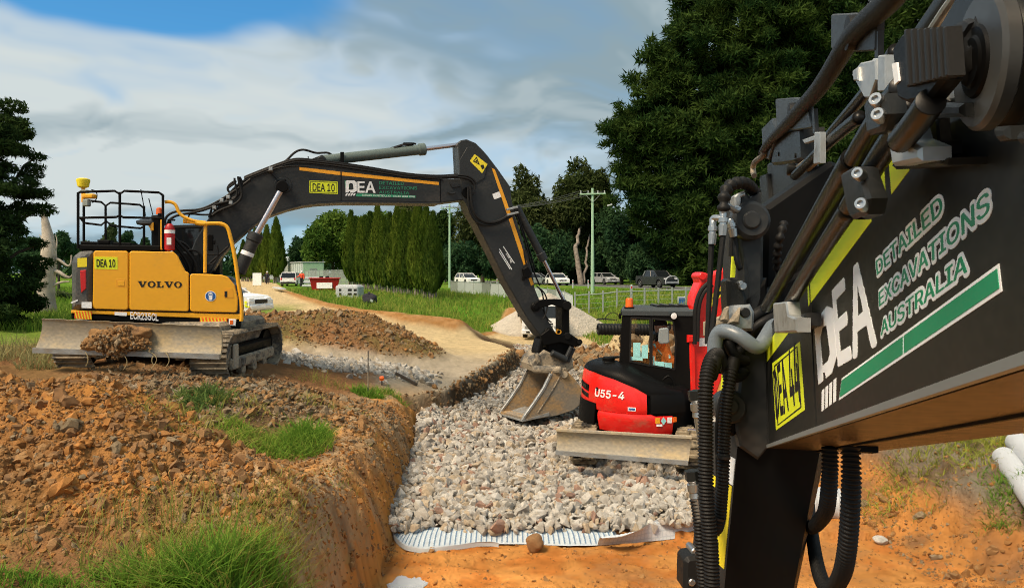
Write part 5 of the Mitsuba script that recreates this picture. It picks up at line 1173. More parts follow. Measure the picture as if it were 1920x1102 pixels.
def randrot(g, n):
    q_ = unit(g.normal(size=(n, 4))); w, x, y, z = q_.T
    return np.stack([1 - 2 * (y * y + z * z), 2 * (x * y - z * w), 2 * (x * z + y * w), 2 * (x * y + z * w), 1 - 2 * (x * x + z * z), 2 * (y * z - x * w), 2 * (x * z - y * w), 2 * (y * z + x * w), 1 - 2 * (x * x + y * y)], 1).reshape(-1, 3, 3)


def scatter(holder, piece, pos, size, mats, protos, g, nparts, weights=None, kindname=None, far=None, far_y=1e9, upright=.0):
    """the nearest nparts as parts of their own, the rest as one part of all pieces for each material"""
    n = len(pos); Rm = randrot(g, n); o = np.argsort(pos[:, 1] / size); pos, size = pos[o], size[o]
    mi_ = g.choice(len(mats), n, p=weights); pi_ = g.integers(0, len(protos), n); dicts = {}
    for i in range(min(nparts, n)):
        a, b = int(pi_[i]), int(mi_[i])
        if (a, b) not in dicts: dicts[a, b] = mikit.ply(protos[a], mats[b], smooth=False if len(protos[a][1]) < 60 else 30)
        M = np.eye(4); M[:3, :3] = Rm[i] * size[i]; M[:3, 3] = pos[i]; obj(piece, mulshape(dicts[a, b], M), None, holder)
    for b, mt in enumerate(mats):
        Vs, Fs, at_ = [], [], 0
        for a in range(len(protos)):
            for near in ((True, False) if far is not None else (True,)):
                ix = np.nonzero((np.arange(n) >= nparts) & (mi_ == b) & (pi_ == a) & ((pos[:, 1] < far_y) == near if far is not None else True))[0]
                if not len(ix): continue
                v, f = protos[a] if near else far[a]
                V_ = np.einsum('nij,kj->nki', Rm[ix] * size[ix, None, None], v) + pos[ix][:, None]
                Vs.append(V_.reshape(-1, 3)); Fs.append((f[None] + (np.arange(len(ix)) * len(v))[:, None, None]).reshape(-1, 3) + at_); at_ += len(ix) * len(v)
        if Vs: obj(kindname, tm(np.vstack(Vs), np.vstack(Fs)), mt, holder, smooth=False, kind='stuff')


def stonemat(nm, c, c2):
    def fn(p, n, uv): return mix(c, c2, smoothstep(.35, .7, fbm(p.x * 14, p.y * 14, p.z * 14, 3)))
    return mat(nm, P(proc(fn), .85, specular=.25))


ST = [stonemat('stone_grey', (.35, .33, .295), (.26, .24, .21)), stonemat('stone_pale', (.47, .45, .41), (.35, .33, .29)), stonemat('stone_buff', (.40, .33, .24), (.31, .25, .18)), stonemat('stone_pink', (.30, .19, .14), (.22, .14, .11))]
SW = [.42, .34, .18, .06]
g = np.random.default_rng(11)
prot = crushed(22, 100, 17); prot0 = crushed(22, 160, 10)
Y = np.concatenate([g.uniform(8.65, 12.5, 11500), g.uniform(12.5, 18, 9500), g.uniform(18, 31, 7500)]); X = g.uniform(-2.2, 4.9, len(Y))
xl, xr, sl, sr, se = zones(X, Y); e_ = 8.93 + .12 * fb(X, X * 0, 1.5, 3, 77) + .22 * ss(2.4, 4.5, X)
ok = (sl < .18) & (sr < .15) & (Y > e_ + 2.2 * ss(3.3, 3.9, X)) & (np.abs(X) < Y * .72 + .5)
X, Y = X[ok], Y[ok]; s_ = g.lognormal(-2.95, .40, len(X)) * np.interp(Y, [9, 20, 30], [1, 1.1, 1.3]); s_ = np.clip(s_, .025, .13)


def bedz(x, y):
    h = .12 * ss(8.6, 9.2, y) + .06 * fb(x, y, .6, 3, 55) * 2 - .11 + .16 * ss(.7, .0, np.abs(x + 1.75)) * ss(11, 13, y)
    h = h - .14 * bump2(x, y, .1, 15.2, .9, .9) - .07 * bump2(x, y, 1.5, 11.2, 1.6, .5)
    return h


Z = bedz(X, Y) + g.uniform(-.05, .03, len(X)); Z = np.maximum(Z, hz(X, Y) + .01)
gb = thing('gravel_bed', 'broad bed of loose pale grey stones filling the trench', 'gravel')
labels[gb] = {'label': 'broad bed of loose pale grey stones filling the trench floor', 'kind': 'structure'}
gx_, gy_ = np.meshgrid(np.linspace(-2.3, 4.7, 120), np.linspace(9.02, 31, 300), indexing='ij'); gv = np.stack([gx_, gy_, bedz(gx_, gy_) - .03], -1).reshape(-1, 3)
_x = zones(gx_, gy_); gv[:, 2] -= ((np.maximum(_x[2], _x[3]) > .1) | (gy_ < 9.25 + 2.4 * ss(3.2, 3.8, gx_))).ravel() * .5
a, b = np.meshgrid(np.arange(119), np.arange(299), indexing='ij'); qg = np.stack([a * 300 + b, (a + 1) * 300 + b, (a + 1) * 300 + b + 1, a * 300 + b + 1], -1).reshape(-1, 4)
obj('fines', tm(gv, np.vstack([qg[:, [0, 1, 2]], qg[:, [0, 2, 3]]])), mat('gravel_fines', P((.09, .08, .065), .95)), gb, smooth=True)
scatter(gb, 'stone', np.stack([X, Y, Z], 1), s_, ST, prot, g, 300, SW, 'loose_stones', prot0, 15.0)
# stones tipped on the left bank between the soil and the mound
rp = thing('rubble_patch', 'strip of pale rubble stones lying between the tracks and the brown mound', 'rubble')
labels[rp] = {'label': 'strip of pale rubble stones between the excavator tracks and the brown mound', 'kind': 'structure'}
n = 1500; X = np.r_[g.normal(-4.7, .8, n), g.normal(-2.75, .5, n // 2)]; Y = np.r_[g.normal(16.7, .42, n), g.normal(17.3, .4, n // 2)]; s_ = np.clip(g.lognormal(-2.75, .3, len(X)), .03, .14)
ok = (X < -1.7) & (X > -6.5); X, Y, s_ = X[ok], Y[ok], s_[ok]
scatter(rp, 'stone', np.stack([X, Y, hz(X, Y) + s_ * .2], 1), s_, ST[:3], prot, g, 60, [.45, .45, .1], 'loose_stones')
# loose clods on the clay heap, around the tracks and on the spoil mound
clodp = crushed(8, 500, 13) + [(v + .35 * (meshkit.noise(v * 3.1 + 9 * i, i)[:, None] - .5) * v + .10 * np.random.default_rng(i).normal(size=v.shape), f) for i, (v, f) in enumerate(stoneset(12, 300, 1, 1.2))]; clod0 = crushed(20, 520, 9)


def soilmat(nm, c, c2, c3):
    def fn(p, n, uv):
        a = fbm(p.x * 1.6, p.y * 1.6, p.z * 1.6, 3); return mix(mix(c, c2, smoothstep(.38, .62, a)), c3, smoothstep(.55, .8, fbm(p.x * 9, p.y * 9, p.z * 9, 3)))
    return mat(nm, P(proc(fn), .95, specular=.15))


CL = [soilmat('clod_orange', (.36, .165, .05), (.25, .125, .045), (.38, .25, .12)), soilmat('clod_brown', (.22, .125, .06), (.28, .16, .07), (.15, .09, .05)), soilmat('clod_grey', (.19, .145, .09), (.25, .19, .12), (.12, .085, .05))]
n = 70000; X = g.uniform(-8.2, -1.7, n); Y = g.uniform(4.4, 10.6, n); pz = pile(X, Y); ok = (pz > .05 + .25 * g.random(n) ** 2) & (np.abs(X) < Y * .75); X, Y = X[ok], Y[ok]
s_ = np.clip(g.lognormal(-4.2, .62, len(X)), .007, .085); Z = hz(X, Y) + s_ * .05
hp = 'clay_heap'
scatter(hp, 'clod', np.stack([X, Y, Z], 1), s_, CL, clodp, g, 240, [.46, .46, .08], 'loose_clods', clod0, 6.2)
n = 15000; X = g.uniform(-6.8, -1.6, n); Y = g.uniform(8.8, 13.4, n); dk = bump2(X, Y, -3.9, 11.0, 2.0, 1.4, -.2, 1.2) + .8 * bump2(X, Y, -2.9, 12.2, 1.2, .7, 0, 1.2); ok = (dk > g.random(n)) & (pile(X, Y) < .5); X, Y = X[ok], Y[ok]
s_ = np.clip(g.lognormal(-3.7, .5, len(X)), .01, .08); scatter('ground', 'clod', np.stack([X, Y, hz(X, Y) + s_ * .3], 1), s_, CL[1:], clodp, g, 120, [.45, .55], 'loose_clods', clod0, 1)
n = 16000; X = g.uniform(-11, -1.5, n); Y = g.uniform(16.5, 24.5, n); ok = mound(X, Y) > .12 + .3 * g.random(n) ** 2; X, Y = X[ok], Y[ok]
s_ = np.clip(g.lognormal(-3.35, .5, len(X)), .015, .14); scatter('soil_mound', 'clod', np.stack([X, Y, hz(X, Y) + s_ * .25], 1), s_, CL, clodp, g, 60, [.06, .60, .34], 'loose_clods', clod0, 1)
# crumbs at the trench shoulder, floor and right bank, and along the dark cut
n = 4200; X = g.uniform(-2.6, -1.35, n); Y = g.uniform(5, 13.5, n); s_ = np.clip(g.lognormal(-4.0, .5, n), .008, .06); scatter('trench_wall', 'clod', np.stack([X, Y, hz(X, Y) + s_ * .2], 1), s_, CL[:2], clodp, g, 30, [.5, .5], 'loose_clods', clod0, 1)
n = 1500; X = g.uniform(-1.4, 5.5, n); Y = 9.0 - g.random(n) ** 1.5 * 2.3; s_ = np.clip(g.lognormal(-4.3, .5, n), .006, .05); scatter('trench_floor', 'clod', np.stack([X, Y, hz(X, Y) + s_ * .2], 1), s_, CL[:2], clodp, g, 30, [.7, .3], 'loose_clods', clod0, 1)
n = 8000; X = 4.4 + 4.2 * g.random(n) ** 1.3; Y = g.uniform(7, 14.5, n); s_ = np.clip(g.lognormal(-4.1, .6, n), .006, .09); scatter('trench_bank', 'clod', np.stack([X, Y, hz(X, Y) + s_ * .1], 1), s_, CL, clodp, g, 60, [.4, .35, .25], 'loose_clods', clod0, 1)
yy = g.uniform(15.2, 26, 1500); X = np.interp(yy, WL[:, 0], WL[:, 1]) - g.normal(.05, .14, 1500); s_ = np.clip(g.lognormal(-3.3, .45, 1500), .015, .1); scatter('trench_wall', 'clod', np.stack([X, yy, hz(X, yy) + s_ * .25], 1), s_, CL[1:], clodp, g, 20, [.6, .4], 'loose_clods', clod0, 1)
n = 900; X = g.normal(2.9, .7, n); Y = g.normal(25.5, 1.6, n); s_ = np.clip(g.lognormal(-2.4, .45, n), .03, .25); scatter('ground', 'clod', np.stack([X, Y, hz(X, Y) + .12 + s_ * .2], 1), s_, CL[1:], clodp, g, 20, [.5, .5], 'loose_clods')
# caked earth on the big blade
gg = np.random.default_rng(5); bc0 = BP.w(216, 634, .02); pcs = []
for k in range(420):
    a, r = gg.uniform(0, 2 * math.pi), math.sqrt(gg.random()); px, py = 218 + 62 * r * math.cos(a) * (1 + .25 * math.sin(3 * a)), 637 + 27 * r * math.sin(a) * (1 + .3 * math.sin(4 * a + 1)) + 6 * gg.random()
    pcs.append((BP.w(px, py, .05 + .14 * (1 - r) * gg.random()), .02 + .075 * gg.random() * (1.15 - r)))
cp_ = A([p for p, s in pcs]); cs_ = A([s for p, s in pcs])
ec = thing('earth_clod', 'clump of dark caked earth stuck to the middle of the wide blade', 'earth'); lumps = [blobs(BP.w(px, py, -.01), 1, 3, 4 + i, .55) for i, (px, py, *_r) in enumerate(((196, 638, .28, .16), (236, 634, .32, .18), (260, 624, .2, .10), (178, 650, .2, .09), (222, 652, .28, .12)))]
lumps = [tm((m.vertices - BP.w(px, py, -.01)) * A([rx, .09, rz_]) + BP.w(px, py, -.01), m.faces) for m, (px, py, rx, rz_) in zip(lumps, ((196, 638, .28, .16), (236, 634, .32, .18), (260, 624, .2, .10), (178, 650, .2, .09), (222, 652, .28, .12)))]
obj('cake', lumps, CL[1], ec, smooth=True)
cs_ = cs_ * .75
scatter(ec, 'clod', cp_, cs_, CL[1:], clodp, gg, 60, [.75, .25], 'loose_clods')
objs('root', [tube(spline(BP.path([(160 + a, 660 + b, .04), (163 + a + c, 672 + b, .05), (161 + a, 684 + b + c, .03)]), 10), .006, 5) for a, b, c in ((0, 0, 2), (70, 4, 5), (128, 6, -6), (150, 0, 4), (118, -2, 12))], mat('straw', P((.42, .34, .18), .9)), ec)
# geotextile sheet under the stones: turned-up quilted edge in front, smooth flap on the right
def sheetcol(p, n, uv):
    u = uv.x; v = uv.y
    seam = smoothstep(.86, .93, dr.abs(dr.sin(u * math.pi))); return mix((.46, .53, .58), (.07, .15, .27), seam * smoothstep(.02, .10, v) * .85) * (.9 + .2 * noise(p.x * 40, p.y * 40, p.z * 40))
GEO = mat('geotextile', P(proc(sheetcol), .75))
def sheet(name, pts_front, pts_back, nu, zamp, par, m, pitch):
    """ruled sheet between two ground curves, swelling over the stones, with stitched quilting"""
    fr_c, bk_c = spline(pts_front, nu), spline(pts_back, nu); nv = 14; V, UV = [], []
    s = np.r_[0, np.cumsum(np.linalg.norm(np.diff(fr_c, axis=0), axis=1))]
    for j in range(nv + 1):
        t = j / nv; c = fr_c * (1 - t) + bk_c * t; c = c + A([0, 0, 1]) * (zamp * math.sin(math.pi * min(1, t * 1.1)) +   .007 * np.abs(np.sin(s / pitch * math.pi)) * math.sin(math.pi * t))[:, None] + A([0, 0, 1]) * .03 * (meshkit.fbm(c * 3.1, 3, 4) - .5)[:, None]
        V.append(c); UV.append(np.stack([s / pitch, np.full(nu, t)], 1))
    V = np.concatenate(V); UV = np.concatenate(UV); a, b = np.meshgrid(np.arange(nv), np.arange(nu - 1), indexing='ij'); q_ = np.stack([a * nu + b, a * nu + b + 1, (a + 1) * nu + b + 1, (a + 1) * nu + b], -1).reshape(-1, 4)
    k = newkey(name, par); scene[k] = mikit.ply(tm(V, np.vstack([q_[:, [0, 1, 2]], q_[:, [0, 2, 3]]])), m, smooth=True, uv=UV); return k
gt = thing('geotextile_sheet', 'white quilted textile sheet turned up along the front edge of the stones', 'textile sheet')
pf = lambda px, py, z: (lambda Y_: A([(px - HX) / F * Y_, Y_, z]))((CZ - z) * F / (py - HY))
sheet('quilted_edge', [pf(729, 985, -.12), pf(742, 1012, -.17), pf(768, 1027, -.19), pf(840, 1024, -.19), pf(930, 1019, -.19), pf(1000, 1020, -.19), pf(1130, 1020, -.19), pf(1160, 1016, -.19)], [pf(764, 950, -.06), pf(784, 976, -.09), pf(800, 986, -.08), pf(850, 988, -.08), pf(930, 988, -.08), pf(1000, 990, -.08), pf(1100, 990, -.08), pf(1150, 992, -.09)], 420, .03, gt, GEO, .062)
sheet('quilted_edge', [pf(727, 992, -.16), pf(745, 1020, -.19), pf(770, 1034, -.195), pf(850, 1030, -.195), pf(935, 1026, -.195)], [pf(732, 984, -.12), pf(748, 1012, -.13), pf(772, 1024, -.14), pf(850, 1021, -.14), pf(935, 1018, -.14)], 300, .02, gt, mat('sheet_hem', P((.48, .54, .59), .8)), .062)
fp = thing('textile_flap', 'smooth pale flap of textile sheet lying over the stones at the right', 'textile sheet')
def gridcol(p, n, uv): return mix((.54, .58, .62), (.36, .42, .48), smoothstep(.9, .97, dr.maximum(dr.abs(dr.sin(uv.x * math.pi)), dr.abs(dr.sin(uv.y * 18)))) * .55)
sheet('flap', [pf(1120, 1021, -.19), pf(1180, 1018, -.19), pf(1240, 1012, -.19), pf(1305, 1006, -.19), pf(1400, 1000, -.19)], [pf(1130, 1008, -.05), pf(1180, 1000, .0), pf(1235, 972, .03), pf(1305, 957, .06), pf(1400, 950, .06)], 200, .05, fp, mat('textile_flap', P(proc(gridcol), .8)), .05)
b2 = thing('boulder', 'rounded brown earth lump on the edge of the quilted sheet', 'stone'); c = pf(1003, 1018, -.13); obj('lump', blobs(c + A([0, -.05, .03]), .105, 2, 9, .35), CL[1], b2, smooth=True)
c = gpix(1650, 1018); s9 = thing('white_rock', 'small white rock alone on the orange trench floor', 'stone'); v, f = stoneset(1, 940, 2)[0]; obj('rock', tm(v * .085 + c + A([0, 0, .04]), f), ST[1], s9, smooth=35)
c = gpix(765, 1094); wh = thing('white_sheet_scrap', 'scrap of white sheet at the bottom edge of the orange floor', 'textile sheet'); obj('scrap', blobs(c + A([0, 0, .0]), .22, 2, 3, .5, .12), PVC, wh, smooth=True)
# white roll behind the hanging arm, white pipes on the right bank
ro = thing('textile_roll', 'white roll of textile on the orange floor behind the hanging hoses', 'roll'); c = at(1562, 985, 9.35)
obj('roll', lathe(c + A([-.45, .5, .17]), A([1, -.28, 0]), [(0, .15), (.02, .2), (.7, .2), (.72, .15), (.72, 0)], 24), GEO if False else PVC, ro); objs('wrap_ridge', [lathe(c + A([-.45, .5, .17]) + unit(A([1, -.28, 0])) * (.1 + .09 * k), A([1, -.28, 0]), [(0, .2), (.02, .207), (.04, .2)], 24) for k in range(7)], PVC, ro)
for (x0, y0, Y0, x1, y1, Y1, lab) in ((1882, 856, 9.0, 1960, 965, 7.6, 'white plastic pipe lying nearest on the grassy right bank'), (1906, 828, 9.2, 1990, 915, 7.8, 'white plastic pipe lying second on the grassy right bank, behind the nearest')):
    pp_ = thing('plastic_pipe', lab, 'pipe', 'white pipes on the right bank'); p0, p1 = at(x0, y0, Y0), at(x1, y1, Y1); d_ = unit(p1 - p0); p1 = p0 + d_ * 2.6
    obj('pipe', lathe(p0, d_, [(.02, .10), (0, .105), (0, .125), (.02, .13), (2.6, .13), (2.6, .1)], 28), PVC, pp_)
# ---------------------------------------------------------------- grass
def leafmat(nm, c, c2, s=1.0, trans=.35):
    def fn(p, n, uv): return mix(c, c2, smoothstep(.25, .75, .55 * fbm(p.x * s, p.y * s, p.z * s, 2) + .45 * noise(p.x * s * 23, p.y * s * 23, p.z * s * 3)))
    return mat(nm, P(proc(fn), .6, specular=.25) if trans <= 0 else {'type': 'principledthin', 'base_color': proc(fn), 'roughness': .55, 'diff_trans': trans * 2, 'spec_trans': 0.0})


GRS = leafmat('grass_lush', (.11, .25, .03), (.20, .33, .05), 3); GRD = leafmat('grass_dry', (.34, .32, .09), (.24, .27, .06), 2); GRB = leafmat('grass_blue', (.10, .19, .05), (.17, .22, .07), 2)


def blades(x, y, h, w, lean, g, seg=4, z=None):
    """curved grass blades standing on the ground at x, y"""
    n = len(x); z = hz(x, y) - .02 if z is None else z; a = g.uniform(0, 2 * np.pi, n); d = np.stack([np.cos(a), np.sin(a)], 1); sdir = np.stack([-d[:, 1], d[:, 0], 0 * a], 1); fa = g.uniform(0, np.pi, n)
    sdir = np.stack([np.cos(fa), np.sin(fa), 0 * fa], 1); V = []
    for k in range(seg + 1):
        t = k / seg; b = lean * t ** 1.8 * h; up = h * (t - .22 * t ** 2.5 * np.minimum(lean, 1.5))
        c = np.stack([x + d[:, 0] * b, y + d[:, 1] * b, z + up], 1); ww = (w * (1 - t) ** .7 * .5)[:, None]
        if k < seg: V += [c - sdir * ww, c + sdir * ww]
        else: V.append(c)
    m = 2 * seg + 1; V = np.stack(V, 1).reshape(-1, 3); f = []
    for k in range(seg - 1): f += [[2 * k, 2 * k + 1, 2 * k + 3], [2 * k, 2 * k + 3, 2 * k + 2]]
    f.append([2 * seg - 2, 2 * seg - 1, 2 * seg]); return tm(V, (A(f)[None] + (np.arange(n) * m)[:, None, None]).reshape(-1, 3))


def tuft(name, label, spots, m, kind='stuff', g=None, seg=4):
    """spots: (x, y, radius x, radius y, blades, height, width, lean)"""
    xs, ys, hs, ws, ls = [], [], [], [], []
    for (cx, cy, rx, ry, n, h, w, l) in spots:
        a, r = g.uniform(0, 2 * np.pi, n), np.sqrt(g.random(n)); q_ = g.normal(size=n)
        xs.append(cx + rx * r * np.cos(a)); ys.append(cy + ry * r * np.sin(a)); hs.append(h * (1.1 - .45 * r) * g.uniform(.55, 1.15, n)); ws.append(np.full(n, w) * g.uniform(.7, 1.2, n)); ls.append(l * (0.4 + r) * g.uniform(.3, 1.2, n))
    x, y, h, w, l = map(np.concatenate, (xs, ys, hs, ws, ls)); k = obj(name, blades(x, y, h, w, l, g, seg), m, None, smooth=False)
    return tag(k, label, 'grass', None, kind)


g = np.random.default_rng(21)
gp = lambda px, py: gpix(px, py)[:2]
def spot(px, py, rx, ry, n, h, w, l): c = gp(px, py); return (c[0], c[1], rx, ry, n, h, w, l)
LIM = leafmat('grass_yellow', (.26, .34, .06), (.17, .31, .04), 2)
def clump(name, label, lush, dry=None, m=GRS, md=GRD):
    k = tuft(name, label, lush, m, g=g)
    if dry: tag(obj('dry_blades', blades_of(dry), md, k, smooth=False), kind='stuff')
def blades_of(spots):
    x, y, h, w, l = [], [], [], [], []
    for (cx, cy, rx, ry, n, hh, ww, ll) in spots:
        a, r = g.uniform(0, 2 * np.pi, n), np.sqrt(g.random(n)); x.append(cx + rx * r * np.cos(a)); y.append(cy + ry * r * np.sin(a)); h.append(hh * g.uniform(.4, 1.15, n)); w.append(ww * g.uniform(.6, 1.3, n)); l.append(ll * g.uniform(.2, 1.3, n))
    x, y, h, w, l = map(np.concatenate, (x, y, h, w, l)); return blades(x, y, h, w, l, g, 4)
clump('grass_tuft', 'lush long green grass along the bottom of the foreground', [spot(420, 1085, .46, .26, 620, .42, .016, 1.0), spot(330, 1095, .42, .2, 380, .36, .015, 1.0), spot(500, 1075, .2, .22, 240, .36, .014, 1.0), spot(240, 1098, .25, .12, 160, .26, .013, 1.0)], [spot(420, 1065, .65, .4, 420, .38, .009, 1.1), spot(300, 1075, .55, .3, 240, .34, .008, .8), spot(540, 1060, .2, .3, 160, .28, .009, 1.1)])
clump('grass_tuft', 'bright green grass in the bottom left corner', [spot(40, 1098, .4, .12, 360, .15, .013, 1.0), spot(120, 1100, .3, .1, 160, .13, .012, 1.0)], [spot(80, 1090, .5, .2, 120, .14, .008, 1)])
clump('grass_tuft', 'tall green grass clump on the left bank beside the trench', [spot(572, 838, .24, .26, 620, .44, .019, .9), spot(545, 850, .35, .22, 220, .3, .017, 1.1), spot(600, 826, .16, .16, 140, .34, .017, 1.0)], [spot(560, 845, .42, .3, 240, .3, .011, 1.0)], md=LIM)
clump('grass_tuft', 'yellow green grass strip left of the tall clump', [spot(480, 830, .55, .3, 480, .22, .017, 1.3), spot(530, 855, .4, .22, 260, .2, .016, 1.3), spot(440, 805, .3, .22, 220, .22, .016, 1.3)], [spot(500, 838, .7, .4, 380, .22, .012, 1.3)], LIM)
clump('grass_tuft', 'small green grass clump at the corner of the pale sandy platform', [spot(690, 740, .32, .25, 360, .27, .02, .9), spot(730, 738, .35, .25, 200, .22, .02, 1.0)], [spot(715, 742, .5, .3, 90, .22, .014, 1)])
tuft('dry_grass', 'dry straw coloured grass stalks above the foreground grass', [spot(400, 990, .55, .35, 170, .42, .008, .7), spot(300, 1010, .6, .3, 110, .36, .008, .7), spot(540, 960, .3, .3, 120, .26, .008, 1.0), spot(480, 1000, .3, .3, 150, .25, .008, 1.0), spot(90, 1000, .5, .2, 26, .3, .008, .8), spot(440, 1030, .5, .25, 160, .3, .009, 1.0)], GRD, g=g)
tuft('dry_grass', 'dry mixed grass and weeds around the dark soil', [spot(420, 760, .8, .5, 280, .2, .016, 1.3), spot(350, 790, .5, .4, 200, .2, .016, 1.3), spot(600, 760, .8, .35, 180, .2, .014, 1.3), spot(600, 720, .5, .3, 90, .34, .011, .7), spot(640, 900, .3, .5, 110, .10, .011, 1.3), spot(560, 930, .3, .4, 190, .14, .011, 1.3), spot(700, 830, .15, .6, 50, .1, .011, 1.3)], GRD, g=g)
tuft('weed', 'grey green leafy weeds beside the right track', [spot(385, 745, .4, .25, 260, .26, .035, 1.1), spot(370, 770, .3, .2, 120, .22, .03, 1.1)], GRB, g=g)
tuft('reed', 'pale seeding grass at the left edge below the blade', [spot(30, 672, .7, .6, 420, .5, .02, .7), spot(70, 690, .3, .3, 150, .36, .018, .8)], leafmat('reed', (.26, .27, .10), (.36, .33, .16), 1), g=g)
clump('dry_grass', 'yellow green grass on the right bank under the black boom', [spot(1790, 835, 1.2, .7, 900, .22, .017, 1.4), spot(1720, 842, .6, .5, 220, .17, .016, 1.4), spot(1850, 815, .8, .8, 500, .30, .017, 1.2)], [spot(1780, 850, 1.1, .6, 420, .2, .011, 1.4)], leafmat('grass_bank', (.36, .38, .06), (.25, .30, .06), 2))
clump('grass_tuft', 'green grass tuft under the white pipes on the right bank', [spot(1900, 925, .3, .25, 280, .2, .014, 1.3), spot(1880, 960, .15, .15, 80, .16, .013, 1.4), spot(1870, 900, .2, .25, 110, .17, .014, 1.2)], [spot(1890, 930, .35, .3, 120, .2, .009, 1.3)])
# field: blade clumps out to the road, one mass
def field(name, label, n, x0, x1, y0, y1, test, m, h, w):
    u = g.random(n); Y_ = np.exp(np.log(y0) + u * np.log(y1 / y0)); X_ = g.uniform(x0, x1, n) * Y_; ok = test(X_, Y_); X_, Y_ = X_[ok], Y_[ok]; h = h * np.interp(Y_, [40, 62, 75], [1, .8, .35]); nz = meshkit.fbm(np.stack([X_ * .35, Y_ * .35, 0 * X_], 1), 3, 8)
    k = obj(name, blades(X_, Y_, h * (.35 + 1.3 * nz) * g.uniform(.6, 1.2, len(X_)), w * Y_ / 40 * g.uniform(.7, 1.3, len(X_)), g.uniform(.1, .8, len(X_)), g, 2), m, None, smooth=False); tag(k, label, 'grass', None, 'stuff')
fe_ = lambda X_, Y_: (fieldedge(X_, Y_) > .1) & (roaddist(X_, Y_) > 4.8)
field('meadow_grass', 'long green meadow grass between the haul road and the asphalt road', 34000, -.42, .30, 27, 72, fe_, leafmat('meadow', (.13, .28, .03), (.24, .30, .06), .5), .42, .05)
field('meadow_grass', 'yellowing tall grass mixed through the meadow', 12000, -.42, .30, 27, 60, lambda X_, Y_: fe_(X_, Y_) & (meshkit.fbm(np.stack([X_ * .2, Y_ * .2, 0 * X_], 1), 3, 18) > .5), leafmat('meadow_dry', (.34, .34, .08), (.26, .31, .06), .5), .5, .045)
field('pasture_grass', 'rough green pasture at the far left behind the blade', 12000, -.72, -.46, 20, 80, lambda X_, Y_: (X_ < -9.5 - .27 * (Y_ - 20)) & (X_ > -60), leafmat('pasture', (.20, .28, .05), (.12, .24, .03), .4), .4, .05)
# ---------------------------------------------------------------- trees
BARK = mat('bark_grey', P(dirtcol((.24, .21, .18), (.13, .11, .09), .4, .7, 4), .95)); BARKD = mat('bark_dark', P((.06, .048, .038), .95)); BARKP = mat('bark_pale', P(dirtcol((.48, .42, .36), (.28, .24, .2), .4, .7, 2), .9))
FOL = {k: leafmat('leaf_' + k, a, b, s, .25) for k, a, b, s in (('cypress', (.015, .042, .014), (.06, .10, .022), .45), ('pencil', (.055, .105, .015), (.12, .17, .025), .8), ('broad', (.06, .13, .025), (.12, .19, .03), .12), ('gum', (.045, .068, .022), (.075, .095, .035), .2), ('bush', (.022, .06, .032), (.05, .10, .04), .25), ('near', (.02, .042, .016), (.04, .07, .02), .8), ('scrub', (.05, .085, .035), (.09, .12, .05), .3))}


def crown(cl, n, size, g, shell=.55, droop=.3, aspect=.42, out=.5):
    """leaf sprays through the volume of many overlapping clumps (x, y, z, rx, ry, rz)"""
    cl = A(cl, float); vol = cl[:, 3] * cl[:, 4] * cl[:, 5]; p = vol ** .75; k = g.choice(len(cl), n, p=p / p.sum())
    d = rdir(g, n); r = (1 - (1 - shell) * g.random(n) ** 1.3) * g.uniform(.8, 1.08, n); c = cl[k, :3] + d * cl[k, 3:] * r[:, None]
    ax = unit(d * out + rdir(g, n) * .7 + A([0, 0, -droop])); v = unit(np.cross(ax, rdir(g, n))); s = size * g.uniform(.55, 1.35, n)
    return slivers(c, ax * (s * .5)[:, None], v * (s * .62 * aspect)[:, None])


def limb(p0, p1, r0, r1, g, wig=.12, n=8):
    p0, p1 = A(p0, float), A(p1, float); t = np.linspace(0, 1, n)[:, None]; L = np.linalg.norm(p1 - p0); p = p0 * (1 - t) + p1 * t + g.normal(size=(n, 3)) * wig * L * .25 * np.sin(t * math.pi); return tube(p, np.linspace(r0, r1, n), 7)


def tree(name, label, category, cl, n, size, leaf, g, trunk=None, group=None, bark=BARKD, limbs=10, **k):
    t = thing(name, label, category, group); obj('crown', crown(cl, n, size, g, **k), leaf, t, smooth=False)
    if trunk is not None:
        (x, y, z0), z1, r = trunk; tr = [limb((x, y, z0 - .3), (x, y, z1), r, r * .35, g, .03, 10)]; ca = A(cl, float)
        for i in g.permutation(len(ca))[:limbs]: b = A([x, y, z0 + (ca[i, 2] - z0) * .55]); tr.append(limb(b, ca[i, :3], r * .35, r * .08, g))
        obj('trunk', tr, bark, t, smooth=True)
    return t


def blobcrown(c, rx, ry, rz, n, g, k=.42, top=1.0):
    """clump centres on and in an ellipsoid"""
    d = rdir(g, n); r = g.random(n) ** .4; p = A(c) + d * r[:, None] * A([rx, ry, rz]) * .78; q_ = g.uniform(.7, 1.3, (n, 1)) * A([[rx, ry, rz]]) * k; return np.hstack([p, np.minimum(q_, q_.mean(1, keepdims=True) * 1.3)])


g = np.random.default_rng(31)
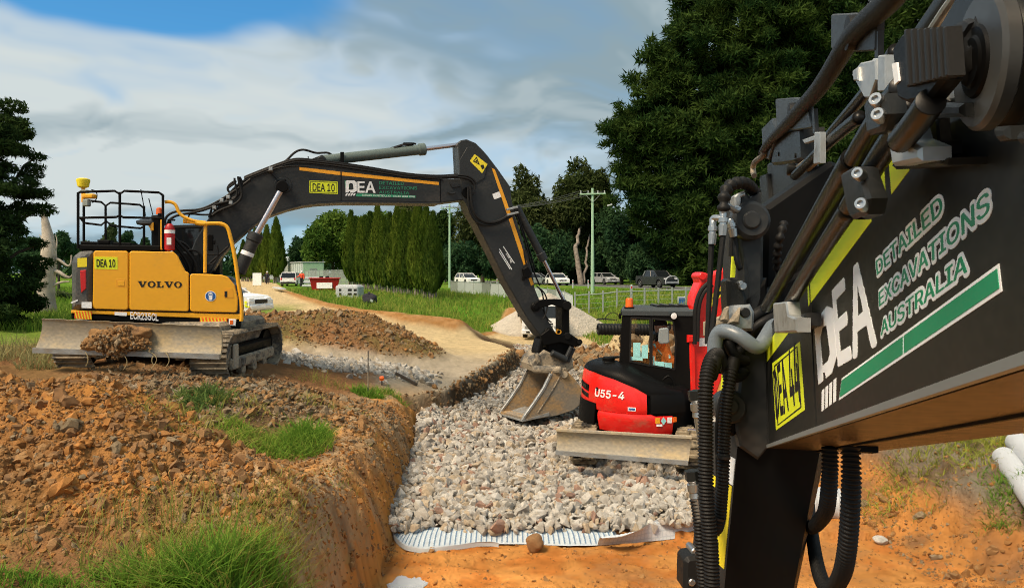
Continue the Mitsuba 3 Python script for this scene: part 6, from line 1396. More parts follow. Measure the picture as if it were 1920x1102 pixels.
# great dark cypresses beyond the asphalt road; their outline runs by height
def bigcypress(label, pxc, Y, prof, n, size, dep, seed):
    g = np.random.default_rng(seed); cl = []
    prof = sorted(prof); prof = prof + [tuple((A(a) + A(b)) / 2) for a, b in zip(prof, prof[1:])]
    for py, x0, x1 in prof:
        z = CZ - (py - HY) / F * Y; a, b = (x0 - HX) / F * Y, (x1 - HX) / F * Y; m = max(2, int((b - a) / 1.7))
        for i in range(m):
            f = (i + g.uniform(.2, .8)) / m; r = g.uniform(1.0, 2.1) * (1 if 0 < i < m - 1 else .75); x = a + (b - a) * f
            for q_ in range(3): cl.append((x + g.normal() * .7, Y + g.uniform(-dep, dep) * math.sin(math.pi * min(max(f, .12), .88)), z + g.normal() * 1.7, r * 1.15, r * 1.15, r * .75))
    zb = hz(A([(pxc - HX) / F * Y]), A([Y]))[0]
    return tree('cypress_tree', label, 'tree', cl, n, size, FOL['cypress'], g, ((((pxc - HX) / F * Y), Y, zb), 24, 1.1), 'great dark cypresses beyond the road', limbs=24, droop=-.1, aspect=.24, shell=.3, out=.9)


pr = [(-140, 1330, 1480), (-60, 1300, 1560), (0, 1285, 1600), (45, 1262, 1610), (90, 1232, 1620), (130, 1205, 1620), (170, 1200, 1620), (210, 1190, 1620), (245, 1125, 1620), (275, 1150, 1620), (310, 1160, 1620), (345, 1165, 1610), (380, 1190, 1600), (420, 1205, 1600), (455, 1225, 1590), (490, 1240, 1580), (515, 1246, 1580)]
bigcypress('huge dark cypress with ragged left outline, rising past the top edge beyond the black ute', 1400, 90, pr, 420000, .72, 7, 41)
bigcypress('huge dark cypress seen behind the hoses and pipes of the black boom', 1680, 94, [(y, 1540 + 10 * math.sin(y), 1860) for y in range(-120, 525, 34)], 170000, .7, 6, 42)
bigcypress('huge dark cypress at the far right, mostly hidden by the black boom', 1920, 92, [(y, 1790 + 12 * math.sin(y), 2080) for y in range(-120, 525, 32)], 70000, .8, 6, 43)


def px_tree(name, label, px, pytop, pybase, Y, wpx, n, size, leaf, seed, clumps=26, trunk=True, group=None, bark=BARKD, crown_from=.25, k=.42, **kw):
    g = np.random.default_rng(seed); x = (px - HX) / F * Y; zt = CZ - (pytop - HY) / F * Y; zb = CZ - (pybase - HY) / F * Y; rx = wpx / 2 / F * Y; z0 = zb + (zt - zb) * crown_from; rz = (zt - z0) / 2
    cl = blobcrown((x, Y, z0 + rz), rx, rx * .9, rz, clumps, g, k)
    return tree(name, label, 'tree', cl, n, size, leaf, g, ((x, Y, min(zb, hz(A([x]), A([Y]))[0])), z0 + rz, max(.12, rx * .07)) if trunk else None, group, bark, **kw)


px_tree('gum_tree', 'tall dark gum tree with rounded crown just right of the yellow arm', 990, 298, 520, 108, 100, 20000, .62, FOL['gum'], 51, 30, crown_from=.08)
px_tree('gum_tree', 'tall gum tree with pale leaning trunk behind the right power pole', 1095, 300, 470, 106, 108, 26000, .62, FOL['gum'], 52, 44, crown_from=.0, trunk=False)
gt_ = 'gum_tree_001'; g = np.random.default_rng(9); obj('trunk', [limb(at(1090, 536, 97), at(1079, 466, 99), .42, .3, g, .03), limb(at(1079, 466, 99), at(1090, 420, 105), .3, .12, g), limb(at(1094, 532, 97.2), at(1099, 486, 100), .22, .16, g), limb(at(1099, 486, 100), at(1106, 440, 105), .16, .1, g)], BARK, gt_, smooth=True)
px_tree('broad_tree', 'dark olive tree filling the gap behind the left power pole', 905, 345, 525, 112, 120, 16000, .65, FOL['gum'], 53, 30, crown_from=.05)
px_tree('broad_tree', 'long dark wood edge filling the gap behind the yellow arm and the right power pole', 1080, 392, 530, 124, 330, 40000, .7, FOL['bush'], 68, 70, crown_from=.0, k=.3)
px_tree('pine_tree', 'ragged dark pine left of the left power pole', 835, 385, 500, 116, 46, 5000, .6, FOL['cypress'], 54, 16, crown_from=.1)
for i, (px, top, w, Y, sd, lb) in enumerate(((1010, 425, 120, 100, 55, 'dark shrub mass under the tall gum tree beside the yellow arm'), (1165, 395, 120, 98, 56, 'bluish green bush between the right power pole and the great cypress'), (1270, 430, 130, 96, 57, 'dark bush behind the black ute'), (860, 445, 110, 104, 58, 'dark bush behind the left power pole'), (940, 440, 110, 103, 59, 'dark bush behind the yellow arm'), (1085, 455, 100, 108, 60, 'shaded bush behind the pale leaning trunk'), (1400, 420, 180, 94, 61, 'dark bush under the great cypress behind the hoses'), (1215, 450, 90, 92, 65, 'small dark bush left of the black ute'))):
    px_tree('bush', lb, px, top, 533, Y, w, 8000, .55, FOL['bush'], sd, 20, True, None, crown_from=.0, limbs=4)
px_tree('broad_tree', 'broad leafy green tree left of the pencil cypress row', 625, 400, 512, 128, 120, 22000, .62, FOL['broad'], 62, 40, crown_from=.0, k=.36)
px_tree('broad_tree', 'green tree peering over the pencil cypress row', 700, 398, 512, 122, 120, 14000, .6, FOL['broad'], 63, 30, crown_from=.1, k=.36)
px_tree('broad_tree', 'dark green tree behind the pencil cypresses under the yellow boom', 762, 376, 512, 118, 80, 12000, .6, FOL['gum'], 64, 26, crown_from=.1)
px_tree('broad_tree', 'small dark round tree beside the far end of the haul road', 560, 444, 515, 150, 46, 6000, .6, FOL['bush'], 66, 16, crown_from=.0)


PEN = [leafmat(f'leaf_pencil_{i}', a, b, .8, .25) for i, (a, b) in enumerate((((.05, .095, .015), (.11, .16, .022)), ((.07, .12, .016), (.15, .20, .03)), ((.035, .07, .014), (.08, .125, .02))))]


def pencil(label, px, top, base, Y, w, seed, n, group):
    """narrow upright cypress: upswept sprays round a tall spindle, bare stems at the foot"""
    g = np.random.default_rng(seed); x = (px - HX) / F * Y; zb = hz(A([x]), A([Y]))[0]; zt = CZ - (top - HY) / F * Y; R = w / 2 / F * Y * .80; h = zt - zb; t = g.random(n) ** .9
    lobes = g.uniform(0, 2 * np.pi, 6); a = g.uniform(0, 2 * np.pi, n); lobe = 1 + .16 * np.cos(3 * a + lobes[0] + 7 * t) + .10 * np.cos(5 * a + lobes[1] - 11 * t)
    pr_ = np.interp(t, [0, .06, .18, .38, .6, .8, .93, 1], [.3, .72, 1.0, .84, .62, .38, .17, .02]) * R * lobe; r = pr_ * (1 - .35 * g.random(n) ** 1.6)
    c = np.stack([x + r * np.cos(a), Y + r * np.sin(a), zb + h * (.13 + .87 * t)], 1); d = np.stack([np.cos(a), np.sin(a), 0 * a], 1)
    ax = unit(A([0, 0, 1.0]) + d * .35 + rdir(g, n) * .35); v = unit(np.cross(ax, d + rdir(g, n) * .5)); s = h * .045 * g.uniform(.6, 1.4, n)
    tt = thing('pencil_cypress', label, 'tree', group); obj('crown', cards(c, ax * s[:, None], v * (s * .33)[:, None]), PEN[seed % 3], tt, smooth=False)
    objs('trunk', [limb((x + dx * R, Y + dy * R, zb - .1), (x + dx * R * .3, Y + dy * R * .3, zb + h * .32), R * .12, R * .06, g, .04, 6) for dx, dy in ((0, 0), (.35, .1), (-.3, .2))], BARK, tt, smooth=True)


row = [(812, 402, 46, 50), (799, 392, 47.5, 44), (784, 378, 49.5, 52), (769, 402, 51, 40), (757, 398, 52.5, 42), (744, 392, 54, 44), (731, 403, 56, 38), (720, 410, 58, 36), (708, 389, 60, 44), (694, 402, 62, 34), (684, 408, 65, 34), (676, 412, 68, 30), (667, 410, 71, 32), (658, 399, 74, 38)]
nth = ['nearest', 'second', 'third', 'fourth', 'fifth', 'sixth', 'seventh', 'eighth', 'ninth', 'tenth', 'eleventh', 'twelfth', 'thirteenth', 'farthest']
for i, (px, top, Y, w) in enumerate(row): pencil(f'{nth[i]} upright pencil cypress, counted from the right of the row beyond the haul road', px, top, 560, Y, w, 200 + i, 7000 if i < 5 else 4500, 'row of pencil cypresses beyond the haul road')
rowl = [(518, 411, 112, 44), (500, 425, 116, 36), (488, 438, 121, 34), (478, 430, 127, 34), (466, 445, 133, 30), (456, 452, 139, 30)]
for i, (px, top, Y, w) in enumerate(rowl): pencil(f'{nth[i]} pencil cypress of the left group, counted from the haul road to the boom cylinder', px, top, 520, Y, w, 240 + i, 3500, 'pencil cypresses left of the haul road')
# the near tree at the left edge: sprays on drooping limbs, a dead grey stem beside it
g = np.random.default_rng(77); Yl = 21.0; cl = []
for py, x0, x1 in [(215, -60, 12), (238, -80, 34), (265, -100, 52), (300, -120, 58), (335, -120, 64), (370, -120, 72), (400, -120, 76), (430, -120, 70), (460, -120, 72), (490, -120, 66), (520, -120, 74), (548, -120, 84), (572, -120, 60), (600, -100, 46), (625, -80, 28)]:
    z = CZ - (py - HY) / F * Yl; a, b = (x0 - HX) / F * Yl, (x1 - 22 - HX) / F * Yl
    for i in range(16): f = ((i + g.random()) / 16) ** .8; r = g.uniform(.16, .42); cl.append((a + (b - a) * f * g.uniform(.86, 1.08), Yl + g.uniform(-1, 1) * 1.2, z + g.normal() * .26, r * 1.3, r * 1.2, r * .6))
tree('cypress_tree', 'dark drooping tree filling the left edge of the picture', 'tree', cl, 80000, .13, FOL['near'], g, ((-15.4, 21, 1.4), 7.5, .28), None, BARKD, 40, droop=.25, aspect=.32)
dt = thing('dead_tree', 'dead grey broken trunk with bare branches behind the left tree', 'tree')
obj('trunk', [tube(spline([at(88, 588, 27), at(86, 530, 27), at(92, 470, 27), at(84, 410, 27), at(80, 385, 27)], 24), np.r_[np.linspace(.38, .26, 14), np.linspace(.25, .05, 10)], 9)], BARKP, dt, smooth=True)
objs('branch', [tube(spline([at(*p, 27) for p in pts], 16), np.linspace(r, r * .3, 16), 6) for pts, r in (([(90, 520), (110, 510), (128, 520), (140, 505)], .10), ([(86, 540), (70, 510), (58, 490)], .09), ([(92, 500), (112, 488), (126, 498), (134, 478)], .07), ([(90, 545), (112, 530), (130, 528)], .08), ([(84, 410), (100, 395)], .04), ([(95, 480), (106, 462), (104, 440)], .04), ([(88, 460), (74, 440)], .04))], BARKP, dt, smooth=True)
for i, (px, top, base, Y, w, sd, lb) in enumerate(((110, 430, 512, 62, 60, 71, 'scrubby dark tree behind the dead trunk'), (152, 452, 512, 66, 50, 72, 'low scrub tree at the left behind the tail light'), (205, 418, 512, 70, 40, 73, 'small feathery tree seen through the guard rail'), (238, 430, 512, 72, 40, 74, 'thin scrub tree seen through the middle of the guard rail'), (270, 448, 512, 72, 34, 78, 'low scrub seen behind the exhaust stack'), (60, 440, 512, 58, 90, 75, 'dark scrub behind the near tree at the left edge'))):
    px_tree('scrub_tree', lb, px, top, base, Y, w, 5000, .3, FOL['scrub'] if i in (1, 2) else FOL['bush'], sd, 14, crown_from=.1, k=.38)
px_tree('bush', 'small green shrub in the pasture behind the blade at the left', 112, 545, 580, 40, 70, 3000, .2, FOL['scrub'], 76, 10, crown_from=.0)
# far belt of trees along the horizon, one mass
g = np.random.default_rng(90); cl = []
for th in np.arange(-75, 76, .55):
    R_ = 260 + 40 * math.sin(th * .7); h = g.uniform(7, 13); x, y = R_ * math.sin(math.radians(th)), R_ * math.cos(math.radians(th)); cl.append((x, y, 1.5 + h * .42, 4, 4, h * .5))
k = obj('distant_wood', crown(cl, 26000, 2.2, g), FOL['bush'], None, smooth=False, kind='stuff', label='far belt of trees along the horizon', category='wood')
# ---------------------------------------------------------------- things beyond the trench
g = np.random.default_rng(61)
gh = lambda x, y: hz(A([x]), A([y]))[0]


def gat(px, Y, dz=0.0):
    x = (px - HX) / F * Y; return A([x, Y, gh(x, Y) + dz])


# power poles and wires
def pole(label, px, Y, top, arm_px):
    b = gat(px, Y); t = at(px, top, Y); t[0] = b[0]; p = thing('power_pole', label, 'pole', None); obj('shaft', lathe(b - A([0, 0, .5]), (0, 0, 1), [(0, .14), (t[2] - b[2] + .5, .09)], 12), POLE, p)
    z = t[2] - .45; am = [(-arm_px, 0), (arm_px, 0)]; obj('crossarm', beam((b[0] - arm_px, Y - .12, z), (b[0] + arm_px, Y - .12, z + .04), .1, .1, .01), POLE, p)
    xs = (-arm_px * .92, -arm_px * .35, arm_px * .4, arm_px * .92); objs('insulator', [lathe((b[0] + x, Y - .12, z + .05), (0, 0, 1), [(0, .03), (.05, .06), (.10, .03), (.14, .06), (.2, .02)], 10) for x in xs], PVC, p)
    obj('brace', [beam((b[0], Y - .12, z - .6), (b[0] + s * arm_px * .6, Y - .12, z), .03, .03) for s in (-1, 1)], GALV, p)
    return [A([b[0] + x, Y - .12, z + .24]) for x in xs], p


wa, pa = pole('pale green timber power pole right of the yellow arm', 1111, 55, 353, .95)
wb, pb = pole('pale green timber power pole right of the pencil cypresses', 843, 78, 383, .95)
def cable(p0, p1, sag, r): t = np.linspace(0, 1, 24)[:, None]; return tube(p0 * (1 - t) + p1 * t - A([0, 0, 1]) * sag * 4 * t * (1 - t), r, 4)
WIRE = mat('wire', P((.05, .05, .05), .5))
for i in range(4):
    far_p = wb[i] + (wb[i] - wa[i]) * 1.2 + A([0, 0, 0]); obj('power_line', [cable(wa[i], wb[i], .7, .022)], WIRE, None, label=f'{["leftmost","second","third","rightmost"][i]} overhead wire between the two power poles', category='wire', group='overhead wires')
obj('street_light', cyl(wa[3] + A([.2, 0, -1.1]), wa[3] + A([.55, 0, -1.0]), .06, 8), PVC, pa)
# sheeted fence panels beyond the meadow, then post and rail
pts = [gat(845, 60), gat(870, 57), gat(900, 54), gat(930, 51), gat(955, 48.5), gat(985, 46), gat(1015, 44), gat(1045, 42), gat(1075, 40)]
f1 = thing('site_fence', 'row of pale sheeted site fence panels behind the meadow grass', 'fence')
def fpt(s): s = s * (len(pts) - 1); i = min(int(s), len(pts) - 2); p = pts[i] * (1 - s + i) + pts[i + 1] * (s - i); p[2] = gh(p[0], p[1]); return p
N = 15
for i in range(N):
    a, b = fpt(i / N), fpt((i + .97) / N); up = A([0, 0, 1.0]); lean = A([0, .06 * g.normal(), 0]); h = .95
    obj('panel', hull([q + z * up * h + lean * z + d for q in (a, b) for z in (.08, 1) for d in (A([0, 0, 0]), A([0, .02, 0]))]), SHEET if i % 4 else GALV, f1)
    objs('fence_post', [cyl(a, a + up * (h + .12) + lean, .025, 6)], GALV, f1); obj('top_rail', cyl(a + up * h + lean, b + up * h + lean, .022, 6), GALV, f1)
p0, p1 = gat(1078, 40), A([14.0, 41.0, 0]); f2 = thing('rail_fence', 'pale post and rail fence with wire across the green verge behind the red cab', 'fence')
N = 14
for i in range(N + 1):
    q = p0 * (1 - i / N) + p1 * i / N; q[2] = gh(q[0], q[1]); obj('fence_post', beam(q - A([0, 0, .1]), q + A([0, 0, 1.15]), .09, .09, .01, (1, 0, 0)), GALV, f2)
    if i: objs('rail', [cyl(qp + A([0, 0, z]), q + A([0, 0, z]), r, 6) for z, r in ((.98, .035),)] + [cyl(qp + A([0, 0, z]), q + A([0, 0, z]), .008, 4) for z in (.25, .5, .75)], GALV, f2)
    qp = q
bs_ = thing('blue_sign', 'small blue and white notice on the rail fence behind the cab roof', 'sign'); c = at(1279, 565, 40.6); obj('board', bx(c, (.5, .03, .55), .01), PVC, bs_); obj('print', bx(c - A([0, .02, 0]), (.36, .01, .4)), BST, bs_)
# fence of the depot in the distance
f3 = thing('depot_fence', 'grey wire mesh fence with rails in front of the broad green trees', 'fence')
q0, q1 = gat(572, 95), gat(668, 74); N = 12
for i in range(N + 1):
    q = q0 * (1 - i / N) + q1 * i / N; q[2] = gh(q[0], q[1]); obj('fence_post', cyl(q, q + A([0, 0, 1.9]), .05, 6), GALV, f3)
    if i: objs('rail', [cyl(qp + A([0, 0, z]), q + A([0, 0, z]), .03, 5) for z in (.2, 1.0, 1.8)], GALV, f3); obj('mesh', hull([a + A([0, d, z]) for a in (qp, q) for z in (.2, 1.8) for d in (0, .004)]), mat('mesh_panel', {'type': 'mask', 'opacity': .55, 'bsdf': {'type': 'twosided', 'bsdf': P((.3, .34, .33), .7)}}) if 'mat_mesh_panel' not in scene else 'mat_mesh_panel', f3)
    qp = q
# containers, white boards, person, suv
wc = thing('shed_row', 'long pale grey metal shed beside the far end of the haul road', 'shed')
s0, s1 = gat(512, 128), gat(567, 104); d_ = unit((s1 - s0) * A([1, 1, 0])); nn = A([d_[1], -d_[0], 0]); L = np.linalg.norm((s1 - s0)[:2])
M = frame(s0, d_, (0, 0, 1)); hgt = 3.0
obj('wall', bx((L / 2, hgt / 2, -1.5), (L, hgt, 3.0), .03, M), SHEET, wc); objs('wall_rib', [bx((L * (k + .5) / 18, hgt / 2, .02), (.12, hgt - .1, .05), 0, M) for k in range(18)], GALV, wc)
obj('roof', bx((L / 2, hgt + .05, -1.5), (L + .3, .12, 3.3), .02, M), PVC, wc); obj('end_wall', bx((L + .03, hgt / 2, -1.5), (.06, hgt - .2, 2.8), .01, M), LGS if False else POLE, wc); obj('door', bx((L + .07, 1.1, -1.5), (.04, 2.1, 1.0), .01, M), GALV, wc)
hs = thing('house', 'pale roofed house at the very end of the haul road', 'house'); c = gat(545, 185); obj('wall', bx(c + A([0, 0, 1.6]), (11, 8, 3.2), .05), PVC, hs); obj('roof', hull([c + A([x, y, z]) for x, y, z in ((-6, -4.6, 3.2), (6, -4.6, 3.2), (-6, 4.6, 3.2), (6, 4.6, 3.2), (-3, 0, 5.6), (3, 0, 5.6))]), SHEET, hs); objs('window', [bx(c + A([x, -4.03, 1.8]), (1.6, .06, 1.2)), ] if False else [bx(c + A([x, -4.03, 1.8]), (1.6, .06, 1.2)) for x in (-3, 3)], GLK, hs)


def car(name, label, loc, yaw, paint, L=4.5, W=1.8, H=1.5, kind='suv', group=None, wheel=.34, bonnet=.95, extra=None):
    """x forward; body lofted from a side outline, cabin with glass, wheels, lamps"""
    t = thing(name, label, 'car' if kind != 'ute' else 'pickup truck', group); M = shift(*loc) @ rz(yaw); h0 = wheel * .75; hb = bonnet
    side = [(-L / 2, h0 + .1), (-L / 2 + .05, hb * .95), (-L / 2 + .12, hb), (L / 2 - 1.15, hb), (L / 2 - .25, hb - .10), (L / 2 - .03, hb - .28), (L / 2, h0 + .05), (L / 2 - .1, h0), (-L / 2 + .1, h0)]
    w_ = Polygon(side)
    for wx in (-L / 2 + .85, L / 2 - .85): w_ = w_.difference(Point(wx, wheel).buffer(wheel + .07, quad_segs=5))
    B = frame((0, W / 2, 0), (1, 0, 0), (0, 0, 1)); obj('body', move(move(slab(w_, W - .06, 0), frame((0, W / 2 - .03, 0), (1, 0, 0), (0, 0, 1))), M), paint, t)
    objs('door_panel', [move(move(slab(w_.intersection(sbox(-L / 2 + 1.3, h0, L / 2 - 1.3, hb - .02)), .03, .012), frame((0, -W / 2 + .03 if s < 0 else W / 2 - .0, 0), (1, 0, 0), (0, 0, 1))), M) for s in (-1, 1)], paint, t)
    if kind == 'ute': c0, c1, r0, r1 = -L / 2 + 1.55, L / 2 - 1.15, -L / 2 + 1.75, L / 2 - 1.95
    else: c0, c1, r0, r1 = -L / 2 + .08, L / 2 - 1.05, -L / 2 + .45, L / 2 - 1.9
    def cabin(e, z0, z1): return hull([A([x, s * (W / 2 - y + e), z]) for s in (-1, 1) for x, y, z in ((c0 - e, .05, z0), (c1 + e, .05, z0), (r0 - e, .20, z1), (r1 + e, .20, z1))])
    obj('cabin_glass', move(cabin(-.012, hb - .02, H - .06), M), GLK, t); obj('roof', move(hull([A([x, s * (W / 2 - y), z]) for s in (-1, 1) for x, y, z in ((r0 - .03, .19, H - .07), (r1 + .03, .19, H - .07), (r0 + .1, .25, H), (r1 - .1, .25, H))]), M), paint, t)
    pl = []
    for s in (-1, 1):
        for (xa, xb) in ((c0, r0), (c1, r1), ((c0 + c1) / 2, (r0 + r1) / 2)): pl.append(move(beam((xa, s * (W / 2 - .05), hb - .02), (xb, s * (W / 2 - .20), H - .04), .07, .05, .01, (0, 1, 0)), M))
    objs('pillar', pl, paint, t)
    for wx in (-L / 2 + .85, L / 2 - .85):
        for s in (-1, 1):
            wh_ = obj('wheel', move(lathe((wx, s * (W / 2 - .02), wheel), (0, -s, 0), [(0, wheel * .62), (0, wheel * .9), (.03, wheel), (.19, wheel), (.22, wheel * .9)], 20), M), RUB, t); obj('rim', move(lathe((wx, s * (W / 2 - .015), wheel), (0, -s, 0), [(0, 0), (-.005, .05), (.02, wheel * .35), (0, wheel * .6), (.02, wheel * .63)], 14), M), ALU, wh_)
    objs('headlight', [move(bx((L / 2 - .12, s * (W / 2 - .28), hb - .24), (.14, .36, .15), .03), M) for s in (-1, 1)], WST, t); objs('tail_light', [move(bx((-L / 2 + .04, s * (W / 2 - .16), hb - .12), (.08, .16, .26), .02), M) for s in (-1, 1)], LENSR, t)
    obj('grille', move(bx((L / 2 - .03, 0, hb - .32), (.06, W * .5, .17), .02), M), KST, t); obj('bumper', move(bx((L / 2 - .02, 0, h0 + .16), (.14, W - .1, .2), .05), M), paint if kind != 'ute' else KST, t); obj('rear_bumper', move(bx((-L / 2, 0, h0 + .16), (.12, W - .1, .2), .05), M), KST, t)
    objs('plate', [move(bx((L / 2 + .05, 0, h0 + .2), (.02, .38, .12)), M), move(bx((-L / 2 - .06, 0, h0 + .36), (.02, .38, .12)), M)], WST, t); objs('door_mirror', [move(bx((c1 - .35, s * (W / 2 + .1), hb + .12), (.12, .2, .15), .04), M) for s in (-1, 1)], paint, t)
    if kind == 'ute':
        obj('tub', move(bx((-L / 2 + .8, 0, hb + .02), (1.5, W - .1, .1), .03), M), KST, t); obj('bull_bar', [move(tube(spline([(L / 2 + .1, -.75, h0 + .1), (L / 2 + .14, -.6, hb - .12), (L / 2 + .14, .6, hb - .12), (L / 2 + .1, .75, h0 + .1)], 24), .05, 8), M), move(bx((L / 2 + .1, 0, h0 + .22), (.1, W - .2, .12), .03), M)], PVC, t)
        objs('wheel_arch', [move(tube([(wx + (wheel + .1) * math.cos(a), s * (W / 2 + .0), wheel + (wheel + .1) * math.sin(a)) for a in np.linspace(.1, math.pi - .1, 12)], .05, 6), M) for wx in (-L / 2 + .85, L / 2 - .85) for s in (-1, 1)], GRY, t); obj('sports_bar', move(tube([(-L / 2 + 1.2, -W / 2 + .15, hb), (-L / 2 + 1.5, -W / 2 + .25, H - .1), (-L / 2 + 1.5, W / 2 - .25, H - .1), (-L / 2 + 1.2, W / 2 - .15, hb)], .05, 8), M), ALU, t)
    return t, M


c = gat(1231, 79, .0); z = at(1231, 538, 79)[2]; car('ute', 'black dual cab ute with white bull bar driving on the asphalt road', (c[0], c[1], max(z, c[2]) if False else c[2]), -66, CARK, 5.2, 1.9, 1.82, 'ute', None, .42, 1.15)
c = gat(1045, 92); car('parked_car', 'white hatchback facing the camera just right of the yellow bucket cylinder', (c[0], c[1], c[2]), -74, WHT, 4.2, 1.8, 1.5)
c = gat(1134, 94); car('parked_car', 'shade dimmed grey car under the dark trees just right of the right power pole', (c[0], c[1], c[2] + .1), -68, mat('grey_paint_car', P((.30, .31, .32), .35)), 4.4, 1.8, 1.45)  # paint dimmed to grey, standing in for the shade of the trees
c = gat(876, 96); car('parked_car', 'white car beyond the fence left of the yellow arm', (c[0], c[1], c[2]), -62, WHT, 4.2, 1.8, 1.5)
c = gat(1007, 96); car('parked_car', 'shade dimmed silver car half hidden behind the yellow bucket cylinder', (c[0], c[1], c[2]), -20, mat('silver_paint', P((.35, .37, .39), .3, metallic=.6)), 4.4, 1.8, 1.5)  # silver darkened in the paint itself to give the look of shade
c = gat(547, 88); car('parked_car', 'white wagon seen from behind by the shed near the person in orange', (c[0], c[1], c[2]), 96, WHT, 4.6, 1.85, 1.62)
pz = at(0, 585, 31)[2]; t, M = car('police_car', 'white car with lime checks and blue marks parked behind the yellow excavator', (at(398, 0, 31)[0], 30.5, gh(-12, 30.5) - .08), -12, WHT, 4.9, 1.85, 1.45, 'sedan')
objs('check', [move(bx((2.25 - .2 * (k // 2) + .05, -.925 - .004, .62 - .12 * (k % 2) - .0), (.1, .01, .1)), M) for k in range(4)], HIV, t); objs('marking', [move(bx((.9 + .35 * k, -.955, .78), (.16, .012, .14)), M) for k in range(2)], BST, t); obj('side_stripe', move(bx((2.35, 0, .45), (.2, 1.8, .09), .02), M), HIV, t)
# person in orange by the wagon
c = gat(566, 82); pr_ = thing('person', 'standing worker in an orange red jacket and dark trousers beside the white wagon', 'person')
o = lambda x, y, z: c + A([x, y, z])
J = dict(head=(o(0, 0, 1.62), .095), jaw=(o(0, -.03, 1.55), .07), nk=(o(0, 0, 1.46), .06), ch=(o(0, 0, 1.28), .15), bl=(o(0, 0, 1.0), .14), sl=(o(-.19, 0, 1.38), .07), sr=(o(.19, 0, 1.38), .07), el=(o(-.3, -.05, 1.14), .05), er=(o(.27, -.05, 1.1), .05), wl=(o(-.46, -.2, 1.08), .04), wr=(o(.24, -.12, .88), .04), gl=(o(-.54, -.24, 1.06), .035), gr=(o(.24, -.14, .80), .035), hl=(o(-.09, 0, .92), .1), hr=(o(.09, 0, .92), .1), kl=(o(-.1, -.03, .5), .065), kr=(o(.11, -.02, .5), .065), al=(o(-.1, 0, .1), .045), ar=(o(.13, 0, .1), .045), tl=(o(-.1, -.15, .04), .04), tr=(o(.14, -.15, .04), .04), nose=(o(0, -.1, 1.6), .015))
bd = person('', J, None, None); obj('body', bd([('head', 'jaw'), ('jaw', 'nose'), ('jaw', 'nk'), ('head', 'nk'), ('nk', 'ch'), ('ch', 'bl'), ('ch', 'sl'), ('ch', 'sr'), ('sl', 'el'), ('sr', 'er'), ('el', 'wl'), ('er', 'wr'), ('wl', 'gl'), ('wr', 'gr'), ('bl', 'hl'), ('bl', 'hr'), ('hl', 'kl'), ('hr', 'kr'), ('kl', 'al'), ('kr', 'ar'), ('al', 'tl'), ('ar', 'tr')], .05), SKIN, pr_, smooth=True)
for k in J: J[k] = (J[k][0], J[k][1] + .02)
obj('jacket', bd([('ch', 'bl'), ('ch', 'sl'), ('ch', 'sr'), ('sl', 'el'), ('sr', 'er'), ('el', 'wl'), ('er', 'wr')], .06), mat('red_orange_cloth', P((.75, .08, .03), .8)), pr_, smooth=True); obj('trousers', bd([('bl', 'hl'), ('bl', 'hr'), ('hl', 'kl'), ('hr', 'kr'), ('kl', 'al'), ('kr', 'ar'), ('al', 'tl'), ('ar', 'tr')], .06), CLK, pr_, smooth=True); obj('hard_hat', lathe(o(0, 0, 1.64), (0, 0, 1), [(0, .14), (.01, .12), (.08, .10), (.12, 0)], 14), WST, pr_)
c = gat(501, 100); p2 = thing('person', 'distant dark clothed worker with a white hard hat left of the shed', 'person'); sc_ = lambda k: [(a, b) for a, b in k]
J2 = {k: (v - gat(566, 82) + c, r - .02) for k, (v, r) in J.items()}; bd = person('', J2, None, None); obj('body', bd([('head', 'jaw'), ('head', 'nk'), ('nk', 'ch'), ('ch', 'bl'), ('ch', 'sl'), ('ch', 'sr'), ('sl', 'el'), ('sr', 'er'), ('el', 'wl'), ('er', 'wr'), ('wl', 'gl'), ('wr', 'gr'), ('bl', 'hl'), ('bl', 'hr'), ('hl', 'kl'), ('hr', 'kr'), ('kl', 'al'), ('kr', 'ar'), ('al', 'tl'), ('ar', 'tr')], .06), SKIN, p2, smooth=True)
for k in J2: J2[k] = (J2[k][0], J2[k][1] + .02)
obj('clothes', bd([('ch', 'bl'), ('ch', 'sl'), ('ch', 'sr'), ('sl', 'el'), ('sr', 'er'), ('el', 'wl'), ('er', 'wr'), ('bl', 'hl'), ('bl', 'hr'), ('hl', 'kl'), ('hr', 'kr'), ('kl', 'al'), ('kr', 'ar')], .07), CLK, p2, smooth=True); obj('hard_hat', lathe(c + A([0, 0, 1.64]), (0, 0, 1), [(0, .14), (.08, .11), (.12, 0)], 12), WST, p2)
# red and white plastic barriers, black bag, white boards
c = gat(609, 62); rb2 = thing('red_bin', 'red plastic skip bin with a white panel beside the haul road', 'bin'); M = shift(*c) @ rz(12)
obj('tub', move(hull([A([sx_ * (1.0 + .2 * z), sy_ * (.5 + .15 * z), .15 + z * .95]) for sx_ in (-1, 1) for sy_ in (-1, 1) for z in (0, 1)]), M), REDS, rb2); obj('rim', move(bx((0, 0, 1.1), (2.55, 1.45, .1), .03), M), REDS, rb2); obj('panel', move(bx((0, -.60, .55), (1.25, .06, .6), .02, rot(-9, [1, 0, 0], (0, -.6, .55))), M), WST, rb2); objs('foot', [move(bx((x, 0, .08), (.2, 1.0, .16), .02), M) for x in (-.8, .8)], REDS, rb2)
objs('contents', [move(bx((x, 0, 1.2), (.3, .5, .16), .04), M) for x in (-.3, .2)], RUB, rb2)
c = gat(590, 68); wb_ = thing('white_skip_lid', 'white plastic sheets stacked behind the red bin', 'sheet'); objs('sheet', [bx(c + A([0, k * .5, .35 + .35 * k]), (2.2, .6, .2), .06) for k in range(3)], PVC, wb_)
c = gat(656, 46); wt = thing('white_crate', 'white plastic tank crate with dark square openings in the grass beside the haul road', 'crate'); M = shift(*c) @ rz(-14)
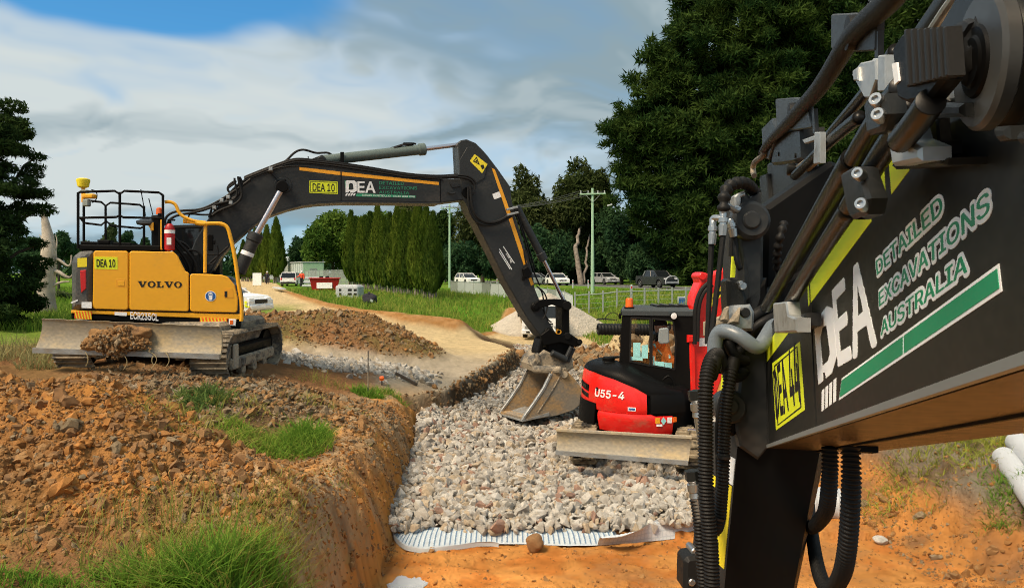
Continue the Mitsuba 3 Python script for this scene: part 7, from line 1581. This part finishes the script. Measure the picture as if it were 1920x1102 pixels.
obj('shell', move(bx((0, 0, .45), (1.5, .9, .8), .06), M), PVC, wt); obj('top_rim', move(bx((0, 0, .86), (1.3, .8, .1), .04), M), PVC, wt); objs('opening', [move(bx((x, -.452, z), (w_, .02, .15)), M) for x, w_ in ((-.42, .16), (.22, .26), (.58, .2)) for z in (.35, .6)], KST, wt)
c = gat(694, 38.5); bb = thing('black_bag', 'black bag slumped on the dirt edge left of the pencil cypresses', 'bag'); m = blobs((0, 0, .28), .32, 2, 6, .5); m = tm(A(m.vertices) * A([1.1, .8, 1.15]), m.faces); obj('bag', move(m, shift(*c)), CLK, bb, smooth=True); obj('knot', blobs(c + A([-.05, 0, .66]), .1, 1, 2, .6), CLK, bb, smooth=True); obj('label', bx(c + A([.12, -.27, .3]), (.14, .02, .12), .005, rot(30, [0, 1, 0], c + A([.12, -.27, .3]))), SHEET, bb)
bd_ = thing('board_barrier', 'low white board edging beside the haul road in the distance', 'barrier'); objs('board', [beam(gat(516 + 5 * k, 66 - 2.6 * k, .25), gat(520.5 + 5 * k, 63.6 - 2.6 * k, .25), .5, .06) for k in range(3)], PVC, bd_)
sg1 = thing('white_sign', 'white board standing under the left pencil cypresses', 'sign'); c = gat(482, 85); obj('board', bx(c + A([0, 0, .8]), (1.0, .06, 1.4), .02), WST, sg1); objs('leg', [cyl(c + A([x, .05, 0]), c + A([x, .05, 1]), .03, 6) for x in (-.4, .4)], GALV, sg1)
# guide posts
for px, Y, h, lb in ((1184, 49, 1.0, 'white guide post standing behind the orange beacon of the red excavator'), (1074, 76, .9, 'white guide post left of the pale leaning trunk'), (1103, 76, .9, 'white guide post between the leaning trunk and the right power pole'), (932, 82, .9, 'white guide post left of the yellow arm'), (943, 80, .9, 'second white guide post left of the yellow arm, next to the fence')):
    c = gat(px, Y); p = thing('guide_post', lb, 'post', 'white roadside guide posts'); obj('post', bx(c + A([0, 0, h / 2]), (.13, .05, h), .02), PVC, p); obj('reflector', bx(c + A([0, -.03, h - .2]), (.07, .01, .14)), LENSR, p)
# gravel heap with the white truck in front, black pipe
def heap(x, y): return 1.75 * np.clip(1 - np.hypot((x - 1.9) / 3.1, (y - 38.2) / 2.9), 0, 1)
hx, hy = np.meshgrid(np.linspace(-2.2, 5.2, 90), np.linspace(34.6, 41.6, 80), indexing='ij'); hv = np.stack([hx, hy, np.maximum(0, heap(hx, hy)) + .02 + fb(hx, hy, 3, 3, 5) * .08 + np.minimum(height(hx, hy), .25) - (heap(hx, hy) <= 0) * .4], -1).reshape(-1, 3)
a, b = np.meshgrid(np.arange(89), np.arange(79), indexing='ij'); qh = np.stack([a * 80 + b, (a + 1) * 80 + b, (a + 1) * 80 + b + 1, a * 80 + b + 1], -1).reshape(-1, 4)
gh_ = obj('gravel_heap', tm(hv, np.vstack([qh[:, [0, 1, 2]], qh[:, [0, 2, 3]]])), mat('heap_gravel', {'type': 'bumpmap', 'bsdf': P(proc(lambda p, n, uv: mix((.44, .40, .335), (.32, .29, .24), noise(p.x * 12, p.y * 12, p.z * 12))), .9), 'arbitrary': proc(lambda p, n, uv: noise(p.x * 14, p.y * 14, p.z * 14) * .03, .01), 'scale': 1.0}), None, smooth=True, label='cone of pale fine gravel behind the white truck', kind='structure')
k = 'white_truck'; tk = thing(k, 'white cab over tipper truck half hidden behind the yellow arm', 'truck'); zb = .06; Y0 = 33.6; X0, X1 = at(979, 0, Y0)[0], at(1056, 0, Y0)[0]; W = X1 - X0; xm = (X0 + X1) / 2
obj('cab', hull([A([xm + s * (W / 2 - e), Y0 + y, zb + z]) for s in (-1, 1) for e, y, z in ((.0, .0, .32), (.0, -.02, .85), (.12, .22, 1.5), (.14, .5, 1.56), (.1, 1.5, 1.56), (.0, 1.6, .32))]), WHT, tk)
obj('windscreen', hull([A([xm + s * x, Y0 + y, zb + z]) for s in (-1, 1) for x, y, z in ((W / 2 - .10, -.02, .93), (W / 2 - .17, .19, 1.44), (W / 2 - .10, .03, .93), (W / 2 - .17, .25, 1.44))]), GLK, tk)
obj('grille', [bx((xm, Y0 - .02, zb + .66), (W * .5, .04, .06), .01), bx((xm, Y0 - .02, zb + .55), (W * .5, .04, .04), .01)], KST, tk); objs('headlight', [bx((xm + s * W * .36, Y0 - .02, zb + .50), (.3, .05, .16), .02) for s in (-1, 1)], ALU, tk)
obj('bumper', bx((xm, Y0 - .02, zb + .30), (W + .04, .14, .2), .03), WHT, tk); objs('fog_lamp', [bx((xm + s * W * .36, Y0 - .1, zb + .30), (.16, .03, .08)) for s in (-1, 1)], KST, tk); obj('number_plate', bx((xm + .1, Y0 - .1, zb + .29), (.3, .03, .1)), YST, tk); obj('plate_surround', bx((xm - .2, Y0 - .1, zb + .29), (.24, .03, .09)), KST, tk)
objs('mirror', [bx((xm + s * (W / 2 + .14), Y0 + .1, zb + 1.15), (.14, .1, .36), .04) for s in (-1, 1)], KST, tk); objs('mirror_arm', [cyl((xm + s * (W / 2 - .05), Y0 + .12, zb + 1.36), (xm + s * (W / 2 + .14), Y0 + .1, zb + 1.33), .02, 6) for s in (-1, 1)], KST, tk)
objs('wheel', [lathe((xm + s * (W / 2 - .04), Y0 + y, zb + .27), (-s, 0, 0), [(0, .15), (0, .24), (.03, .27), (.2, .27), (.22, .24)], 20) for s in (-1, 1) for y in (.5, 3.2)], RUB, tk)
obj('tray', bx((xm, Y0 + 3.1, zb + .95), (W + .1, 2.8, .7), .03), MUDST, tk); obj('chassis', bx((xm, Y0 + 2.2, zb + .42), (.7, 4.0, .2), .02), KST, tk)
c = at(1120, 617, 22.0); bpp = thing('black_pipe', 'end of a black corrugated drain pipe left of the red excavator cab', 'pipe'); obj('pipe', lathe(c, A([1, .15, -.02]), [(.05, .10), (0, .12), (.02, .17)] + [(x, .165 if i % 2 else .18) for i, x in enumerate(np.arange(.05, 3.0, .05))] + [(3.0, .1)], 22), RUB, bpp); objs('support_bag', [blobs(c + A([1.0 + k, .2, -.32]), .32, 2, 5 + k, .5, .7) for k in range(2)], CL[2], bpp, smooth=True)
td = thing('wire_stand', 'thin wire stand in the grass left of the red excavator cab', 'stand'); ct = at(1147, 586, 30); obj('wire', [tube(spline([ct + A([-.25, 0, -.3]), ct + A([-.2, 0, -.12]), ct + A([0, 0, .0]), ct + A([.3, 0, -.2])], 16), .018, 6), tube(spline([ct + A([-.6, 0, -.3]), ct + A([-.2, -.2, -.26]), ct + A([.2, 0, -.3]), ct + A([-.2, .2, -.26]), ct + A([-.6, 0, -.3])], 24), .018, 6)], RUB, td)
st2 = thing('timber_stake', 'dark timber stake lying on the pale platform beside the grass clump', 'stake'); p0, p1 = gpix(742, 708), gpix(782, 724); obj('stake', beam(p0 + A([0, 0, .1]), p1 + A([0, 0, .04]), .05, .06, .005), BARKD, st2)
c = gpix(716, 722); oc = thing('orange_cap', 'small orange plastic cap in the grass clump at the platform corner', 'cap'); obj('cap', lathe(c + A([0, 0, .12]), (0, -.5, 1), [(0, .05), (.06, .05), (.07, .03), (.07, 0)], 12), LENSO, oc); obj('stem', cyl(c, c + A([0, 0, .13]), .015, 6), BARKD, oc)
c = gpix(690, 742); pk = thing('steel_picket', 'thin upright steel picket in the grass clump', 'picket'); obj('picket', cyl(c - A([0, 0, .1]), c + A([0, .02, .85]), .012, 6), MUDST, pk)
